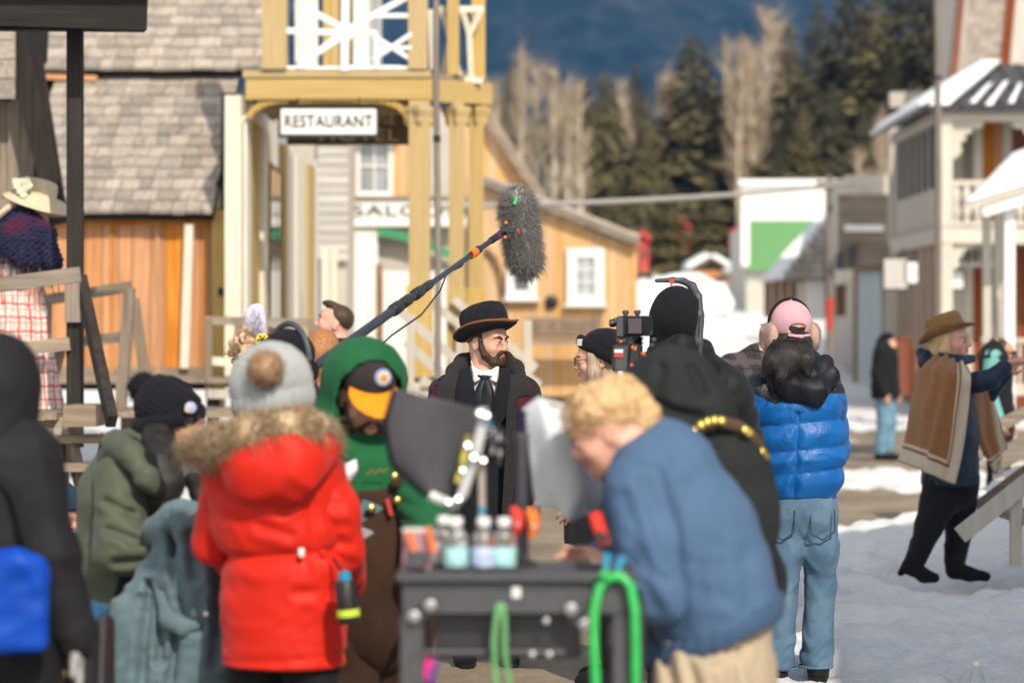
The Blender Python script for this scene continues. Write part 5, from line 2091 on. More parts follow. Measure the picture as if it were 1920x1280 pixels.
lathe2('brim', hat, hc, hb, [(.98, -.008), (1.12, -.011), (1.25, -.009), (1.35, -.006), (1.40, .003), (1.395, .008), (1.34, .000), (1.25, -.003), (1.12, -.004), (.98, -.001)], .101, .118, m_felt, mod=brim_mod)
bp, bq = [], []
for i in range(49):
    an = 2 * math.pi * i / 48
    p = brim_mod(Vector((math.cos(an) * .101 * 1.4, math.sin(an) * .118 * 1.4, .0055)), an, 1.4)
    bp.append(hc + hb @ p)
    bq.append(hc + hb @ Vector((math.cos(an) * .101 * 1.035, math.sin(an) * .118 * 1.035, .012)))
one('brim_binding', hat, lambda m: m.tube(bp, .0062, 7, False), m_ribbon, smooth=True)
lathe2('hat_band', hat, hc, hb, [(1.028, -.004), (1.045, .0), (1.07, .026), (1.05, .028)], .101, .118, m_ribbon)
# clothes
Yc = 11.6


def fx(p, y=None):
    return (p - 960) / F * (y or Yc)


def wedge(m, rows, ymax, k=.006):
    """Cut a front opening: rows are (py, px_left, px_right) in the plane of the chest."""
    zs = np.array([CZ + (640 - r[0]) / F * Yc for r in rows])[::-1]
    lx = np.array([fx(r[1]) for r in rows])[::-1]
    rx = np.array([fx(r[2]) for r in rows])[::-1]

    def f(x, y, z):
        a, b = np.interp(z, zs, lx), np.interp(z, zs, rx)
        return np.maximum(np.maximum(a - x, x - b), np.maximum(y - ymax, np.maximum(zs[0] - z, z - zs[-1])))
    m.ops.append(('s', f, None, None, k))
    return m


coat = S()
A.torso_ops(coat, .036, hem=.40, sq=.70)
coat.chain([W(845, 728, 11.6), W(908, 722, 11.6), W(975, 730, 11.6)], [.07, .075, .07], .04, (A.f, .95))
wedge(coat, [(660, 874, 944), (700, 866, 946), (740, 853, 950), (860, 862, 948), (1000, 866, 942), (1100, 868, 940)], Yc + .01)
coat.wrinkle(.006, 16, 3)
coat_o = coat.build('overcoat', m_coat, A.o, .0085)
sl_ = S()
A.sleeve_ops(sl_, .036, r=(.078, .066, .056), cuff=-.01)
sl_.wrinkle(.008, 18, 5).build('sleeves', m_coat, coat_o, .009)
suit = S()
A.torso_ops(suit, .02, hem=.55, sq=.70)
wedge(suit, [(650, 878, 940), (690, 880, 938), (735, 888, 930), (804, 908, 911), (806, 909, 910)], Yc - .02)
suit.wrinkle(.003, 22, 4)
suit_o = suit.build('black_frock_coat', m_suit, A.o, .007)
# lapels of suit and overcoat, flat panels lying on the chest
aw = lambda px, py, dy: W(px, py, Yc + dy)
for rows, mat, nm, par in (
    ([[(866, 690, -.08), (873, 690, -.11), (882, 690, -.11)], [(853, 716, -.135), (868, 716, -.15), (886, 716, -.14)], [(850, 741, -.15), (870, 741, -.165), (891, 741, -.15)], [(862, 768, -.165), (880, 772, -.17), (897, 772, -.16)], [(886, 806, -.17), (897, 808, -.175), (907, 808, -.17)]], m_suit, 'lapel', suit_o),
    ([[(952, 690, -.08), (946, 690, -.11), (938, 690, -.11)], [(964, 716, -.135), (950, 716, -.15), (934, 716, -.14)], [(966, 741, -.15), (948, 741, -.165), (929, 741, -.15)], [(954, 768, -.165), (940, 772, -.17), (922, 772, -.16)], [(932, 806, -.17), (922, 808, -.175), (913, 808, -.17)]], m_suit, 'lapel', suit_o),
    ([[(838, 702, -.09), (850, 702, -.12), (860, 702, -.13)], [(822, 722, -.145), (840, 722, -.158), (856, 722, -.155)], [(816, 742, -.155), (836, 740, -.170), (852, 742, -.165)], [(830, 764, -.165), (842, 770, -.178), (855, 772, -.175)], [(840, 860, -.175), (850, 860, -.182), (860, 860, -.178)], [(846, 980, -.17), (855, 980, -.18), (864, 980, -.175)]], m_coat, 'lapel', coat_o),
    ([[(979, 702, -.09), (966, 702, -.12), (956, 702, -.13)], [(990, 722, -.145), (974, 722, -.158), (956, 722, -.155)], [(994, 740, -.155), (974, 740, -.170), (954, 742, -.165)], [(972, 752, -.165), (962, 760, -.178), (950, 768, -.175)], [(968, 860, -.175), (958, 860, -.182), (947, 860, -.178)], [(956, 980, -.17), (949, 980, -.18), (940, 980, -.175)]], m_coat, 'lapel', coat_o),
):
    sheet(nm, par, [[aw(*p) for p in r] for r in rows], mat, .012, .0015, 9, 2)
# upturned coat collar round the neck
col = S()
col.chain([W(846, 712, Yc - .115), W(852, 697, Yc - .03), W(868, 680, Yc + .07), W(905, 668, Yc + .12), W(945, 674, Yc + .08), W(966, 690, Yc - .0), W(978, 712, Yc - .10)], [.026, .040, .042, .040, .042, .040, .030], .02)
col.chain([W(868, 690, Yc - .14), W(880, 668, Yc - .05), W(908, 652, Yc + .05), W(936, 664, Yc + .0), W(944, 690, Yc - .14)], [.044, .048, .05, .046, .038], .02, op='s')
col.wrinkle(.003, 30, 7).build('collar', m_coat, coat_o, .006)
for rows in (
    [[(858, 694, .02), (848, 698, -.04), (842, 704, -.07)], [(838, 706, -.08), (826, 712, -.10), (822, 724, -.12)], [(820, 724, -.13), (813, 736, -.135), (818, 746, -.155)], [(812, 750, -.145), (818, 760, -.165), (828, 766, -.165)], [(806, 850, -.15), (818, 850, -.17), (832, 850, -.17)]],
    [[(956, 692, .02), (966, 698, -.04), (974, 704, -.07)], [(972, 706, -.08), (986, 716, -.11), (994, 726, -.12)], [(970, 748, -.165), (983, 744, -.158), (995, 742, -.14)], [(970, 790, -.175), (983, 790, -.168), (996, 788, -.145)], [(968, 870, -.175), (980, 870, -.17), (992, 870, -.15)], [(958, 990, -.175), (970, 990, -.17), (982, 990, -.155)]],
):
    sheet('scarf', A.o, [[aw(*p) for p in r] for r in rows], m_scarf, .016, .003, 10, 3)
sh_ = S()
sh_.chain([W(909, 728, Yc - .07), W(909, 800, Yc - .10)], [.064, .06], .03, (A.f, .9)).build('shirt', m_shirt, A.o, .006)
for q_ in (1, -1):
    mx_ = lambda p: 910 + (p - 910) * q_
    sheet('shirt_collar', A.o, [[aw(mx_(884), 676, -.01), aw(mx_(885), 686, -.06), aw(mx_(886), 700, -.09)], [aw(mx_(888), 686, -.065), aw(mx_(889), 698, -.105), aw(mx_(889), 716, -.125)], [aw(mx_(906), 700, -.105), aw(mx_(903), 707, -.13), aw(mx_(897), 712, -.14)]], m_shirt, .007)
S().chain([W(888, 690, Yc - .02), W(909, 702, Yc - .07), W(932, 690, Yc - .02)], [.013, .012, .013], .02).build('collar_band', m_shirt, A.o, .005)
tie = S()
tie.ell(W(908, 709, Yc - .138), (.017, .013, .015), None, .01)
tie.chain([W(897, 704, Yc - .130), W(907, 708, Yc - .140), W(921, 706, Yc - .130)], [.006, .009, .006], .008)
tie.build('tie', m_tie, A.o, .0045)
for rows in ([[(903, 710, -.142), (907, 711, -.147), (911, 711, -.142)], [(891, 735, -.160), (899, 737, -.172), (906, 737, -.165)], [(891, 770, -.168), (900, 772, -.178), (908, 772, -.172)], [(896, 810, -.17), (903, 812, -.178), (910, 812, -.172)]],
             [[(906, 710, -.142), (911, 711, -.149), (915, 710, -.142)], [(909, 735, -.164), (918, 737, -.173), (926, 734, -.160)], [(908, 772, -.172), (917, 774, -.180), (925, 772, -.168)], [(906, 812, -.172), (912, 814, -.179), (918, 812, -.17)]]):
    sheet('tie_end', A.o, [[aw(*p) for p in r] for r in rows], m_tie, .007, .001, 9)
for py in (782, 836, 900):
    one('buttonhole', coat_o, lambda m: m.box(W(957, py, Yc - .183), (.026, .006, .006)), m_black)
S_ = S()
A.leg_ops(S_, .02).build('trousers', m_suit, A.o, .014)
A.shoes(m_black)

# ------------------------------------------------------------------ 2 the woman in the blue down jacket
m_blue = fabric('blue_nylon', (.002, .135, .46), .42, .10, 14, .25, 70, .0, 1.2)
m_yoke = fabric('black_ripstop', (.010, .011, .016), .5, .2, 20, .3, 90, .0, 1.0)
m_pinkc = fabric('pink_twill', (.62, .36, .40), .9, .08, 30, .3, 350)
m_fluff = fabric('tan_fleece', (.50, .33, .27), 1.0, .2, 60, .9, 160, .5)
mj, nt, b = new_mat('washed_denim')
p = wpos(nt)
c = ramp(nt, noise(nt, p, 3.2, 5, .6), [(.3, (.055, .115, .185)), (.52, (.105, .19, .28)), (.72, (.21, .31, .40))])
c = mix_rgb(nt, math_n(nt, 'MULTIPLY', noise(nt, wpos(nt, (1, 1, .08)), 420, 2), .5), c, (.06, .10, .16))
nt.links.new(c, b.inputs['Base Color'])
b.inputs['Roughness'].default_value = .9
b.inputs['Specular IOR Level'].default_value = .2
bump(nt, b, math_n(nt, 'ADD', noise(nt, p, 300, 2), math_n(nt, 'MULTIPLY', noise(nt, p, 16, 3), 1.2)), .4, .005)
m_denim = mj

G = Fig('woman in blue and black down jacket, pink cap and fluffy earmuffs seen from behind', 11.2, 1497, 172, 1.70, head=(1480, 622), hyaw=-160, hpitch=-2, hs=1.0,
        neck=(1495, 690), chest=(1492, 790), waist=(1500, 880), hip=(1503, 935), shL=(1428, 735), shR=(1548, 735), elL=(1402, 822, .10), elR=(1556, 838, .10),
        wrL=(1420, 880, .32), wrR=(1528, 900, .30), hpL=(1475, 945), hpR=(1532, 945), knL=(1466, 1090, -.01), knR=(1538, 1095, .04), anL=(1456, 1246, .02), anR=(1534, 1240, .06))
G.body(sk_fair, .013, fem=True)
jk = S()
U = Vector((0, 0, 1))
for (py0, r0) in ((772, .198), (834, .212), (886, .212)):
    pass
tor_pts = [W(1495, 705, 11.2), W(1494, 735, 11.2), W(1493, 790, 11.2), W(1497, 850, 11.2), W(1500, 925, 11.2)]
jk.chain(tor_pts, [.12, .175, .198, .205, .178], .05, (G.f, .74))
jk.chain([G.J['shL'], W(1490, 728, 11.2), G.J['shR']], [.075, .10, .075], .05)


def puff(x, y, z):
    """Horizontal quilting of the body: bulges between stitched seams that sag a little."""
    pxx = x * F / 11.2 + 960
    py = 640 - (z - CZ) * F / 11.2 + (pxx - 1490) * .10
    edges = np.array([690, 735, 792, 842, 884, 934.0])
    d = np.full_like(py, 1e3)
    for e in edges:
        d = np.minimum(d, np.abs(py - e))
    d = np.minimum(d, np.where((py > 770), np.abs(pxx - 1488 + (py - 800) * .05) * 1.5, 1e3))
    return -.022 * (np.sqrt(np.clip(d / 22, 0, 1)) - .55)


jk.disp(puff, .08).wrinkle(.007, 34, 9, (1, 1, .6))
jk.plane(W(1500, 932, 11.2), (0, 0, -1))
mjk, nt, b = new_mat('blue_black_down_shell')
p = wpos(nt)
sp = nt.nodes.new('ShaderNodeSeparateXYZ')
nt.links.new(p, sp.inputs[0])
# black shoulder yoke dipping in a V at the left: a woven colour block of the jacket
xo = W(1448, 0, 11.2).x
vz = math_n(nt, 'MULTIPLY', math_n(nt, 'ABSOLUTE', math_n(nt, 'SUBTRACT', sp.outputs[0], xo)), .52)
edge_z = math_n(nt, 'ADD', math_n(nt, 'MINIMUM', vz, .050), W(0, 757, 11.2).z)
k_ = math_n(nt, 'GREATER_THAN', sp.outputs[2], edge_z)
cn = noise(nt, p, 14, 4)
nt.links.new(mix_rgb(nt, k_, ramp(nt, cn, [(.3, (.002, .095, .34)), (.7, (.003, .12, .41))]), (.010, .011, .016)), b.inputs['Base Color'])
b.inputs['Roughness'].default_value = .42
b.inputs['Specular IOR Level'].default_value = .4
bump(nt, b, math_n(nt, 'ADD', noise(nt, p, 30, 4), math_n(nt, 'MULTIPLY', noise(nt, wpos(nt, (1, 1, .35)), 70, 3), .7)), .35, .012)
jo = jk.build('down_jacket', mjk, G.o, .0085)
sv = S()
G.sleeve_ops(sv, .05, 'L', (.088, .085, .06), .03, (.125, .018, .1))
sv.build('sleeve', mjk, jo, .009)
sv = S()
G.sleeve_ops(sv, .045, 'R', (.078, .075, .06), .03, (.125, .016, .1))
sv.build('sleeve', mjk, jo, .009)
hd = S()
hd.chain([W(1452, 705, 11.10), W(1482, 728, 11.05), W(1525, 735, 11.03), W(1558, 702, 11.08)], [.035, .050, .052, .045], .04, (G.f, .6))
hd.chain([W(1480, 690, 11.2), W(1512, 694, 11.10), W(1548, 680, 11.14)], [.045, .050, .042], .04)
hd.wrinkle(.008, 16, 4).build('hood', m_yoke, jo, .008)
hr = S()
q = G.hl
hr.ell(q(0, -.02, .02), (.078, .092, .09), G.hB, .03)
hr.chain([W(1480, 640, 11.16), W(1475, 676, 11.07), W(1466, 706, 11.03)], [.078, .070, .034], .03, (G.f, .6))
hr.chain([W(1460, 650, 11.14), W(1446, 680, 11.08), W(1430, 706, 11.07)], [.045, .036, .014], .03)
hr.chain([W(1502, 645, 11.14), W(1510, 676, 11.05), W(1514, 700, 11.03)], [.055, .044, .02], .02)
hr.wrinkle(.003, 60, 2, (1, 1, .12))
ho_ = hr.build('hair', h_black, G.o, .007)
r_ = np.random.RandomState(4)
ro = [tuple(W(1448 + 70 * t, 634 + 14 * r_.rand(), 11.07)) for t in r_.rand(260)]
strands('hair_strands', ro, [((t - .5) * .5 + .1 * r_.normal(), -.16, -1) for t in r_.rand(260)], .20, .0016, h_black, ho_, droop=.1, jitter=.06, segs=3)
cap = S()
cap.ell(q(0, -.005, .042), (.100, .116, .104), G.hB, .01)
cap.plane(q(0, -.02, -.008), G.hB @ Vector((0, .20, -1)))
cap.ell(q(.012, -.112, .018), (.040, .05, .022), G.hB, .006, 's')
co = cap.build('baseball_cap', m_pinkc, G.o, .006)
S().chain([q(-.048, -.106, -.012), q(0, -.122, -.018), q(.052, -.104, -.012)], [.008, .008, .008], .004, (Vector(G.hB.col[1]), .5)).build('strap', m_pinkc, co, .004)
S().ell(q(0, .15, .028), (.075, .075, .008), G.hB, .01).ell(q(0, .06, .03), (.07, .06, .03), G.hB, .01, 's').build('visor', m_pinkc, co, .006)
one('cap_button', co, lambda m: m.lathe(q(0, -.005, .147), [(.008, 0), (.008, .004), (.003, .006)], Vector(G.hB.col[2]), 10), m_pinkc)
em = []
for sx in (-1, 1):
    e_ = S().ell(q(sx * .104, -.012, -.022), (.032, .056, .066), G.hB, .01).wrinkle(.004, 90, 3).build('earmuff', m_fluff, G.o, .007)
    fur_on('fleece', e_, [q(sx * .106, -.012, -.045), q(sx * .106, -.010, .002)], .046, 3200, .010, .0010, m_fluff, 5)
an_pts = [q(math.cos(a) * .110, -.005, .035 + math.sin(a) * .118) for a in np.linspace(-.15, math.pi + .15, 15)]
one('headband', G.o, lambda m: m.tube(an_pts, .007, 8), m_black, smooth=True)
jn = S()
jn.chain([W(1504, 925, 11.2), W(1503, 950, 11.19)], [.150, .158], .05, (G.f, .74))
jn.chain([W(1474, 955, 11.19), W(1470, 1030, 11.19), G.J['knL'], W(1458, 1240, 11.2)], [.092, .088, .074, .080], .03)
jn.chain([W(1534, 955, 11.2), W(1538, 1030, 11.2), G.J['knR'], W(1531, 1235, 11.24)], [.090, .084, .070, .076], .03)


def jeanfold(x, y, z):
    py = 640 - (z - CZ) * F / 11.2
    pxx = x * F / 11.2 + 960
    w = np.clip((py - 1150) / 90, 0, 1) + .25 * np.exp(-((py - 1095) / 30) ** 2) + .5 * np.exp(-((py - 1010) / 26) ** 2)
    return -.010 * w * (np.abs(np.sin(py / 8.5 + np.sin(pxx / 11.0 + py / 40) * 2.4)) - .5)


jn.disp(jeanfold, .05).wrinkle(.009, 14, 6)
jn.plane(W(1500, 1254, 11.2), (0, .0, -1))
jo2 = jn.build('jeans', m_denim, G.o, .0085)
m_seam = fabric('denim_stitching', (.035, .06, .11), .9)
for c_ in (1470, 1545):
    pk = S()
    pts = [(c_ - 26, 958), (c_ - 24, 1000), (c_ - 2, 1012), (c_ + 20, 996), (c_ + 20, 956)]
    pk.chain([W(a, b, 11.2 - .128 + .02 * abs(a - 1503) / 60 * .8) for a, b in pts], [.004] * 5, .003).build('pocket_seam', m_seam, jo2, .004)
for n_, a, b in (('L', (1436, 1250), (1492, 1252)), ('R', (1502, 1247), (1556, 1248))):
    cx, cy = ((a[0] + b[0]) / 2, (a[1] + b[1]) / 2)
    yy = 11.22 if n_ == 'L' else 11.24
    cc = W(cx, cy, yy)
    one('hem', jo2, lambda m: m.tube([cc + Vector((math.cos(t) * .078, math.sin(t) * .078, 0)) for t in np.linspace(0, 6.283, 19)], .007, 6, False), m_denim, smooth=True)
G.shoes(m_black2)

# ------------------------------------------------------------------ 3 the woman in the poncho
m_camel = None
mp_, nt, b = new_mat('striped_poncho_wool')
uvn = nt.nodes.new('ShaderNodeUVMap')
sp = nt.nodes.new('ShaderNodeSeparateXYZ')
nt.links.new(uvn.outputs[0], sp.inputs[0])
u_, v_ = sp.outputs[0], sp.outputs[1]
din = math_n(nt, 'MINIMUM', math_n(nt, 'SUBTRACT', 1.0, u_), math_n(nt, 'MULTIPLY', math_n(nt, 'SUBTRACT', 1.0, v_), 1.9))
cr = ramp(nt, din, [(.0, (.28, .13, .05)), (.022, (.28, .13, .05)), (.024, (.62, .53, .42)), (.20, (.62, .53, .42)), (.205, (.26, .115, .042)), (.235, (.26, .115, .042)), (.24, (.62, .53, .42)), (.27, (.62, .53, .42)), (.275, (.30, .135, .05)), (1, (.30, .135, .05))])
p = wpos(nt)
cr = mix_rgb(nt, math_n(nt, 'MULTIPLY', noise(nt, wpos(nt, (1, 1, .2)), 60, 4), .35), cr, (.12, .055, .02), 'MIX')
nt.links.new(cr, b.inputs['Base Color'])
b.inputs['Roughness'].default_value = .95
b.inputs['Sheen Weight'].default_value = .2
b.inputs['Specular IOR Level'].default_value = .2
bump(nt, b, noise(nt, p, 260, 3), .5, .005)
m_poncho = mp_
m_navyq = fabric('navy_quilted_nylon', (.020, .034, .065), .5, .15, 16, .25, 80, .0, .8)
m_legg = fabric('black_leggings', (.010, .010, .013), .8, .2, 20)
m_bfelt = fabric('tan_felt', (.27, .15, .06), .95, .2, 30, .5, 300)

LP = Fig('blonde woman in tan hat and camel striped poncho stretching her arm to the right', 16.0, 1775, 78, 1.72, z0=0.0, head=(1784, 640), hyaw=56, hpitch=-4, hs=1.12, wd=1.0,
         neck=(1778, 680), chest=(1780, 735), waist=(1785, 810), hip=(1782, 885), shR=(1804, 722, -.10), shL=(1800, 716, .14), elR=(1856, 712, -.22), wrR=(1890, 682, -.24),
         elL=(1850, 740, .2), wrL=(1885, 700, .12), hpL=(1800, 900, .07), hpR=(1770, 900, -.07), knR=(1742, 985, -.1), anR=(1712, 1058, -.02), knL=(1800, 985, .1), anL=(1790, 1064, .05))
LP.body(sk_pink, .0085, fem=True, legs=False, hands={'R': (Vector((1, .02, .28)), Vector((.1, -.25, -1)), Vector((-.2, -.3, 1)), .12)})
LP.face(h_gold, True, look=.1)
q = LP.hl
hh = S()
hh.ell(q(0, -.03, .03), (.088, .10, .085), LP.hB, .03)
for sx in (-1, 1):
    hh.chain([q(sx * .075, .0, .02), q(sx * .085, -.01, -.05), q(sx * .078, .0, -.11)], [.03, .034, .02], .03)
hh.chain([q(0, -.09, .02), q(0, -.095, -.06), q(0, -.07, -.12)], [.05, .055, .04], .04)
hh.ell(q(0, .08, -.01), (.066, .07, .10), LP.hB, .01, 's')
hh.wrinkle(.005, 70, 3, (1, 1, .2)).build('hair', h_gold, LP.o, .008)
hb2 = basis(64, -20, 0)
hc2 = W(1776, 622, 16.0)


def fed_mod(p, an, r):
    t = max(0., (r - 1) / .55)
    p.z += t ** 1.5 * (.05 * abs(math.cos(an)) ** 2 - .012)
    return p


ht = lathe2('fedora', LP.o, hc2, hb2, [(1.0, -.01), (1.0, .0), (.98, .04), (.94, .08), (.88, .105), (.78, .118), (.6, .118), (.35, .106), (.01, .102)], .105, .128, m_bfelt)
lathe2('brim', ht, hc2, hb2, [(.98, -.008), (1.2, -.012), (1.45, -.010), (1.58, -.002), (1.575, .004), (1.42, -.003), (1.2, -.004), (.98, -.001)], .105, .128, m_bfelt, mod=fed_mod)
lathe2('hat_band', ht, hc2, hb2, [(1.0, .0), (1.02, .003), (1.015, .02), (.99, .022)], .105, .128, m_redwood)
nj = S()
LP.torso_ops(nj, .05, hem=W(1782, 905, 16).z, sq=.8, r=(.07, .10, .17, .19, .20))
nj.plane(W(1790, 908, 16), (0, 0, -1))
njo = nj.wrinkle(.008, 18, 2).build('quilted_coat', m_navyq, LP.o, .011)
S().chain([LP.J['shR'], W(1832, 716, 15.80), LP.J['elR'], W(1884, 688, 15.76)], [.065, .066, .062, .05], .03, None, 'u', (.045, .007)).build('sleeve', m_navyq, njo, .009)
S().chain([LP.J['shL'], LP.J['elL'], LP.J['wrL']], [.075, .062, .05], .03, None, 'u', (.045, .007)).build('sleeve', m_navyq, njo, .011)
S().chain([W(1726, 660, 16.12), W(1736, 680, 16.02), W(1744, 664, 16.05)], [.035, .045, .035], .04).chain([W(1765, 668, 15.9), W(1800, 676, 15.85), W(1822, 672, 15.95)], [.03, .035, .03], .03).wrinkle(.006, 30, 1).build('hood', m_navyq, njo, .01)
pp = lambda a, b, c: W(a, b, 16 + c)
po = sheet('poncho', LP.o, [
    [pp(1750, 666, .02), pp(1762, 664, -.10), pp(1779, 669, -.17), pp(1796, 677, -.21), pp(1812, 684, -.22)],
    [pp(1720, 700, .08), pp(1740, 690, -.24), pp(1769, 694, -.37), pp(1798, 702, -.41), pp(1820, 707, -.41)],
    [pp(1711, 728, .13), pp(1735, 726, -.24), pp(1766, 730, -.38), pp(1795, 737, -.42), pp(1816, 741, -.40)],
    [pp(1702, 764, .16), pp(1729, 764, -.22), pp(1762, 766, -.37), pp(1791, 772, -.41), pp(1812, 776, -.38)],
    [pp(1697, 812, .15), pp(1724, 820, -.12), pp(1752, 832, -.33), pp(1782, 845, -.37), pp(1802, 850, -.34)],
    [pp(1685, 864, .13), pp(1714, 876, -.12), pp(1742, 888, -.32), pp(1770, 902, -.35), pp(1791, 908, -.32)]], m_poncho, .008, .022, 16, 3)
sheet('poncho_back', po, [
    [pp(1828, 712, -.1), pp(1840, 712, .05), pp(1852, 708, .2)],
    [pp(1828, 770, -.08), pp(1848, 768, .08), pp(1868, 760, .2)],
    [pp(1834, 815, -.06), pp(1856, 822, .08), pp(1880, 812, .2)],
    [pp(1866, 888, -.02), pp(1874, 868, .08), pp(1884, 842, .18)]], m_poncho, .008, .014, 14, 5)
sheet('poncho_back', po, [
    [pp(1748, 676, .10), pp(1775, 672, .26), pp(1815, 690, .22)],
    [pp(1722, 750, .2), pp(1770, 756, .36), pp(1822, 750, .3)],
    [pp(1698, 830, .18), pp(1760, 846, .36), pp(1825, 840, .3)]], m_poncho, .008, .01, 10, 6)
lg = S()
lg.chain([W(1782, 880, 16), W(1782, 905, 16)], [.20, .20], .05, (LP.f, .9))
lg.chain([LP.J['hpR'], W(1758, 945, 15.9), LP.J['knR'], W(1720, 1045, 15.97)], [.135, .115, .090, .066], .04)
lg.chain([LP.J['hpL'], LP.J['knL'], W(1790, 1050, 16.05)], [.130, .092, .072], .04)
lg.wrinkle(.004, 30, 8).build('leggings', m_legg, LP.o, .011)
for c_, nm_, tilt in ((W(1714, 1052, 15.98), 'R', -.35), (W(1790, 1058, 16.05), 'L', 0.0)):
    bt = S()
    up_ = Vector((.35 if nm_ == 'R' else 0, 0, 1)).normalized()
    bt.chain([c_ + up_ * .12, c_ + up_ * .02, c_ - up_ * .04], [.072, .06, .055], .02)
    if nm_ == 'R':
        bt.chain([c_ + Vector((-.02, 0, -.03)), c_ + Vector((.06, -.02, -.09)), c_ + Vector((.13, -.03, -.105))], [.052, .045, .034], .03)
        bt.cone(c_ + Vector((-.05, 0, -.02)), c_ + Vector((-.088, 0, -.075)), .03, .024, .02)
    else:
        bt.chain([c_ + Vector((0, 0, -.03)), c_ + Vector((.09, -.02, -.06)), c_ + Vector((.2, -.03, -.075))], [.055, .045, .034], .03)
    bt.wrinkle(.004, 50, 2).build('boot', m_black, LP.o, .009)

# ------------------------------------------------------------------ 4 the camera operator
m_hoodie = fabric('black_hoodie', (.008, .009, .011), .9, .2, 12, .5, 200, .02, .6)
O = Fig('camera operator in black hood and puffer jacket with backpack seen from behind', 10.6, 1285, 178, 1.86, head=(1268, 596), hyaw=-172, hs=1.05,
        neck=(1278, 668), chest=(1285, 750), waist=(1287, 860), hip=(1287, 930), shL=(1205, 725), shR=(1362, 725), elL=(1190, 830, .1), elR=(1385, 830, .1), wrL=(1200, 760, .4), wrR=(1300, 800, .4))
O.body(sk_fair, .014)
q = O.hl
hd = S()
hd.ell(W(1269, 592, 10.6), (.112, .135, .135), O.hB, .02).chain([W(1268, 610, 10.6), W(1268, 650, 10.62), W(1276, 672, 10.62)], [.112, .108, .11], .04, (O.f, .95))
hd.ell(q(0, .16, .0), (.075, .12, .11), O.hB, .02, 's')
hd.wrinkle(.007, 24, 3, (1, 1, .5)).build('hood', m_hoodie, O.o, .008)
pj = S()
pj.chain([W(1278, 672, 10.6), W(1283, 735, 10.6), W(1286, 800, 10.6), W(1287, 900, 10.6)], [.13, .20, .225, .22], .05, (O.f, .75), quilt=(.085, .014))
pj.chain([W(1200, 725, 10.6), W(1280, 690, 10.6), W(1365, 722, 10.6)], [.085, .10, .085], .05)
pj.chain([W(1232, 660, 10.58), W(1276, 648, 10.5), W(1318, 655, 10.56)], [.045, .05, .045], .03)
pjo = pj.wrinkle(.006, 24, 2).build('puffer_jacket', m_black2, O.o, .011)
sv = S()
O.sleeve_ops(sv, .05, 'LR', (.085, .08, .06), .03, (.1, .014))
sv.build('sleeves', m_black2, pjo, .012)
S_ = S()
O.leg_ops(S_).build('trousers', m_black, O.o, .016)
O.shoes(m_black)
bk = thing('backpack', W(1287, 800, 10.38), 'black backpack with wide shoulder straps on the camera operator', 'backpack')
S().box(W(1290, 830, 10.36), (.15, .08, .2), None, .05).wrinkle(.006, 20, 2).build('pack', m_black2, bk, .012)
for pxs in ((1332, 690, 1345, 760), (1236, 690, 1228, 760)):
    S().chain([W(pxs[0] - 6, 668, 10.55), W(pxs[0], pxs[1], 10.42), W(pxs[2], pxs[3], 10.36), W(pxs[2], 820, 10.36)], [.03, .032, .032, .03], .02, (O.f, .35)).build('shoulder_strap', m_black, bk, .008)
    one('buckle', bk, lambda m: m.box(W(pxs[2] - 2, pxs[3] - 6, 10.335), (.05, .012, .03)), m_iron)

# ------------------------------------------------------------------ 5 the woman in profile with glasses
PW = Fig('woman in black beanie and glasses with ash blonde hair in profile facing left', 10.9, 1150, -96, 1.60, head=(1124, 674), hyaw=-96, hpitch=4, hs=.98,
         neck=(1150, 742), chest=(1150, 820), waist=(1145, 900), hip=(1140, 960), shL=(1140, 775, -.17), shR=(1150, 770, .17), elL=(1120, 870, -.2), wrL=(1085, 930, -.15))
PW.body(sk_pink, .0085, fem=True)
PW.face(h_ash, True)
q = PW.hl
hh = S()
hh.ell(q(0, -.035, .03), (.085, .095, .085), PW.hB, .03)
for sx in (-1, 1):
    hh.chain([q(sx * .070, .030, .02), q(sx * .076, .022, -.06), q(sx * .072, .018, -.13), q(sx * .07, -.02, -.2)], [.022, .028, .03, .03], .03)
hh.chain([q(0, -.08, .0), q(0, -.085, -.09), q(0, -.06, -.19)], [.06, .068, .05], .04)
hh.ell(q(0, .10, -.02), (.068, .075, .12), PW.hB, .01, 's')
ho_ = hh.wrinkle(.003, 90, 5, (1, 1, .12)).build('hair', h_ash, PW.o, .006)
bn = S()
bn.ell(q(0, -.025, .050), (.092, .112, .092), PW.hB, .02).ell(q(0, -.10, .035), (.085, .075, .072), PW.hB, .05)
bn.plane(q(0, .0, .020), PW.hB @ Vector((0, .62, -1)))
bno = bn.wrinkle(.005, 40, 3).build('beanie', m_navyk, PW.o, .007)
bc = []
for a in np.linspace(0, 6.283, 25):
    bc.append(q(.088 * math.cos(a), -.035 + .116 * math.sin(a), .030 + .60 * (-.035 + .116 * math.sin(a)) + .012))
cf = S()
cf.chain(bc, [.019] * len(bc), .01, (Vector((0, 0, 1)), 1.5))
cf.ell(q(0, -.035, .04), (.088, .112, .09), PW.hB, .01, 's').build('turned_cuff', m_navyk, bno, .007)
mt_ = plain('pale_label', (.55, .55, .55), .8)
one('label_patch', bno, lambda m: m.box(q(.07, .078, .085), (.034, .008, .030), Matrix.Rotation(R(40), 3, 'Z')), mt_)
po_ = S().ell(q(0, -.155, .075), .045, None, .01).build('pompom', m_navyk, bno, .009)
fur_on('pompom_yarn', po_, [q(0, -.15, .075), q(0, -.16, .075)], .036, 900, .022, .0016, m_navyk, 3)
gl_m = plain('green_spectacle_frame', (.10, .12, .03), .3)
gm = MB()
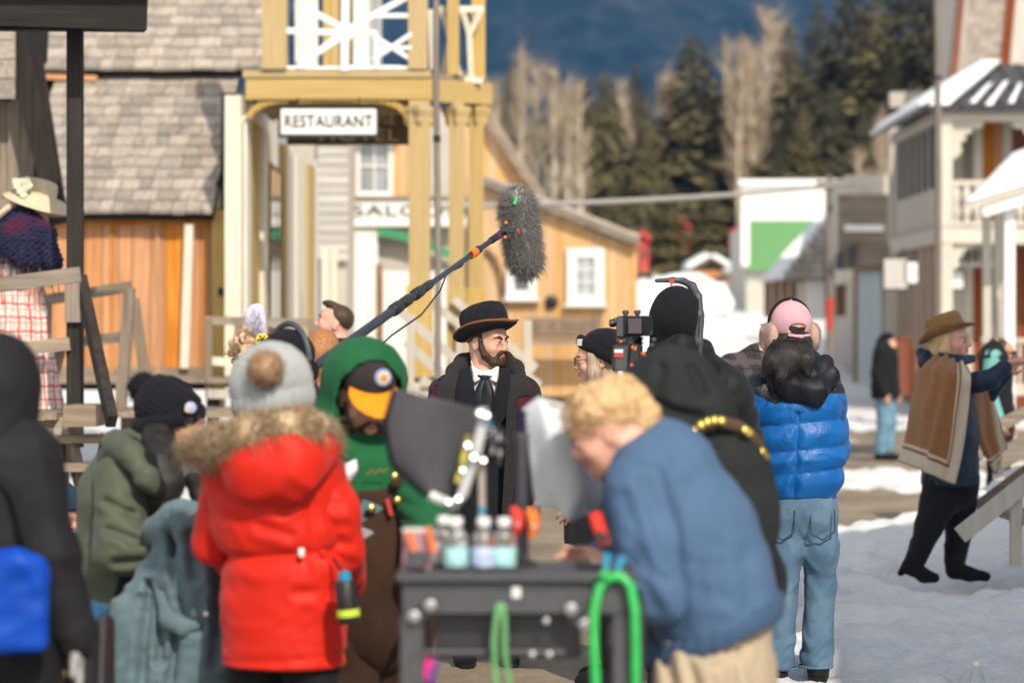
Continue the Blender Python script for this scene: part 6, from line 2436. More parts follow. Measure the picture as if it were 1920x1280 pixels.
for sx in (-1, 1):
    ring = [q(sx * .034 + .023 * math.cos(a), .112, -.002 + .019 * math.sin(a)) for a in np.linspace(0, 6.283, 15)]
    gm.tube(ring, .0026, 6, False)
    gm.tube([q(sx * .057, .110, .004), q(sx * .074, .06, .004), q(sx * .078, .0, .0)], .0024, 6)
gm.tube([q(-.012, .113, .002), q(.012, .113, .002)], .0024, 6)
gm.build('spectacles', gl_m, PW.o, smooth=True)
cj = S()
PW.torso_ops(cj, .05, hem=W(1100, 1016, 10.9).z, sq=.9, r=(.09, .14, .18, .18, .2))
PW.sleeve_ops(cj, .045, 'L')
cj.plane(W(1100, 1018, 10.9), (0, 0, -1))
cj.wrinkle(.008, 18, 7).build('long_coat', m_black2, PW.o, .012)
S().chain([q(0, -.06, -.16), q(0, .03, -.15)], [.075, .06], .03).build('coat_collar', m_black2, PW.o, .01)
S_ = S()
PW.leg_ops(S_).build('trousers', m_black, PW.o, .016)
PW.shoes(m_black)

# ------------------------------------------------------------------ 6 the woman in the red parka
m_red_p = fabric('red_parka_shell', (.60, .018, .007), .55, .08, 9, .25, 60, .05, 1.2)
m_fur = hair_mat('coyote_fur', (.20, .13, .07), (.62, .47, .30), (1, 1, 1), 30)
m_gknit = fabric('pale_grey_knit', (.36, .38, .38), .95, .12, 8, .8, 130, .2)
m_pom = hair_mat('tan_fur', (.26, .15, .08), (.48, .32, .19), (1, 1, 1), 40)
RD = Fig('woman in bright red parka with fur hood trim and grey bobble hat seen from behind', 7.6, 528, 163, 1.70, z0=-.13, head=(518, 722), hyaw=150, hpitch=12, hs=1.0,
         neck=(528, 800), chest=(515, 920), waist=(535, 1035), hip=(532, 1120), shL=(432, 885, .0), shR=(592, 878, 0), elL=(408, 1010, .12), wrL=(450, 1060, .34), elR=(634, 1030, .02), wrR=(655, 1092, .24))
RD.body(sk_fair, .013, fem=True)
pk = S()
pk.chain([W(528, 822, 7.6), W(515, 880, 7.6), W(512, 950, 7.6), W(534, 1035, 7.6), W(532, 1130, 7.6), W(529, 1245, 7.6)], [.13, .185, .197, .172, .192, .205], .05, (RD.f, .74))
pk.chain([RD.J['shL'], W(515, 850, 7.6), RD.J['shR']], [.082, .10, .085], .06)


def belt(x, y, z):
    py = 640 - (z - CZ) * F / 7.6 + .07 * (x * F / 7.6 + 960 - 535)
    return .016 * np.exp(-((py - 1035) / 9) ** 2) - .006 * np.exp(-((py - 1065) / 22) ** 2) - .006 * np.exp(-((py - 1000) / 22) ** 2) + .006 * np.exp(-((py - 1228) / 5) ** 2)


pk.crease([[(566, 890), (582, 950), (590, 1020)], [(490, 985), (545, 1003)], [(565, 915), (530, 960)], [(590, 1060), (612, 1120)], [(560, 1112), (640, 1108)]], .008, .015, 7.45).disp(belt, .06).wrinkle(.010, 7, 4).wrinkle(.004, 22, 8)
pk.plane(W(530, 1247, 7.6), (0, 0, -1))
pko = pk.build('parka', m_red_p, RD.o, .010)
sv = S()
sv.chain([RD.J['shR'], W(622, 960, 7.58), RD.J['elR'], RD.J['wrR']], [.086, .082, .080, .062], .03)
sv.wrinkle(.012, 14, 3).crease([[(600, 935), (640, 950)], [(610, 985), (650, 985)], [(606, 1010), (655, 1022)], [(628, 1050), (660, 1058)]], .007, .012, 7.5).build('sleeve', m_red_p, pko, .010)
sv = S()
sv.chain([RD.J['shL'], RD.J['elL'], RD.J['wrL']], [.086, .080, .062], .03)
sv.wrinkle(.010, 14, 5).build('sleeve', m_red_p, pko, .011)
hd = S()
hd.chain([W(430, 850, 7.52), W(480, 872, 7.44), W(540, 868, 7.42), W(592, 842, 7.5)], [.08, .10, .10, .075], .06, (RD.f, .8))
hd.wrinkle(.014, 12, 6).build('hood', m_red_p, pko, .011)
fp = [W(362, 840, 7.56), W(410, 828, 7.46), W(470, 812, 7.40), W(540, 800, 7.40), W(590, 800, 7.46), W(612, 838, 7.58)]
fo = S().chain(fp, [.034, .044, .046, .044, .04, .034], .03).wrinkle(.008, 40, 2).build('fur_trim', m_fur, pko, .011)
fur_on('fur', fo, fp, [.034, .044, .046, .044, .04, .034], 5200, .055, .0017, m_fur, 7, .35)
q = RD.hl
bn = S()
bn.ell(W(512, 706, 7.62), (.118, .125, .112), None, .03).chain([W(500, 730, 7.62), W(520, 750, 7.64)], [.113, .108], .05)
bn.plane(W(512, 768, 7.6), Vector((.12, 0, -1)))
bn.disp(lambda x, y, z: -.0035 * np.sin(np.arctan2(y - 7.62, x - W(512, 0, 7.62).x) * 38), .03)
bno = bn.build('bobble_hat', m_gknit, RD.o, .0065)
cfp = [W(512, 748, 7.63) + Vector((math.cos(a) * .118, math.sin(a) * .125, math.cos(a) * .012)) for a in np.linspace(0, 6.283, 25)]
S().chain(cfp, [.014] * 25, .01, (Vector((0, 0, 1)), 2.4)).ell(W(512, 720, 7.63), (.10, .108, .12), None, .01, 's').build('turned_cuff', m_gknit, bno, .008)
pm = S().ell(W(498, 690, 7.47), (.050, .050, .050), None, .01).build('pompom', m_pom, bno, .01)
fur_on('pompom_fur', pm, [W(498, 688, 7.47), W(498, 692, 7.47)], .040, 1800, .030, .0014, m_pom, 9, .1)
for c_, mt2 in (((565, 1035, -.17), m_eyew), ((605, 1038, -.12), m_red_p)):
    one('toggle', pko, lambda m: m.lathe(W(c_[0], c_[1], 7.6 + c_[2]), [(.008, -.014), (.011, -.004), (.011, .008), (.007, .014)], (0, 0, 1), 10), mt2)
S_ = S()
RD.leg_ops(S_, .02, (.11, .08, .065)).build('leggings', m_legg, RD.o, .015)
RD.shoes(m_black, boot=.15)
m_lens = plain('black_rubber', (.012, .012, .013), .5)
m_neon = plain('neon_band', (.55, .72, .05), .5)
m_cyan = plain('cyan_plastic', (.02, .25, .42), .4)
t = thing('flask', W(655, 1130, 7.35), 'black flask with neon yellow band hanging at the red parka', 'flask')
c = W(655, 1168, 7.35)
m_ = MB()
m_.lathe(c, [(.030, 0), (.034, .01), (.034, .12), (.028, .13)], (-.10, 0, 1), 18)
m_.build('bottle', m_lens, t, smooth=True)
one('band', t, lambda m: m.lathe(c + Vector((-.002, 0, .022)), [(.0352, 0), (.0352, .022)], (-.10, 0, 1), 18), m_neon, smooth=True)
one('cap', t, lambda m: m.lathe(c + Vector((-.013, 0, .13)), [(.02, 0), (.02, .025), (.01, .03)], (-.10, 0, 1), 14), m_cyan, smooth=True)
one('strap', t, lambda m: m.tube([c + Vector((-.014, 0, .15)), W(640, 1070, 7.4), W(625, 1046, 7.45)], .005, 6), m_black)
t = thing('clipboard', W(690, 1010, 7.85), 'teal clipboard with grey papers held by the woman in the red parka', 'clipboard')
m_teal = plain('teal_plastic', (.13, .27, .30), .4)
Mx = basis(28, 18, -22)
one('board', t, lambda m: m.box(W(690, 1010, 7.85), (.17, .006, .23), Mx), m_teal, bevel=.002)
one('sheets', t, lambda m: m.box(W(680, 1050, 7.83), (.15, .008, .20), Mx), plain('grey_paper', (.42, .45, .47), .8))
one('clip', t, lambda m: m.box(W(695, 965, 7.83), (.06, .014, .025), Mx), m_iron)
t = thing('paper_slip', W(650, 882, 7.75), 'folded white paper slip at the shoulder of the red parka', 'paper')
sheet('paper', t, [[W(628, 878, 7.75), W(645, 870, 7.73), W(668, 860, 7.76)], [W(634, 893, 7.74), W(650, 888, 7.70), W(670, 880, 7.74)], [W(640, 905, 7.75), W(652, 905, 7.72), W(662, 898, 7.75)]], plain('white_paper', (.74, .74, .78), .8), .002)

# ------------------------------------------------------------------ 7 the woman in the olive jacket
m_olive = fabric('olive_nylon', (.074, .088, .058), .6, .14, 8, .3, 70, .05, 1.0)
m_teald = fabric('dusty_teal_canvas', (.105, .16, .185), .8, .12, 7, .3, 120, .1, .8)
OL = Fig('woman in olive jacket and black bobble hat bowing her head over a teal coat', 8.35, 262, 100, 1.68, z0=-.13, head=(328, 797), hyaw=97, hpitch=8, hs=.98,
         neck=(275, 850), chest=(240, 950), waist=(238, 1060), hip=(240, 1140), shR=(222, 885, -.14), shL=(262, 880, .16), elR=(228, 1025, -.20), wrR=(330, 1040, -.26), elL=(260, 1020, .2), wrL=(360, 1030, .0))
OL.body(sk_tan, .011, fem=True, hands={'R': (Vector((1, 0, .1)), Vector((0, 1, 0)), Vector((0, 0, 1)), .5)})
OL.face(h_black, True)
q = OL.hl
bn = S()
bn.ell(q(0, -.025, .050), (.096, .116, .104), OL.hB, .02).ell(q(0, -.065, .085), (.080, .08, .08), OL.hB, .05)
bn.plane(q(0, 0, .002), OL.hB @ Vector((0, .40, -1)))
bn.disp(lambda x, y, z: -.003 * np.sin((x * .6 + z) * 260), .03)
bno = bn.build('bobble_hat', m_navyk, OL.o, .007)
S().chain([q(.090 * math.cos(a), -.025 + .110 * math.sin(a), .026 + .38 * (-.025 + .110 * math.sin(a))) for a in np.linspace(0, 6.283, 23)], [.015] * 23, .01, (Vector((0, 0, 1)), 1.9)).ell(q(0, -.025, .04), (.082, .102, .12), OL.hB, .01, 's').build('turned_cuff', m_navyk, bno, .008)
pm = S().ell(W(270, 726, 8.35), .05, None, .01).build('pompom', m_navyk, bno, .01)
fur_on('pompom_yarn', pm, [W(270, 724, 8.35), W(270, 728, 8.35)], .04, 1100, .03, .0018, m_navyk, 3)
bd_ = MB()
bd_.lathe(W(357, 764, 8.262), [(.020, 0), (.020, .006), (.015, .008)], (.35, -1, .2), 16)
bdo = bd_.build('round_badge', plain('blue_white_badge', (.35, .36, .55), .5), bno, smooth=True)
one('badge_centre', bdo, lambda m: m.lathe(W(351, 768, 8.255), [(.010, 0), (.010, .006)], (.35, -1, .2), 12), plain('gold_thread', (.62, .42, .10), .5), smooth=True)
hh = S()
hh.chain([q(-.062, -.04, -.02), W(308, 852, 8.22), W(318, 905, 8.15), W(312, 960, 8.15)], [.036, .046, .044, .03], .04)
hh.chain([W(362, 900, 8.38), W(374, 925, 8.34), W(378, 950, 8.3)], [.03, .03, .02], .03)
hh.chain([W(292, 815, 8.28), W(296, 870, 8.17), W(305, 930, 8.12)], [.05, .05, .035], .04)
hh.wrinkle(.006, 60, 3, (1, 1, .15)).build('hair', h_black, OL.o, .009)
oj = S()
oj.chain([W(262, 870, 8.35), W(240, 930, 8.35), W(236, 1050, 8.35), W(236, 1150, 8.35)], [.13, .165, .165, .155], .05, (OL.l, .95))
oj.wrinkle(.014, 11, 3).plane(W(236, 1180, 8.35), (.1, 0, -1))
ojo = oj.build('jacket', m_olive, OL.o, .011)
sv = S()
sv.chain([W(225, 895, 8.2), OL.J['elR'], OL.J['wrR']], [.088, .092, .075], .04).wrinkle(.012, 16, 5).crease([[(205, 940), (250, 960)], [(210, 990), (270, 1010)], [(250, 1010), (300, 1010)], [(225, 1050), (280, 1045)], [(290, 1030), (330, 1050)]], .016, .013, 8.15).build('sleeve', m_olive, ojo, .010)
S().chain([OL.J['shL'], OL.J['elL'], OL.J['wrL']], [.085, .08, .06], .04).wrinkle(.012, 16, 6).build('sleeve', m_olive, ojo, .012)
hd = S()
hd.chain([W(208, 855, 8.3), W(222, 835, 8.2), W(245, 850, 8.12), W(275, 895, 8.08), W(300, 925, 8.1)], [.045, .05, .042, .035, .025], .03)
hd.wrinkle(.01, 26, 2).build('hood', m_olive, ojo, .009)
S().chain([W(245, 838, 8.25), W(270, 870, 8.13), W(298, 920, 8.1)], [.04, .045, .035], .03).wrinkle(.006, 30, 2).build('hood_lining', m_black, ojo, .01)
S_ = S()
OL.leg_ops(S_).build('trousers', m_black, OL.o, .016)
OL.shoes(m_black)
t = thing('folded_coat', W(330, 1150, 8.0), 'dusty teal canvas coat hanging over the arms of the woman in olive', 'coat')
tc = S()
tc.chain([W(292, 990, 8.02), W(340, 975, 7.95), W(400, 985, 7.98)], [.045, .06, .05], .04)
tc.chain([W(365, 990, 7.95), W(372, 1100, 7.93), W(390, 1300, 7.95)], [.085, .10, .12], .05, (Vector((0, 1, 0)), .55))
tc.chain([W(300, 1090, 8.02), W(275, 1180, 8.0), W(262, 1310, 8.0)], [.09, .11, .12], .05, (Vector((0, 1, 0)), .55))
tc.chain([W(340, 1060, 8.0), W(330, 1310, 8.0)], [.10, .13], .05, (Vector((0, 1, 0)), .5))
tc.wrinkle(.030, 11, 9, (1, 1, .4)).wrinkle(.010, 26, 2)
tc.crease([[(318, 1000), (330, 1080), (352, 1170), (372, 1172)], [(400, 1000), (412, 1100), (404, 1240)], [(360, 1000), (366, 1080)], [(280, 1100), (268, 1200), (262, 1280)], [(330, 1180), (318, 1280)], [(300, 1120), (296, 1240)]], .022, .016, 7.9, .1)
tco = tc.build('cloth', m_teald, t, .011)
S().chain([W(300, 1080, 7.95), W(318, 1160, 7.91), W(345, 1176, 7.9), W(372, 1170, 7.88)], [.03, .03, .026, .02], .03).wrinkle(.006, 30, 3).build('sleeve', m_teald, t, .010)
one('button', tco, lambda m: m.lathe(W(386, 1150, 7.855), [(.009, 0), (.009, .004), (.004, .005)], (0, -1, 0), 12), m_eyew)

# ------------------------------------------------------------------ 8 the man in the green hooded sweatshirt
m_greenh = fabric('green_fleece', (.012, .105, .038), .9, .14, 10, .5, 160, .03, .8)
m_duck = fabric('brown_duck_canvas', (.040, .019, .011), .85, .2, 8, .35, 160, .05, .8)
m_capd = fabric('dark_cap_cloth', (.030, .025, .024), .9)
m_orv = fabric('orange_visor_cloth', (.72, .27, .010), .7, .06, 20, .2)
GN = Fig('bearded man in green hood and black cap with orange visor and brown bib', 8.0, 690, 30, 1.74, z0=-.13, head=(686, 742), hyaw=20, hpitch=22, hs=1.06,
         neck=(672, 862), chest=(690, 960), waist=(706, 1080), hip=(712, 1160), shL=(768, 900, -.03), shR=(604, 890, .06), elL=(800, 965, -.16), wrL=(806, 1035, -.36), elR=(595, 1010, .1), wrR=(640, 1070, -.05))
GN.body(sk_pink, .010)
GN.face(h_brown, True)
q = GN.hl
bd = S()
for sx in (-1, 1):
    bd.chain([q(sx * .070, .02, -.02), q(sx * .058, .04, -.066), q(sx * .03, .068, -.098)], [.012, .02, .024], .02)
    bd.chain([q(sx * .006, .10, -.046), q(sx * .03, .082, -.07)], [.008, .011], .01)
bd.ell(q(0, .074, -.102), (.04, .028, .028), GN.hB, .02).ell(q(0, .112, -.060), (.021, .03, .0095), GN.hB, .005, 's')
bd.wrinkle(.003, 150, 5).build('beard', h_brown, GN.o, .007)
cap = S()
cap.ell(q(0, -.002, .060), (.094, .112, .100), GN.hB, .01).plane(q(0, 0, .036), GN.hB @ Vector((0, .02, -1)))
co = cap.build('baseball_cap', m_capd, GN.o, .007)
vs_ = S()
vB = basis(20, 38)
vs_.ell(q(0, .105, .040), (.094, .112, .011), vB, .01)
vs_.ell(q(0, .02, .05), (.080, .075, .06), GN.hB, .01, 's')
vs_.build('visor', m_orv, co, .006)
lc = q(.016, .100, .104)
ln = (GN.hB @ Vector((0, 1, .35))).normalized()
lg_ = MB()
lg_.lathe(lc - ln * .004, [(.029, 0), (.029, .005), (.025, .007)], ln, 24)
lgo = lg_.build('round_patch', plain('pale_blue_patch', (.20, .25, .42), .7), co, smooth=True)
pm_ = plain('white_thread', (.72, .70, .66), .8)
tx = ln.cross(Vector((0, 0, 1))).normalized()
ty = tx.cross(ln).normalized()
for i in range(10):
    a = i * .628
    one('petal', lgo, lambda m: m.box(lc + ln * .005 + (tx * math.cos(a) + ty * math.sin(a)) * .016, (.012, .004, .006), Matrix((tx * math.cos(a) + ty * math.sin(a), ln, -tx * math.sin(a) + ty * math.cos(a))).transposed()), pm_)
one('patch_centre', lgo, lambda m: m.lathe(lc + ln * .004, [(.012, 0), (.012, .005), (.006, .007)], ln, 14), m_orv, smooth=True)
hd = S()
hd.ell(q(0, -.030, .045), (.138, .155, .140), GN.hB, .03)
hd.chain([q(0, -.04, .0), W(652, 830, 8.02), W(660, 880, 8.0)], [.13, .135, .13], .06)
hd.ell(q(-.012, .115, .0), (.112, .165, .150), GN.hB, .02, 's')
hd.ell(q(0, .0, .025), (.112, .13, .128), GN.hB, .02, 's')
hd.wrinkle(.007, 22, 4, (1, 1, .5))
hdo = hd.build('hood', m_greenh, GN.o, .0085)
gs = S()
gs.chain([W(668, 880, 8.0), W(682, 930, 8.0), W(695, 1000, 8.0), W(706, 1100, 8.0)], [.13, .18, .19, .18], .05, (GN.f, .76))
gs.chain([GN.J['shR'], W(680, 880, 8.0), GN.J['shL']], [.085, .10, .085], .06)
gs.wrinkle(.010, 16, 6)
gso = gs.build('sweatshirt', m_greenh, GN.o, .011)
sv = S()
sv.chain([GN.J['shL'], GN.J['elL'], W(806, 1020, 7.66)], [.085, .082, .062], .03)
sv.disp(lambda x, y, z: -.010 * (np.abs(np.sin(z * 62 + x * 12)) - .5), .05).build('sleeve', m_greenh, gso, .009)
S().chain([GN.J['shR'], GN.J['elR'], GN.J['wrR']], [.085, .08, .06], .03).wrinkle(.012, 18, 3).build('sleeve', m_greenh, gso, .011)
bb = S()
bb.chain([W(700, 950, 7.98), W(708, 1050, 7.98), W(712, 1150, 7.98)], [.185, .205, .21], .05, (GN.f, .80))
bb.plane(W(712, 912, 8.0), Vector((-.12, 0, 1)))
bb.wrinkle(.010, 14, 3)
bbo = bb.build('bib_overalls', m_duck, GN.o, .010)
lg = S()
GN.leg_ops(lg, .035, (.12, .10, .09)).wrinkle(.022, 10, 4).build('trouser_legs', m_duck, bbo, .013)
for a, b in (((742, 905, -.17), (760, 872, -.06)), ((650, 920, -.12), (640, 880, -.05))):
    S().chain([W(a[0], a[1], 8 + a[2]), W(b[0], b[1], 8 + b[2])], [.022, .022], .01, (GN.f, .4)).build('brace', m_duck, bbo, .008)
m_brass = plain('brass', (.52, .36, .12), .35, .9)
for px, py, dy in ((741, 893, -.165), (697, 953, -.185), (746, 938, -.175)):
    one('brass_buckle', bbo, lambda m: m.lathe(W(px, py, 8 + dy), [(.013, 0), (.013, .008), (.006, .012)], (.4, -1, 0), 12), m_brass, smooth=True)
one('red_pen', bbo, lambda m: m.tube([W(725, 935, 7.81), W(733, 965, 7.81)], .008, 8), m_red)
m_thr = plain('ochre_embroidery', (.30, .16, .03), .8)
pts = [W(686 + 4 * i, 886 + 3.5 * math.sin(i * 1.7) - .5 * i, 7.815 - .0 * i) for i in range(11)]
one('embroidery', gso, lambda m: m.tube(pts, .0022, 5), m_thr, smooth=True)
GN.shoes(m_black, boot=.1)

# ------------------------------------------------------------------ 9 the hooded person at the left edge
m_char = fabric('charcoal_softshell', (.0125, .012, .0145), .75, .2, 9, .4, 120, .0, .9)
HL = Fig('person in charcoal hooded jacket cut off by the left edge with one arm down', 6.6, 0, 150, 1.74, z0=-.13, head=(-8, 722), hyaw=150, hs=1.0,
         neck=(-8, 808), chest=(-20, 930), waist=(-20, 1080), hip=(-20, 1180), shR=(52, 862, -.02), elR=(92, 1040, -.06), wrR=(136, 1205, -.08), shL=(-110, 870))
HL.body(plain('grey_glove', (.30, .30, .30), .85), .012, hands={'R': (Vector((.25, -.1, -1)), Vector((-1, -.2, 0)), Vector((0, -1, 0)), .6)}, name='body')
hd = S()
hd.ell(W(-8, 712, 6.6), (.112, .135, .135), HL.hB, .03).chain([W(-8, 740, 6.6), W(-10, 800, 6.6)], [.112, .12], .05)
hd.ell(HL.hl(0, .15, 0), (.08, .12, .11), HL.hB, .02, 's')
hd.wrinkle(.006, 22, 3).build('hood', m_char, HL.o, .009)
jk = S()
jk.chain([W(-10, 820, 6.6), W(-15, 890, 6.6), W(-15, 1010, 6.6), W(-10, 1200, 6.6)], [.12, .17, .18, .175], .05, (HL.f, .75))
jk.chain([W(-10, 840, 6.6), HL.J['shR']], [.09, .088], .05)
jk.chain([HL.J['shR'], HL.J['elR'], W(140, 1185, 6.53)], [.088, .080, .062], .03)
jko = jk.wrinkle(.012, 14, 5).build('jacket', m_char, HL.o, .010)
S().chain([W(132, 1170, 6.54), W(145, 1205, 6.52)], [.055, .05], .02).build('cuff', m_black, jko, .009)
S_ = S()
HL.leg_ops(S_).build('trousers', m_black, HL.o, .016)
HL.shoes(m_black)
t = thing('shoulder_bag', W(25, 1130, 6.45), 'bright blue cloth bag at the hip of the hooded person', 'bag')
bg = S().box(W(22, 1138, 6.36), (.10, .04, .125), basis(10), .035, .02)
bg.chain([W(-30, 1050, 6.36), W(30, 1052, 6.35), W(62, 1062, 6.36)], [.03, .034, .03], .03)
bg.wrinkle(.010, 16, 4).build('pouch', fabric('blue_bag_nylon', (.002, .05, .36), .5, .12, 12, .3, 80, 0, 1), t, .009)
S().chain([W(62, 1050, 6.38), W(30, 930, 6.42), W(-40, 850, 6.5)], [.014, .014, .014], .01).build('strap', m_black, t, .008)

# ------------------------------------------------------------------ 10 the blond man bending over the cart
m_bluej = fabric('blue_cotton_twill', (.066, .122, .22), .75, .08, 6, .25, 140, .02, .5)
m_rib = fabric('blue_rib_knit', (.045, .085, .16), .9, .1, 8, .6, 160)
m_khaki = fabric('khaki_cotton', (.42, .34, .24), .85, .1, 6, .35, 140, .05, .9)
BL = Fig('blond curly haired man in blue bomber jacket bending over the black cart', 6.6, 1330, -112, 1.80, z0=-.13, head=(1142, 808), hyaw=-98, hpitch=24, hs=.98,
         neck=(1205, 862), chest=(1268, 930), waist=(1325, 1085), hip=(1348, 1175), shL=(1190, 912, -.16), shR=(1280, 880, .22), elL=(1236, 1110, -.20), wrL=(1128, 1066, -.22), elR=(1240, 1050, .3), wrR=(1130, 1050, .2),
         hpL=(1320, 1200, -.08), hpR=(1370, 1190, .08), knL=(1270, 1400, -.1), knR=(1390, 1400, .1))
BL.body(sk_pink, .0095, hands={'L': (Vector((-1, 0, -.08)), Vector((0, .2, -1)), Vector((0, 1, .2)), .4)})
BL.face(h_blond, True)
q = BL.hl
hh = S()
hh.ell(q(0, -.03, .05), (.085, .105, .08), BL.hB, .02)
hh.chain([q(0, -.10, .0), q(0, -.085, -.06)], [.055, .04], .03)
r_ = np.random.RandomState(3)
for i in range(190):
    a, b_ = r_.uniform(0, 6.283), r_.uniform(.0, 1.3)
    d = Vector((math.cos(a) * math.cos(b_), math.sin(a) * math.cos(b_), math.sin(b_)))
    c = q(d.x * .076, d.y * .100 - .025, .05 + d.z * .080)
    hh.ell(c, r_.uniform(.012, .022), None, .010)
hh.ell(q(0, .135, -.045), (.09, .07, .085), BL.hB, .008, 's')
for sx in (-1, 1):
    hh.ell(q(sx * .10, .005, -.03), (.045, .05, .052), BL.hB, .01, 's')
hho = hh.wrinkle(.008, 60, 4).wrinkle(.005, 120, 2).build('hair', h_blond, BL.o, .006)
fur_on('curls', hho, [q(0, -.06, .05), q(0, .03, .06)], .082, 4500, .024, .0008, h_blond, 4, .3, jitter=1.3)
bj = S()
bj.chain([W(1205, 868, 6.6), W(1248, 905, 6.6), W(1290, 990, 6.6), W(1325, 1085, 6.6), W(1345, 1165, 6.6)], [.09, .14, .172, .172, .172], .06, (BL.l, 1.08))
bj.chain([W(1205, 900, 6.46), W(1250, 868, 6.6), W(1300, 890, 6.8)], [.075, .10, .08], .06)
bj.wrinkle(.014, 8, 3, (1, 1, .9)).wrinkle(.005, 22, 5)
bj.plane(W(1335, 1190, 6.6), Vector((.42, 0, -1)))
bj.crease([[(1238, 880), (1250, 960), (1262, 1040)], [(1290, 905), (1302, 1000), (1306, 1100)], [(1262, 1000), (1268, 1110), (1262, 1190)], [(1330, 1010), (1340, 1100)], [(1385, 1040), (1395, 1120)], [(1225, 1120), (1240, 1180)]], .006, .024, 6.6, .09)
bjo = bj.build('bomber_jacket', m_bluej, BL.o, .0095)
sv = S()
sv.chain([W(1192, 915, 6.44), W(1212, 1010, 6.40), BL.J['elL'], W(1165, 1085, 6.38)], [.090, .086, .078, .058], .018)
sv.wrinkle(.014, 14, 8, (1, 1, .6)).crease([[(1170, 930), (1190, 990), (1186, 1050)], [(1205, 900), (1232, 980), (1240, 1050)], [(1180, 1000), (1215, 1060), (1240, 1075)], [(1200, 1090), (1225, 1130)]], .009, .018, 6.42).build('sleeve', m_bluej, bjo, .009)
S().chain([BL.J['shR'], BL.J['elR'], BL.J['wrR']], [.085, .08, .06], .03).wrinkle(.01, 16, 2).build('sleeve', m_bluej, bjo, .012)
hemc = W(1342, 1180, 6.6)
hp_ = [hemc + (BL.f * math.cos(a) * .172 + BL.l * math.sin(a) * .178) + Vector((0, 0, -math.cos(a) * -.0)) + Vector((0, 0, (BL.f * math.cos(a) * .172 + BL.l * math.sin(a) * .178).x * .42)) for a in np.linspace(0, 6.283, 31)]
S().chain(hp_, [.015] * 31, .01, (Vector((0, 0, 1)), 2.3)).build('ribbed_hem', m_rib, bjo, .008)
S().chain([W(1172, 1086, 6.38), W(1150, 1075, 6.38)], [.05, .045], .02).build('ribbed_cuff', m_rib, bjo, .008)
S().chain([W(1182, 862, 6.55), W(1200, 842, 6.6), W(1232, 838, 6.66)], [.035, .04, .035], .03).build('collar', m_bluej, bjo, .009)
kp = S()
kp.chain([W(1368, 1185, 6.6), W(1352, 1262, 6.6)], [.12, .172], .05, (BL.f, .9))
kp.chain([W(1318, 1262, 6.52), BL.J['knL']], [.125, .1], .04).chain([W(1372, 1250, 6.68), BL.J['knR']], [.125, .1], .04)
kp.chain([BL.J['knL'], BL.J['anL']], [.1, .09], .04).chain([BL.J['knR'], BL.J['anR']], [.1, .09], .04)
kpo = kp.wrinkle(.014, 10, 4).crease([[(1270, 1200), (1330, 1230), (1390, 1220)], [(1290, 1240), (1300, 1280)], [(1360, 1190), (1372, 1280)], [(1250, 1230), (1262, 1290)]], .018, .014, 6.45).build('trousers', m_khaki, BL.o, .012)
BL.shoes(m_black)

# ------------------------------------------------------------------ 11 the person in the dark hooded coat behind him
m_slate = fabric('slate_black_canvas', (.019, .0225, .0225), .85, .16, 8, .45, 140, .0, .9)
m_gold = plain('gold_chain', (.55, .42, .10), .35, .7)
HD = Fig('person in slate black hooded coat with gold studded strap bending behind the blond man', 7.35, 1330, -125, 1.78, z0=-.13, head=(1250, 762), hyaw=-115, hpitch=36, hs=1.02,
         neck=(1290, 820), chest=(1335, 900), waist=(1372, 1010), hip=(1392, 1090), shL=(1262, 870, -.1), shR=(1350, 840, .2), elL=(1260, 1000, -.05), wrL=(1200, 1060, .1), elR=(1330, 1010, .3), wrR=(1250, 1050, .3))
HD.body(sk_tan, .014)
hd = S()
hd.ell(W(1262, 738, 7.35), (.135, .15, .145), None, .04)
hd.chain([W(1262, 740, 7.35), W(1292, 790, 7.35), W(1310, 835, 7.35)], [.13, .14, .125], .06)
hd.chain([W(1225, 770, 7.3), W(1262, 825, 7.24), W(1318, 836, 7.26)], [.04, .06, .06], .05)
hd.ell(W(1196, 800, 7.35), (.07, .10, .08), None, .03, 's')
hd.wrinkle(.020, 11, 4).crease([[(1212, 742), (1260, 772), (1310, 782)], [(1228, 772), (1268, 806), (1322, 812)], [(1296, 690), (1318, 740)], [(1240, 690), (1226, 730)]], .014, .014, 7.25).build('hood', m_slate, HD.o, .0095)
cj = S()
cj.chain([W(1300, 840, 7.35), W(1340, 880, 7.35), W(1358, 960, 7.35), W(1358, 1100, 7.35)], [.12, .155, .155, .155], .06)
cj.wrinkle(.010, 14, 6)
cjo = cj.build('coat', m_slate, HD.o, .011)
S().chain([HD.J['shL'], HD.J['elL'], HD.J['wrL']], [.085, .08, .06], .04).wrinkle(.01, 14, 4).build('sleeve', m_slate, cjo, .012)
hr_ = S().chain([W(1222, 765, 7.28), W(1236, 800, 7.2), W(1250, 828, 7.2)], [.03, .032, .022], .02).wrinkle(.004, 60, 2).build('hair', hair_mat('auburn_braid', (.10, .03, .015), (.26, .09, .04)), HD.o, .009)
S_ = S()
HD.leg_ops(S_).build('trousers', m_black, HD.o, .016)
HD.shoes(m_black)
t = thing('studded_strap', W(1360, 820, 7.3), 'brown shoulder strap with gold links across the slate black coat', 'strap')
sp_ = [W(1292, 828, 7.20), W(1312, 800, 7.17), W(1345, 790, 7.19), W(1385, 800, 7.24), W(1415, 825, 7.28), W(1434, 862, 7.3)]
one('band', t, lambda m: m.tube(sp_, .020, 10), fabric('brown_leather', (.09, .055, .03), .5), smooth=True)
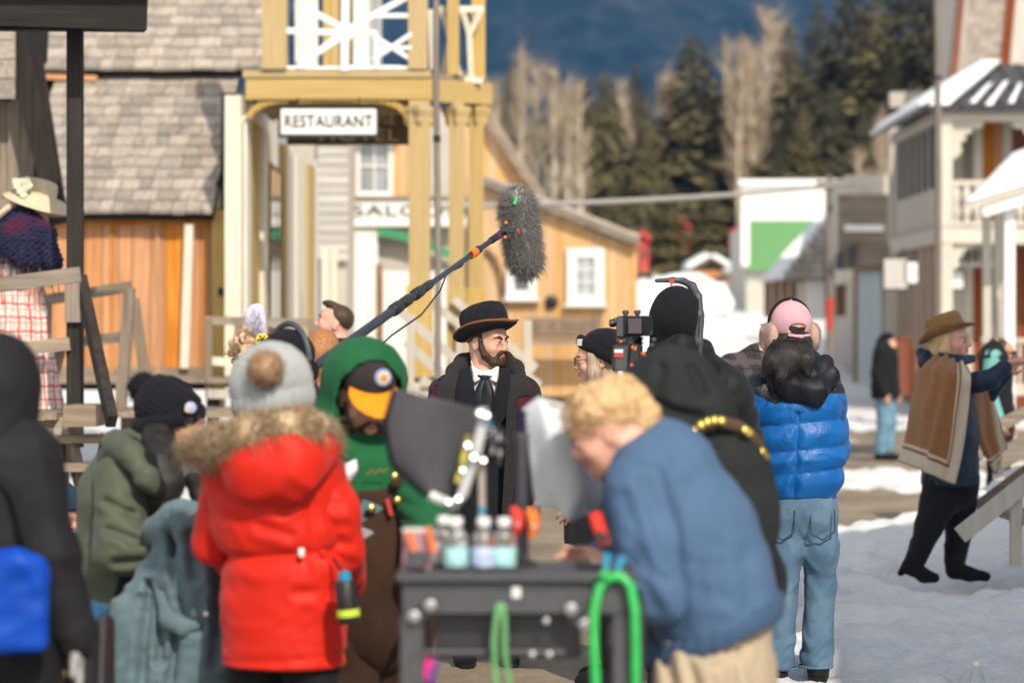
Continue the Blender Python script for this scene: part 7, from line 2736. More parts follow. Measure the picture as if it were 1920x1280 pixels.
for i, (px, py, dy) in enumerate(((1296, 818, -.18), (1304, 806, -.19), (1316, 796, -.2), (1328, 790, -.2), (1341, 787, -.19), (1354, 788, -.19), (1398, 805, -.14), (1405, 810, -.13), (1429, 846, -.08), (1433, 855, -.07))):
    c = W(px, py, 7.35 + dy)
    one('gold_link', t, lambda m: m.lathe(c, [(.010, -.007), (.013, -.003), (.013, .003), (.009, .006)], (.3, -1, .4), 10), m_gold, smooth=True)

# ------------------------------------------------------------------ 12 the boom operator, mostly hidden
BO = Fig('boom operator in dark knit cap and headphones mostly hidden by the green hood', 9.3, 560, 130, 1.62, head=(545, 690), hyaw=140, hs=1.03, neck=(548, 760),
         shL=(500, 800, .1), shR=(600, 800, -.1), elL=(540, 860, .2), wrL=(600, 742, .1), elR=(640, 850, -.1), wrR=(560, 770, .1))
BO.body(sk_pink, .014)
q = BO.hl
S().ell(q(0, -.015, .05), (.096, .115, .10), BO.hB, .02).plane(q(0, 0, .0), BO.hB @ Vector((0, .2, -1))).wrinkle(.003, 80, 2).build('knit_cap', m_navyk, BO.o, .008)
m_gp = plain('grey_plastic', (.05, .06, .07), .45)
hp2 = [q(math.cos(a) * .108, -.01, .015 + math.sin(a) * .152) for a in np.linspace(0, math.pi, 17)]
hpo = one('headphones', BO.o, lambda m: [m.tube([p + Vector((0, 0, 0)) for p in hp2], .012, 8)], m_gp, smooth=True)
for sx in (-1, 1):
    one('ear_cup', hpo, lambda m: m.lathe(q(sx * .092, -.01, -.01), [(.04, 0), (.045, .012), (.042, .028), (.025, .034)], BO.hB @ Vector((sx, 0, 0)), 16), m_black, smooth=True)
cj = S()
BO.torso_ops(cj, .045)
BO.sleeve_ops(cj, .04)
cj.wrinkle(.01, 16, 2).build('jacket', m_black2, BO.o, .014)
S_ = S()
BO.leg_ops(S_).build('trousers', m_black, BO.o, .018)
BO.shoes(m_black)

# ------------------------------------------------------------------ 13 background people behind them
GI = Fig('ginger haired person seen from behind below the dark haired man', 14.0, 604, 172, 1.66, head=(606, 664), hyaw=170)
GI.body(sk_pink, .018)
q = GI.hl
gh_ = S()
gh_.ell(q(0, -.02, .045), (.098, .115, .105), GI.hB, .02).chain([q(0, -.06, 0), q(0, -.06, -.1), q(0, -.055, -.18)], [.095, .095, .07], .03)
gho = gh_.wrinkle(.006, 60, 3, (1, 1, .12)).build('hair', h_ginger, GI.o, .009)
cj = S()
GI.torso_ops(cj, .04)
GI.sleeve_ops(cj, .04)
cj.build('coat', m_black, GI.o, .018)
S_ = S()
GI.leg_ops(S_).build('trousers', m_black, GI.o, .02)
GI.shoes(m_black)

DM = Fig('dark haired clean shaven man in profile looking up to the left', 16.2, 632, -90, 1.80, head=(626, 606), hyaw=-88, hpitch=-14, hs=1.06, neck=(640, 655))
DM.body(sk_pink, .0095)
DM.face(h_brown, True)
q = DM.hl
hh = S()
hh.ell(q(0, -.028, .04), (.083, .100, .092), DM.hB, .02).ell(q(0, .05, .112), (.055, .055, .026), DM.hB, .03)
hh.ell(q(0, .115, -.02), (.12, .085, .108), DM.hB, .012, 's').ell(q(0, .02, -.10), (.12, .09, .085), DM.hB, .01, 's')
for sx in (-1, 1):
    hh.ell(q(sx * .085, -.008, -.015), (.03, .028, .04), DM.hB, .008, 's')
hh.wrinkle(.005, 60, 3).build('hair', h_brown, DM.o, .008)
cj = S()
DM.torso_ops(cj, .04, hem=.6)
DM.sleeve_ops(cj, .04)
cj.build('dark_coat', m_suit, DM.o, .016)
S_ = S()
DM.leg_ops(S_).build('trousers', m_suit, DM.o, .02)
DM.shoes(m_black)

FH = Fig('woman with tan curls and black hat bearing a pale lilac plume turned left', 13.4, 480, -80, 1.62, head=(478, 690), hyaw=-80, hs=1.0, neck=(488, 750), shL=(470, 790, -.15), shR=(480, 785, .15))
FH.body(sk_pink, .013, fem=True)
FH.face(h_brown, True)
q = FH.hl
hh = S()
hh.ell(q(0, -.03, .03), (.085, .10, .085), FH.hB, .02)
r_ = np.random.RandomState(8)
for i in range(90):
    hh.ell(W(458 + r_.normal() * 11, 648 + r_.normal() * 12, 13.3 + r_.normal() * .05), r_.uniform(.010, .022), None, .02)
hho = hh.wrinkle(.006, 90, 2).build('hair', h_tan, FH.o, .009)
fur_on('curls', hho, [W(450, 655, 13.3), W(462, 636, 13.3)], .05, 900, .04, .0022, h_tan, 3, .2, jitter=.9)
hb3 = basis(-80, -8, 0)
hc3 = W(500, 655, 13.4)
fh = lathe2('plumed_hat', FH.o, hc3, hb3, [(1.0, -.02), (1.04, .02), (1.0, .05), (.8, .075), (.4, .085), (.01, .086)], .10, .11, m_felt)
lathe2('brim', fh, hc3, hb3, [(.98, -.012), (1.3, -.01), (1.5, .01), (1.48, .016), (1.3, -.002), (.98, -.004)], .10, .11, m_felt)
bdg = one('rosette', fh, lambda m: m.lathe(W(492, 637, 13.2), [(.034, 0), (.038, .006), (.03, .012), (.01, .014)], (0, -1, 0), 20), plain('yellow_ribbon', (.62, .48, .04), .6), smooth=True)
for i in range(6):
    a = i * 1.047
    one('rosette_ray', bdg, lambda m: m.bar(W(492, 637, 13.183), W(492, 637, 13.183) + Vector((math.cos(a) * .028, 0, math.sin(a) * .028)), .006, .006, (0, 1, 0)), m_ink)
m_plume = fabric('lilac_plume', (.58, .56, .68), .9, .1, 30, .5, 120)
pl_ = S().chain([W(490, 632, 13.3), W(482, 612, 13.3), W(478, 592, 13.3), W(483, 578, 13.3)], [.022, .040, .042, .026], .03, (Vector((0, 1, 0)), .5)).wrinkle(.006, 60, 3).build('plume', m_plume, fh, .008)
fur_on('barbs', pl_, [W(488, 628, 13.3), W(480, 606, 13.3), W(480, 585, 13.3)], [.025, .038, .03], 1600, .022, .0013, m_plume, 2)
dr = S()
FH.torso_ops(dr, .04, hem=.15, r=(.075, .13, .16, .14, .22))
FH.sleeve_ops(dr, .04, r=(.10, .07, .045))
dr.wrinkle(.014, 40, 3).build('ruffled_dress', m_black, FH.o, .012)
FH.shoes(m_black)

PL = Fig('person in dark plaid shirt half hidden behind the pink cap', 13.8, 1428, 175, 1.68, head=(1466, 630), hyaw=160)
PL.body(sk_pink, .018)
m_dpl = plaid('dark_plaid', (.045, .038, .04), (.11, .09, .09), 9, 9, .3, (.01, .01, .012))
cj = S()
PL.torso_ops(cj, .035, hem=.75)
PL.sleeve_ops(cj, .035)
cj.wrinkle(.008, 18, 2).build('plaid_shirt', m_dpl, PL.o, .014)
S().ell(PL.hl(0, -.02, .04), (.085, .1, .09), PL.hB, .02).build('hair', h_brown, PL.o, .014)
S_ = S()
PL.leg_ops(S_).build('trousers', m_black, PL.o, .02)
PL.shoes(m_black)

BJ = Fig('far man in black jacket, dark beanie and blue jeans standing in the street', 31.5, 1660, 62, 1.74, head=(1664, 643), hyaw=64, hs=1.05, wd=1.1)
BJ.body(sk_pink, .014)
BJ.face(h_brown, True)
q = BJ.hl
S().ell(q(0, -.01, .05), (.088, .108, .088), BJ.hB, .02).plane(q(0, 0, .03), (0, 0, -1)).build('beanie', m_navyk, BJ.o, .012)
cj = S()
BJ.torso_ops(cj, .05, hem=.78, r=(.11, .14, .18, .18, .19))
BJ.sleeve_ops(cj, .05)
cj.chain([q(0, -.09, .02), q(0, -.07, -.08), q(0, -.02, -.14)], [.05, .075, .095], .04)
cj.plane(BJ.P(0, 0, .80), (0, 0, -1))
cj.wrinkle(.012, 14, 2).build('hooded_jacket', m_black, BJ.o, .016)
S_ = S()
BJ.leg_ops(S_, .03, (.11, .085, .075)).wrinkle(.012, 14, 3).build('jeans', fabric('pale_denim', (.14, .27, .37), .9, .25, 5), BJ.o, .016)
BJ.shoes(m_black)

PT = Fig('woman with ponytail and sunglasses in black vest behind the pointing arm', 20.0, 1868, 70, 1.70, head=(1878, 662), hyaw=74, z0=.05)
PT.body(sk_tan, .014, fem=True)
q = PT.hl
S().ell(q(0, -.025, .035), (.083, .102, .09), PT.hB, .02).ell(q(0, .10, -.01), (.1, .075, .08), PT.hB, .01, 's').chain([q(0, -.12, .05), q(0, -.16, -.02), q(0, -.16, -.18)], [.03, .04, .025], .03).wrinkle(.004, 60, 2).build('hair', h_brown, PT.o, .012)
one('sunglasses', PT.o, lambda m: [m.box(q(0, .108, .0), (.12, .02, .034), PT.hB), m.box(q(.07, .05, .005), (.006, .11, .008), PT.hB), m.box(q(-.07, .05, .005), (.006, .11, .008), PT.hB)], m_black)
cj = S()
PT.torso_ops(cj, .045, hem=.75)
cj.wrinkle(.01, 16, 2).build('vest', m_black, PT.o, .015)
sv = S()
PT.sleeve_ops(sv, .03)
sv.build('sleeves', fabric('mint_jersey', (.16, .38, .36), .8), PT.o, .014)
S_ = S()
PT.leg_ops(S_).build('trousers', m_black, PT.o, .018)
PT.shoes(m_black)

NB = Fig('crouching person in navy knit hat behind the hooded person at left', 10.6, 104, 60, 1.66, z0=-.75, head=(104, 962), hyaw=70, hpitch=20)
NB.root.z = -.75
NB.body(sk_pink, .016, legs=False)
q = NB.hl
S().ell(q(0, -.01, .05), (.098, .118, .10), NB.hB, .02).plane(q(0, 0, .015), (0, 0, -1)).wrinkle(.004, 50, 2).build('knit_hat', fabric('navy_teal_knit', (.02, .04, .065), .95), NB.o, .010)
cj = S()
NB.torso_ops(cj, .045)
NB.sleeve_ops(cj, .04)
cj.wrinkle(.01, 16, 2).build('coat', m_black, NB.o, .016)

# ------------------------------------------------------------------ 14 the woman in the shawl on the porch
m_shawl = None
ms_, nt, b = new_mat('navy_crochet')
p = wpos(nt)
vo = nt.nodes.new('ShaderNodeTexVoronoi')
vo.inputs['Scale'].default_value = 46
nt.links.new(p, vo.inputs['Vector'])
cr = ramp(nt, vo.outputs['Distance'], [(.1, (.022, .026, .105)), (.6, (.006, .007, .03))])
cr = mix_rgb(nt, math_n(nt, 'MULTIPLY', ramp(nt, noise(nt, p, 4.5, 4), [(.52, (0, 0, 0)), (.66, (1, 1, 1))]), .55), cr, (.13, .006, .045))
nt.links.new(cr, b.inputs['Base Color'])
b.inputs['Roughness'].default_value = .95
bump(nt, b, vo.outputs['Distance'], 1.0, .02)
m_shawl = ms_
m_ging = plaid('red_check_cotton', (.72, .66, .60), (.55, .035, .03), 11, 11, .17, (.62, .10, .09))
m_straw = fabric('cream_straw', (.62, .52, .36), .85, .12, 60, .8, 140)
SH = Fig('woman in straw bonnet, navy crochet shawl and red checked dress on the porch', 16.2, 42, 140, 1.60, z0=1.10, head=(62, 398), hyaw=120, hpitch=16, neck=(48, 425), chest=(40, 470), waist=(35, 540), hip=(38, 590),
         shL=(-6, 440, .08), shR=(88, 445, -.08), elR=(98, 500, .05), wrR=(70, 520, .25), elL=(-20, 510), wrL=(20, 520, .2))
SH.body(sk_pink, .013, fem=True)
q = SH.hl
hb4 = basis(112, 14, 0)
hc4 = W(74, 366, 16.2)


def bon_mod(p, an, r):
    t = max(0., (r - 1) / .7)
    p.z -= t ** 1.3 * (.05 + .05 * abs(math.cos(an)))
    return p


bo_ = lathe2('straw_bonnet', SH.o, hc4, hb4, [(1.0, -.015), (1.0, .0), (.98, .05), (.92, .085), (.8, .10), (.5, .106), (.01, .107)], .095, .115, m_straw)
lathe2('brim', bo_, hc4, hb4, [(.98, -.008), (1.25, .0), (1.55, .0), (1.78, -.004), (1.78, .002), (1.5, .008), (1.2, .008), (.98, .0)], .105, .135, m_straw, mod=bon_mod)
S().ell(W(20, 376, 16.15), (.075, .05, .055), basis(120, 0, 30), .02).wrinkle(.006, 30, 1).build('bow', m_straw, bo_, .010)
S().chain([W(28, 378, 16.1), W(14, 390, 16.05), W(-5, 405, 16.05)], [.014, .02, .018], .01).build('ribbon', m_straw, bo_, .008)
m_pet = fabric('cream_petals', (.70, .66, .50), .8)
for px, py in ((32, 348), (42, 340), (50, 338), (38, 358), (48, 352), (30, 340), (54, 348), (44, 365)):
    f_ = S()
    c = W(px, py, 16.02)
    for i in range(5):
        a = i * 1.257
        f_.ell(c + Vector((math.cos(a) * .016, -.004, math.sin(a) * .016)), (.014, .008, .014), None, .004)
    f_.build('flower', m_pet, bo_, .006)
sw = S()
sw.chain([W(46, 410, 16.15), W(38, 450, 16.15), W(40, 500, 16.15)], [.09, .19, .235], .05, (SH.f, .8))
sw.chain([W(0, 440, 16.2), W(46, 425, 16.15), W(84, 440, 16.1)], [.09, .1, .085], .05)
sw.chain([W(84, 440, 16.05), W(100, 490, 16.0), W(104, 522, 16.0)], [.07, .06, .03], .03)
sw.disp(lambda x, y, z: -.006 * np.sin((x * .8 - z) * 150), .03)
sw.plane(W(40, 492, 16.1), Vector((-.30, 0, -1)))
swo = sw.build('shawl', m_shawl, SH.o, .009)
r_ = np.random.RandomState(5)
fr_r = [tuple(W(-10 + 118 * t, 468 + 46 * t + 6 * r_.normal(), 15.96 + .02 * r_.normal())) for t in np.linspace(0, 1, 90)]
strands('fringe', fr_r, [(0, 0, -1)] * 90, .11, .006, m_shawl, swo, jitter=.07, seed=3, segs=3)
sk_ = S()
sk_.chain([W(34, 520, 16.2), W(36, 600, 16.2), W(58, 770, 16.2)], [.14, .17, .215], .05)
sk_.disp(lambda x, y, z: -.014 * np.sin(np.arctan2(y - 16.2, x - W(45, 0, 16.2).x) * 17), .05)
sk_.plane(W(50, 768, 16.2), (0, 0, -1)).build('checked_dress', m_ging, SH.o, .010)

# ================================================================== PROPS
m_blackp = plain('black_plastic', (.018, .018, .02), .45, bs=.15)
m_greyp = plain('dark_grey_plastic', (.055, .056, .062), .5, bs=.15)
m_chrome = plain('bright_metal', (.62, .62, .62), .28, 1.0, bs=0)
m_carbon = plain('carbon_pole', (.035, .038, .045), .35, .2)
m_orangep = plain('orange_plastic', (.80, .17, .015), .45)
m_redp = plain('red_plastic', (.70, .03, .015), .4)
m_whitep = plain('white_plastic', (.74, .74, .73), .4)
m_hose = plain('green_hose', (.03, .42, .09), .35, bs=.05)
m_rope = fabric('pale_green_cord', (.14, .36, .15), .9)
m_clear, nt, b = new_mat('clear_plastic')
b.inputs['Base Color'].default_value = (.90, .94, .95, 1)
b.inputs['Roughness'].default_value = .07
b.inputs['Transmission Weight'].default_value = .92
b.inputs['IOR'].default_value = 1.25
m_pinkcl, nt, b = new_mat('pink_clear_plastic')
b.inputs['Base Color'].default_value = (.85, .42, .48, 1)
b.inputs['Roughness'].default_value = .25
b.inputs['Transmission Weight'].default_value = .5
m_label = plain('aqua_label', (.34, .62, .62), .5, var=.25, scale=60)
m_labelb = plain('pale_blue_label', (.42, .50, .70), .5, var=.25, scale=60)

# ------------------------------------------------------------------ boom pole and furry microphone
bp = thing('boom_pole', W(800, 530, 10.4), 'long dark boom pole with orange clip reaching up over the actor', 'boom pole')
p0, p1 = W(560, 708, 9.2), W(948, 432, 11.42)
L_ = lambda t: p0.lerp(p1, t)
tq = lambda px: (px - 560) / 388.0
one('lower_tube', bp, lambda m: m.tube([L_(tq(560)), L_(tq(730))], .020, 14), m_carbon, smooth=True)
one('middle_tube', bp, lambda m: m.tube([L_(tq(725)), L_(tq(790))], .0165, 14), m_carbon, smooth=True)
one('upper_tube', bp, lambda m: m.tube([L_(tq(780)), L_(tq(946))], .0125, 14), m_carbon, smooth=True)
for px, r0 in ((722, .027), (740, .024), (762, .025), (780, .020)):
    one('twist_lock', bp, lambda m: m.tube([L_(tq(px - 7)), L_(tq(px - 6)), L_(tq(px + 6)), L_(tq(px + 7))], [r0 * .8, r0, r0, r0 * .8], 12), m_blackp, smooth=True)
cl = one('clip', bp, lambda m: m.tube([L_(tq(870)), L_(tq(880))], .021, 12), m_orangep, smooth=True)
one('clip_strap', bp, lambda m: m.tube([L_(tq(880)), L_(tq(888))], .019, 10), m_blackp)
cab = [L_(tq(600)) + Vector((0, 0, -.03)), W(690, 668, 9.9), W(735, 628, 10.2), W(790, 590, 10.5), W(825, 545, 10.75), W(838, 512, 10.85), L_(tq(850)) + Vector((0, -.01, -.02)), L_(tq(868)) + Vector((0, -.02, .012)), L_(tq(905)) + Vector((0, -.016, -.012))]
one('cable', bp, lambda m: m.tube(cab, .0042, 6), m_blackp, smooth=True)
one('purple_ring', bp, lambda m: m.tube([L_(tq(926)), L_(tq(931))], .017, 12), plain('purple_plastic', (.16, .02, .20), .4), smooth=True)
one('mount', bp, lambda m: [m.tube([L_(tq(915)), L_(tq(960))], .017, 10), m.bar(W(938, 430, 11.36), W(966, 432, 11.36), .03, .022), m.bar(W(950, 422, 11.36), W(956, 446, 11.36), .016, .02)], m_blackp)
for px, py in ((949, 418), (971, 433), (947, 445)):
    one('mount_knob', bp, lambda m: m.lathe(W(px, py, 11.34), [(.007, 0), (.009, .006), (.005, .012)], (0, -1, 0), 10), m_redp if px == 971 else m_orangep)
mic = thing('furry_microphone', W(978, 432, 11.5), 'grey furry windshield of the boom microphone hanging above the actor', 'microphone')
ma, mb = W(970, 378, 11.5), W(985, 488, 11.5)
m_gfur = hair_mat('grey_fur', (.12, .115, .11), (.42, .40, .38), (1, 1, .5), 60)
core = S().chain([ma, ma.lerp(mb, .5), mb], [.072, .072, .068], .02).build('windshield', m_gfur, mic, .009)
fur_on('fur', core, [ma, ma.lerp(mb, .5), mb], [.072, .072, .068], 11500, .046, .0015, m_gfur, 21, .45, jitter=.42)
one('tag', mic, lambda m: m.bar(W(964, 384, 11.395), W(970, 369, 11.40), .016, .01, (0, 1, 0)), m_hose, bevel=.002)

# ------------------------------------------------------------------ camera rig
rig = thing('cinema_camera', W(1190, 650, 10.2), 'black cinema camera with hooded monitor and orange fittings on the operator shoulder', 'camera')
Yr = 10.2
scr = one('monitor', rig, lambda m: m.box(W(1190, 611, Yr), (.150, .05, .085), basis(150)), m_blackp, bevel=.006)
one('side_plate', scr, lambda m: m.box(W(1162, 613, Yr - .05), (.03, .02, .085)), m_greyp, bevel=.004)
one('screen', scr, lambda m: m.box(W(1191, 611, Yr - .045), (.060, .008, .062), basis(155)), glass_mat('dark_red_screen', (.04, .012, .010), .08))
one('hood', scr, lambda m: m.prism([W(1203, 594, Yr - .06), W(1223, 594, Yr - .07), W(1222, 618, Yr - .07), W(1214, 630, Yr - .06), W(1203, 628, Yr - .05)], (0, .05, 0)), m_black2)
for px in (1173, 1195):
    one('top_knob', scr, lambda m: m.lathe(W(px, 593, Yr), [(.010, 0), (.010, .01), (.014, .012), (.014, .024), (.008, .026)], (0, 0, 1), 12), m_greyp, smooth=True)
one('side_knob', scr, lambda m: [m.lathe(W(1157, 606, Yr), [(.010, 0), (.017, .012), (.017, .03), (.01, .034)], (-1, 0, 0), 12), m.tube([W(1156, 596, Yr), W(1149, 599, Yr), W(1150, 606, Yr)], .004, 6)], m_blackp, smooth=True)
one('monitor_arm', rig, lambda m: m.tube([W(1180, 632, Yr), W(1182, 645, Yr), W(1176, 660, Yr)], .010, 10), m_greyp, smooth=True)
bodyc = one('camera_body', rig, lambda m: m.box(W(1176, 680, Yr), (.095, .22, .16)), m_blackp, bevel=.008)
one('battery', bodyc, lambda m: m.box(W(1164, 672, Yr - .14), (.055, .05, .10)), m_greyp, bevel=.006)
one('label', bodyc, lambda m: m.box(W(1160, 658, Yr - .168), (.036, .004, .014)), m_whitep)
one('label', bodyc, lambda m: m.box(W(1160, 666, Yr - .168), (.036, .004, .014)), m_redp)
one('label', bodyc, lambda m: m.box(W(1163, 699, Yr - .168), (.018, .004, .016)), m_whitep)
for px, py, r0 in ((1187, 653, .012), (1170, 681, .008), (1183, 686, .010), (1205, 664, .009), (1165, 712, .008), (1163, 641, .006)):
    one('orange_fitting', rig, lambda m: m.lathe(W(px, py, Yr - .15), [(r0 * .7, -.008), (r0, 0), (r0, .01), (r0 * .6, .014)], (.5, -1, .3), 10), m_orangep, smooth=True)
one('rail_rod', rig, lambda m: [m.tube([W(1168, 664, Yr - .1), W(1222, 662, Yr - .05)], .008, 8), m.tube([W(1168, 672, Yr - .1), W(1222, 671, Yr - .05)], .008, 8)], m_blackp, smooth=True)
one('cable', rig, lambda m: m.tube([W(1183, 632, Yr - .1), W(1189, 648, Yr - .16), W(1184, 668, Yr - .17), W(1178, 690, Yr - .16)], .0045, 6), m_blackp, smooth=True)
for px, py in ((1159, 641), (1170, 642), (1222, 650), (1226, 640)):
    one('bolt_knob', rig, lambda m: m.lathe(W(px, py, Yr - .1), [(.008, 0), (.010, .004), (.010, .014), (.006, .016)], (0, 0, 1), 10), m_greyp)
one('matte_box', rig, lambda m: m.box(W(1176, 672, Yr + .32), (.13, .10, .12)), m_blackp, bevel=.01)
one('lens', rig, lambda m: m.lathe(W(1176, 676, Yr + .10), [(.04, 0), (.045, .05), (.045, .12), (.05, .16)], (0, 1, 0), 18), m_blackp, smooth=True)
arm = thing('camera_support_arm', W(1305, 600, 10.42), 'grey curved support arm rising over the operator hooded head', 'support arm')
ap = [W(1308, 690, 10.50), W(1309, 640, 10.51), W(1311, 590, 10.53), W(1308, 556, 10.57), W(1298, 536, 10.60), W(1282, 527, 10.62), W(1262, 525, 10.62), W(1231, 526, 10.62)]
s_ = S().chain(ap, [.021, .021, .021, .020, .018, .015, .013, .0095], .01).build('curved_bar', m_greyp, arm, .006)
one('groove', s_, lambda m: m.tube([p + Vector((0, -.0195, 0)) for p in ap[:4]], .004, 6), m_blackp)
one('pulley', arm, lambda m: [m.lathe(W(1259, 528, 10.60), [(.010, 0), (.012, .008), (.012, .018)], (0, -1, 0), 12)], m_redp)
one('line', arm, lambda m: m.tube([W(1259, 528, 10.62), W(1260, 545, 10.62)], .003, 5), m_blackp)

# ------------------------------------------------------------------ the cart and what stands on it
cart = thing('black_cart', W(968, 1280, 6.1), 'black plastic utility cart with steel corner bolts in the foreground', 'cart')
cart.location.z = -.13
zt = W(0, 1073, 5.95).z
cx0, cx1 = W(742, 0, 5.95).x, W(1196, 0, 5.95).x
one('top', cart, lambda m: m.box(((cx0 + cx1) / 2, 6.09, zt - .012), (cx1 - cx0, .32, .024)), m_greyp, bevel=.006)
one('front_apron', cart, lambda m: m.box(((cx0 + cx1) / 2, 5.965, zt - .064), (cx1 - cx0 - .03, .022, .080)), m_greyp, bevel=.004)
one('rear_apron', cart, lambda m: m.box(((cx0 + cx1) / 2, 6.22, zt - .064), (cx1 - cx0 - .03, .022, .080)), m_greyp)
for px in (772, 1170):
    for y in (5.968, 6.218):
        one('leg', cart, lambda m: m.box((W(px, 0, 5.95).x, y, (zt - .104 - .13) / 2), (.058, .03, zt - .104 + .13)), m_greyp, bevel=.004)
for a, b in (((780, 1158), (812, 1128)), ((1098, 1172), (1062, 1138))):
    one('corner_brace', cart, lambda m: m.bar(W(*a, 5.945), W(*b, 5.945), .012, .034, (0, 0, 1)), m_blackp)
for px, py in ((806, 1135), (776, 1156), (1070, 1142), (1097, 1171)):
    one('bolt', cart, lambda m: m.lathe(W(px, py, 5.935), [(.016, 0), (.016, .004), (.009, .006), (.008, .012)], (0, -1, 0), 14), plain('worn_steel', (.36, .36, .37), .42, .9), smooth=True)
one('shelf', cart, lambda m: m.box(((cx0 + cx1) / 2, 6.09, zt - .40), (cx1 - cx0 - .04, .27, .03)), m_blackp)
one('drawer_box', cart, lambda m: m.box(((cx0 + cx1) / 2 - .02, 6.12, zt - .165), (.36, .2, .11)), m_blackp, bevel=.005)
one('rail', cart, lambda m: m.tube([W(795, 1222, 5.98), W(1060, 1222, 5.98)], .007, 8), m_greyp, smooth=True)
for px, py in ((1030, 1226), (998, 1226), (1024, 1163)):
    one('small_bolt', cart, lambda m: m.lathe(W(px, py, 5.96), [(.008, 0), (.008, .006), (.004, .008)], (0, -1, 0), 10), m_chrome)
one('sticker', cart, lambda m: m.box(W(968, 1110, 5.951), (.021, .003, .026)), m_whitep, bevel=.001)
one('side_panel', cart, lambda m: m.box((cx1 + .012, 6.10, zt - .34), (.016, .22, .55)), m_blackp)


def bottle(px, Y, h, lab_mat, label):
    c = W(px, 0, Y)
    c.z = zt + .001
    t = thing('water_bottle', c, label, 'bottle', 'small water bottles on the cart')
    k = h / .135
    prof = [(.022, .0), (.029, .004), (.0305, .012), (.0305, .074), (.029, .084), (.022, .097), (.0135, .106), (.0125, .113)]
    m = MB()
    m.lathe(c, [(r, z * k) for r, z in prof], seg=22)
    bo = m.build('shell', m_clear, t, smooth=True)
    one('label', t, lambda m: m.lathe(c + Vector((0, 0, .010)), [(.0308, 0), (.0312, .001), (.0312, .046), (.0308, .047)], seg=22), lab_mat, smooth=True)
    one('cap', t, lambda m: m.lathe(c + Vector((0, 0, .110 * k)), [(.0165, 0), (.0170, .002), (.0170, .018), (.0155, .020), (.006, .0205)], seg=20), m_whitep, smooth=True)
    one('glint_bead', t, lambda m: m.lathe(c + Vector((.004, -.027, .086 * k)), [(.003, 0), (.004, .002), (.002, .004)], (.1, -1, .5), 8), m_chrome)  # chrome bead added on the shoulder as the bottle's glint


bottle(832, 6.15, .128, m_whitep, 'short clear bottle half hidden behind the leftmost aqua bottle')
bottle(855, 6.02, .135, m_label, 'clear bottle with white cap and aqua label next to the pink cup')
bottle(907, 6.02, .134, m_labelb, 'clear bottle with white cap and pale blue label in the middle')
bottle(945, 6.02, .134, m_label, 'clear bottle with white cap beside the dark post')
c = W(783, 0, 6.05)
c.z = zt
t = thing('pen_tub', c, 'pink clear tub holding orange handled tools at the left end of the cart', 'tub')
one('tub', t, lambda m: m.prism([c + Vector((x, y, .001)) for x, y in ((-.036, -.03), (.032, -.03), (.032, .03), (-.036, .03))], (.002, 0, .098)), m_pinkcl)
for px, py, dx in ((772, 1010, .02), (808, 1002, -.03)):
    one('tool_handle', t, lambda m: m.tube([W(px - 6, py - 15, 5.99), W(px, py + 10, 5.99), W(px + 6, py + 34, 5.99)], .007, 8), m_orangep, smooth=True)
one('rim', t, lambda m: m.box(c + Vector((0, 0, .099)), (.074, .064, .004)), m_whitep)
one('dark_tool', t, lambda m: m.box(W(782, 1050, 5.985), (.05, .03, .045)), m_greyp, bevel=.006)
t = thing('blue_pouch', W(935, 1079, 5.98), 'flat pale blue pouch lying before the bottles on the cart', 'pouch')
S().chain([W(886, 1078, 5.965), W(986, 1079, 5.965)], [.012, .012], .01, (Vector((0, 0, 1)), .5)).build('pouch', plain('pale_blue_vinyl', (.14, .42, .58), .4), t, .004)
t = thing('stand_post', W(978, 1070, 6.14), 'dark upright metal post standing at the middle of the cart', 'post')
one('tube', t, lambda m: m.tube([W(979, 1072, 6.14), W(979, 820, 6.14)], .0165, 14), plain('gunmetal', (.06, .06, .068), .4, .6), smooth=True)
one('collar', t, lambda m: m.tube([W(979, 822, 6.14), W(979, 812, 6.14)], .019, 14), m_greyp, smooth=True)
one('foot', t, lambda m: m.lathe(W(979, 1068, 6.14), [(.045, 0), (.045, .012), (.022, .03)], (0, 0, 1), 16), m_blackp, smooth=True)
for nm, px, py, mt, lab in (('spring_clamp', 997, 985, m_orangep, 'orange spring clamp gripping the dark post'), ('spring_clamp', 967, 982, m_redp, 'red hook clamp left of the dark post')):
    c = W(px, py, 6.08)
    t = thing(nm, c, lab, 'clamp')
    s = S().chain([c + Vector((-.004, 0, .035)), c + Vector((.006, 0, 0)), c + Vector((-.002, 0, -.026))], [.011, .013, .008], .006)
    s.chain([c + Vector((.012, 0, .028)), c + Vector((.008, 0, 0))], [.007, .008], .006).build('jaw', mt, t, .004)
    one('pivot', t, lambda m: m.lathe(c + Vector((.004, -.011, 0)), [(.005, 0), (.005, .004)], (0, -1, 0), 10), m_chrome)
t = thing('red_radio', W(1124, 992, 6.3), 'red and black handheld radio beside the blue sleeve', 'radio')
one('case', t, lambda m: m.bar(W(1114, 960, 6.26), W(1134, 1022, 6.26), .034, .03, (0, 1, 0)), m_redp, bevel=.006)
one('panel', t, lambda m: m.bar(W(1118, 1000, 6.24), W(1140, 1012, 6.24), .022, .012, (0, 1, 0)), m_blackp)
one('aerial', t, lambda m: m.tube([W(1112, 962, 6.26), W(1106, 935, 6.26)], .006, 8), m_blackp, smooth=True)
t = thing('phone', W(1112, 1052, 6.2), 'dark phone under the blond man hand on the cart', 'phone')
one('case', t, lambda m: m.box(Vector((W(1108, 0, 6.1).x, 6.1, zt + .008)), (.075, .13, .010)), m_blackp, bevel=.003)
one('screen', t, lambda m: m.box(Vector((W(1108, 0, 6.1).x, 6.1, zt + .0145)), (.068, .12, .002)), glass_mat('phone_glass'))
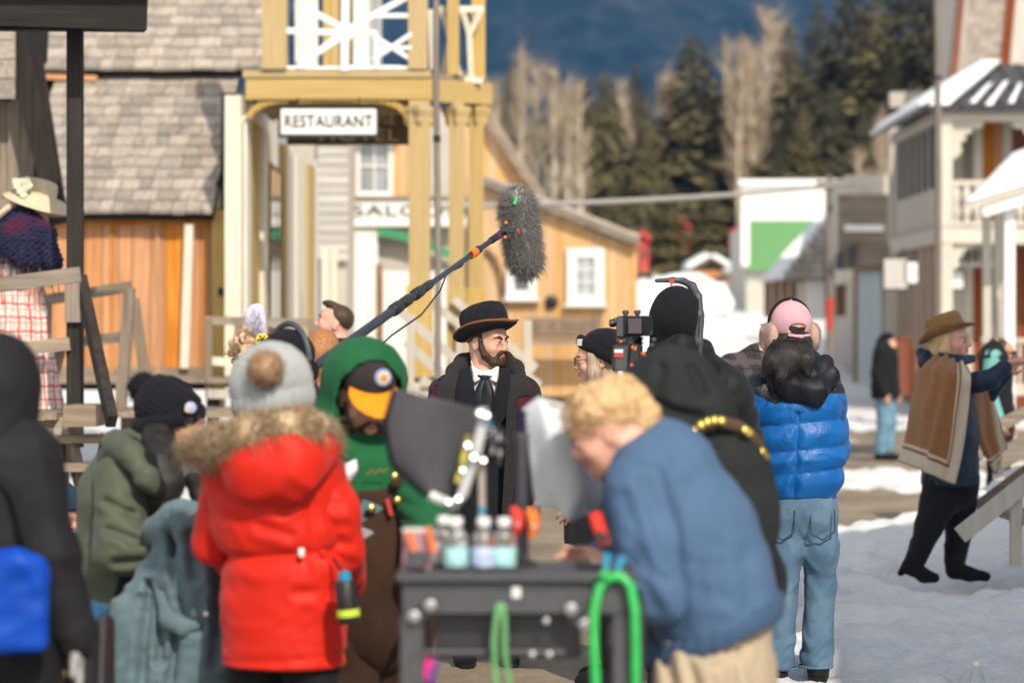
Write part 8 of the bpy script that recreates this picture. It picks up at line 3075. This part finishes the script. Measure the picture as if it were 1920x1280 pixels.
# green hose and cords
t = thing('green_hose', W(1150, 1090, 5.93), 'bright green hose looped over the right corner of the cart', 'hose')
one('loop', t, lambda m: m.tube([W(1118, 1300, 5.93), W(1113, 1200, 5.92), W(1114, 1140, 5.92), W(1124, 1100, 5.925), W(1142, 1082, 5.935), W(1165, 1080, 5.93), W(1182, 1098, 5.925), W(1190, 1140, 5.92), W(1192, 1220, 5.92), W(1192, 1300, 5.93)], .0122, 12), m_hose, smooth=True)
one('end', t, lambda m: m.tube([W(1142, 1086, 5.92), W(1131, 1078, 5.91), W(1126, 1072, 5.91)], .011, 10), m_hose, smooth=True)
for a, b in (((1136, 1064), (1138, 1036)), ((1158, 1066), (1168, 1042))):
    cn = one('connector', t, lambda m: m.tube([W(*a, 5.95), W(*b, 5.95)], .0105, 10), m_cyan, smooth=True)
    one('tip', cn, lambda m: m.tube([W(a[0], a[1] + 10, 5.95), W(*a, 5.95)], .0095, 10), m_rope, smooth=True)
t = thing('tied_rope', W(938, 1140, 5.93), 'doubled pale green rope hanging from the front of the cart', 'rope')
for pts in ([(937, 1132), (932, 1150), (926, 1200), (930, 1300)], [(939, 1132), (946, 1160), (946, 1220), (958, 1300)], [(930, 1140), (938, 1133), (948, 1140)]):
    one('strand', t, lambda m: m.tube([W(*p, 5.935) for p in pts], .0075, 8), m_rope, smooth=True)
t = thing('pink_pouch', W(803, 1255, 6.0), 'magenta and purple cloth bundle on the lower shelf of the cart', 'pouch')
S().chain([W(792, 1268, 6.0), W(806, 1236, 6.0)], [.016, .013], .01).wrinkle(.004, 60, 2).build('cloth', plain('magenta_cloth', (.62, .02, .20), .7), t, .005)
S().chain([W(806, 1274, 6.0), W(816, 1244, 6.0)], [.014, .011], .01).wrinkle(.004, 60, 3).build('lining', plain('purple_cloth', (.14, .05, .22), .7), t, .005)
t = thing('steel_cup', W(801, 1230, 6.03), 'small bright steel cup under the cart top at left', 'cup')
one('cup', t, lambda m: m.lathe(W(801, 1250, 6.05), [(.012, 0), (.016, .03), (.015, .034), (.002, .035)], (0, 0, 1), 14), m_chrome, smooth=True)

# hooded monitor on its articulated arm
mo = thing('hooded_monitor', W(815, 850, 6.3), 'grey fabric monitor hood tilted on a clear jointed arm above the cart', 'monitor')
m_hoodf = fabric('grey_hood_fabric', (.065, .062, .072), .75, .14, 9, .3, 120, .1, 1.4)
Ym = 6.35
poly = [(742, 730), (822, 748), (893, 770), (884, 850), (866, 922), (846, 948), (800, 925), (748, 884), (728, 830), (722, 795)]
cen = (810, 846)
hm = S()
for i in range(len(poly)):
    a = poly[i]
    b = poly[(i + 1) % len(poly)]
rows = []
for t_ in (0, .33, .66, 1.0):
    l = [(742, 728), (726, 796), (740, 868), (800, 926)]
    r = [(905, 768), (892, 830), (876, 890), (850, 952)]
    i = int(round(t_ * 3))
    rows.append([W(l[i][0] + (r[i][0] - l[i][0]) * u, l[i][1] + (r[i][1] - l[i][1]) * u, Ym - .05 * math.sin(math.pi * u) + .04 * u) for u in (0, .33, .66, 1)])
hs = sheet('hood_panel', mo, rows, m_hoodf, .012, .003, 7, 3)
one('hood_edge', mo, lambda m: m.tube([W(742, 728, Ym), W(722, 796, Ym), W(736, 868, Ym), W(798, 928, Ym)], .010, 8), m_black, smooth=True)
one('screen_back', mo, lambda m: m.prism([W(760, 750, Ym + .08), W(888, 785, Ym + .08), W(846, 925, Ym + .08), W(770, 880, Ym + .08)], (0, .03, 0)), m_blackp)
one('side_flap', mo, lambda m: m.prism([W(722, 796, Ym), W(742, 728, Ym), W(760, 750, Ym + .09), W(740, 800, Ym + .09)], (.004, 0, 0)), m_hoodf)
one('yellow_strip', mo, lambda m: m.bar(W(880, 815, Ym - .05), W(858, 905, Ym - .05), .016, .006, (0, 1, 0)), plain('yellow_tape', (.50, .44, .06), .6))
m_frost, nt, b = new_mat('frosted_tube')
b.inputs['Base Color'].default_value = (.78, .80, .80, 1)
b.inputs['Roughness'].default_value = .22
b.inputs['Transmission Weight'].default_value = .35
ar = thing('clear_tube_frame', W(880, 860, 6.25), 'pale clear tube frame with chrome glint knobs along the monitor hood', 'frame')
one('tube', ar, lambda m: m.tube([W(903, 764, 6.26), W(906, 790, 6.26), W(892, 850, 6.26), W(868, 925, 6.26), W(852, 948, 6.26), W(806, 928, 6.26)], .0145, 12), m_frost, smooth=True)
for px, py, r0 in ((899, 778, .012), (911, 782, .012), (876, 838, .011), (887, 860, .012), (905, 866, .010), (858, 938, .010), (840, 944, .008), (866, 884, .008)):  # knobs made chrome to throw bright blurred highlights
    one('glint_knob', ar, lambda m: m.lathe(W(px, py, 6.235), [(r0 * .5, -.004), (r0, 0), (r0, .008), (r0 * .6, .013)], (.2, -1, .5), 12), m_chrome, smooth=True)
one('stem', ar, lambda m: m.tube([W(903, 872, 6.26), W(904, 960, 6.25), W(900, 1066, 6.2)], .0095, 10), plain('tan_tube', (.36, .31, .27), .4), smooth=True)
one('blue_tape', ar, lambda m: m.tube([W(904, 950, 6.25), W(904, 964, 6.25)], .0108, 10), m_cyan, smooth=True)
one('cyan_tab', ar, lambda m: m.tube([W(917, 790, 6.3), W(915, 806, 6.3)], .009, 8), m_cyan, smooth=True)
ck = thing('cable_bundle', W(928, 830, 6.3), 'bundle of shiny black cables and connectors beside the tube frame', 'cables')
r_ = np.random.RandomState(6)
for i in range(7):
    a = [W(912 + r_.uniform(0, 34), 795 + r_.uniform(0, 20), 6.3), W(905 + r_.uniform(0, 45), 830, 6.28), W(908 + r_.uniform(0, 34), 868 + r_.uniform(-8, 8), 6.3)]
    one('cable', ck, lambda m: m.tube(a, .0055, 7), m_blackp, smooth=True)
for i in range(9):
    c = W(911 + r_.uniform(0, 34), 793 + r_.uniform(0, 80), 6.27)
    one('connector', ck, lambda m: m.tube([c, c + Vector((.002, 0, .016))], .005, 8), m_chrome if i % 2 else m_greyp, smooth=True)
ws = thing('white_diffusion_sheet', W(1060, 860, 6.85), 'crumpled white plastic sheet hanging in front of the curly blond man', 'sheet')
m_sheet = fabric('white_plastic_sheet', (.62, .66, .68), .35, .06, 8, .15, 60, 0, 1.5)
sheet('sheet', ws, [
    [W(988, 766, 6.85), W(1010, 750, 6.81), W(1040, 762, 6.83), W(1072, 768, 6.87)],
    [W(990, 800, 6.85), W(1025, 806, 6.77), W(1062, 812, 6.79), W(1092, 824, 6.87)],
    [W(996, 860, 6.85), W(1035, 866, 6.77), W(1078, 872, 6.79), W(1116, 880, 6.87)],
    [W(1000, 915, 6.85), W(1042, 920, 6.78), W(1090, 926, 6.80), W(1136, 920, 6.87)],
    [W(1003, 950, 6.85), W(1048, 956, 6.80), W(1072, 978, 6.80), W(1128, 948, 6.87)]], m_sheet, .004, .006, 9, 4)
one('top_bar', ws, lambda m: m.tube([W(984, 770, 6.86), W(1010, 748, 6.85), W(1074, 766, 6.88)], .009, 8), m_frost, smooth=True)

# ------------------------------------------------------------------ gear at the left bottom, bottle in the snow
gr = thing('gear_case', W(160, 1240, 7.0), 'black wheeled gear case with blue cover strap between hooded person and olive jacket', 'case')
gr.location.z = -.12
one('case', gr, lambda m: m.box(W(150, 1255, 7.0), (.16, .3, .30)), m_blackp, bevel=.02)
one('blue_cover', gr, lambda m: m.prism([W(140, 1135, 6.95), W(185, 1150, 6.95), W(186, 1166, 6.95), W(138, 1160, 6.95)], (0, .2, 0)), plain('blue_cover_cloth', (.01, .10, .22), .7), bevel=.004)
for px in (120, 165, 192):
    one('frame_tube', gr, lambda m: m.tube([W(px, 1150, 6.86), W(px - 5, 1300, 6.86)], .010, 8), m_greyp, smooth=True)
one('latch', gr, lambda m: m.lathe(W(116, 1262, 6.83), [(.014, 0), (.014, .006), (.008, .01)], (0, -1, 0), 12), m_gold, smooth=True)
tr = thing('tripod', W(150, 1060, 8.8), 'black tripod leg standing before the porch stair', 'tripod')
for a, b in (((172, 985), (134, 1150)), ((172, 985), (168, 1160)), ((172, 985), (205, 1150))):
    one('leg', tr, lambda m: m.bar(W(*a, 9.0), W(*b, 8.9), .035, .05), m_blackp)
one('hub', tr, lambda m: m.lathe(W(172, 990, 9.0), [(.05, 0), (.055, .02), (.03, .06)], (0, 0, 1), 12), m_blackp, smooth=True)
sb = thing('empty_bottle', Vector((1.92, 9.95, gz(1.92, 9.95))), 'clear plastic bottle with white cap standing in the snow at bottom right', 'bottle')
c = Vector((1.915, 9.95, gz(1.915, 9.95) - .01))
one('shell', sb, lambda m: m.lathe(c, [(.028, 0), (.033, .01), (.033, .12), (.028, .15), (.013, .185), (.013, .20)], seg=20), m_clear, smooth=True)
one('cap', sb, lambda m: m.lathe(c + Vector((0, 0, .19)), [(.0165, 0), (.0165, .02), (.012, .022)], seg=16), m_whitep, smooth=True)
# dry grass by the porch foot
r_ = np.random.RandomState(12)
gr_x = r_.uniform(-3.0, -2.2, 420)
gr_y = r_.uniform(13.6, 15.0, 420)
strands('dry_grass', np.stack([gr_x, gr_y, ground_z(gr_x, gr_y) - .01], 1), np.tile([[0, 0, 1.0]], (420, 1)), .28, .004, plain('dry_grass_straw', (.36, .25, .12), .8), None, .3, .3, 4, 2, kind='stuff')
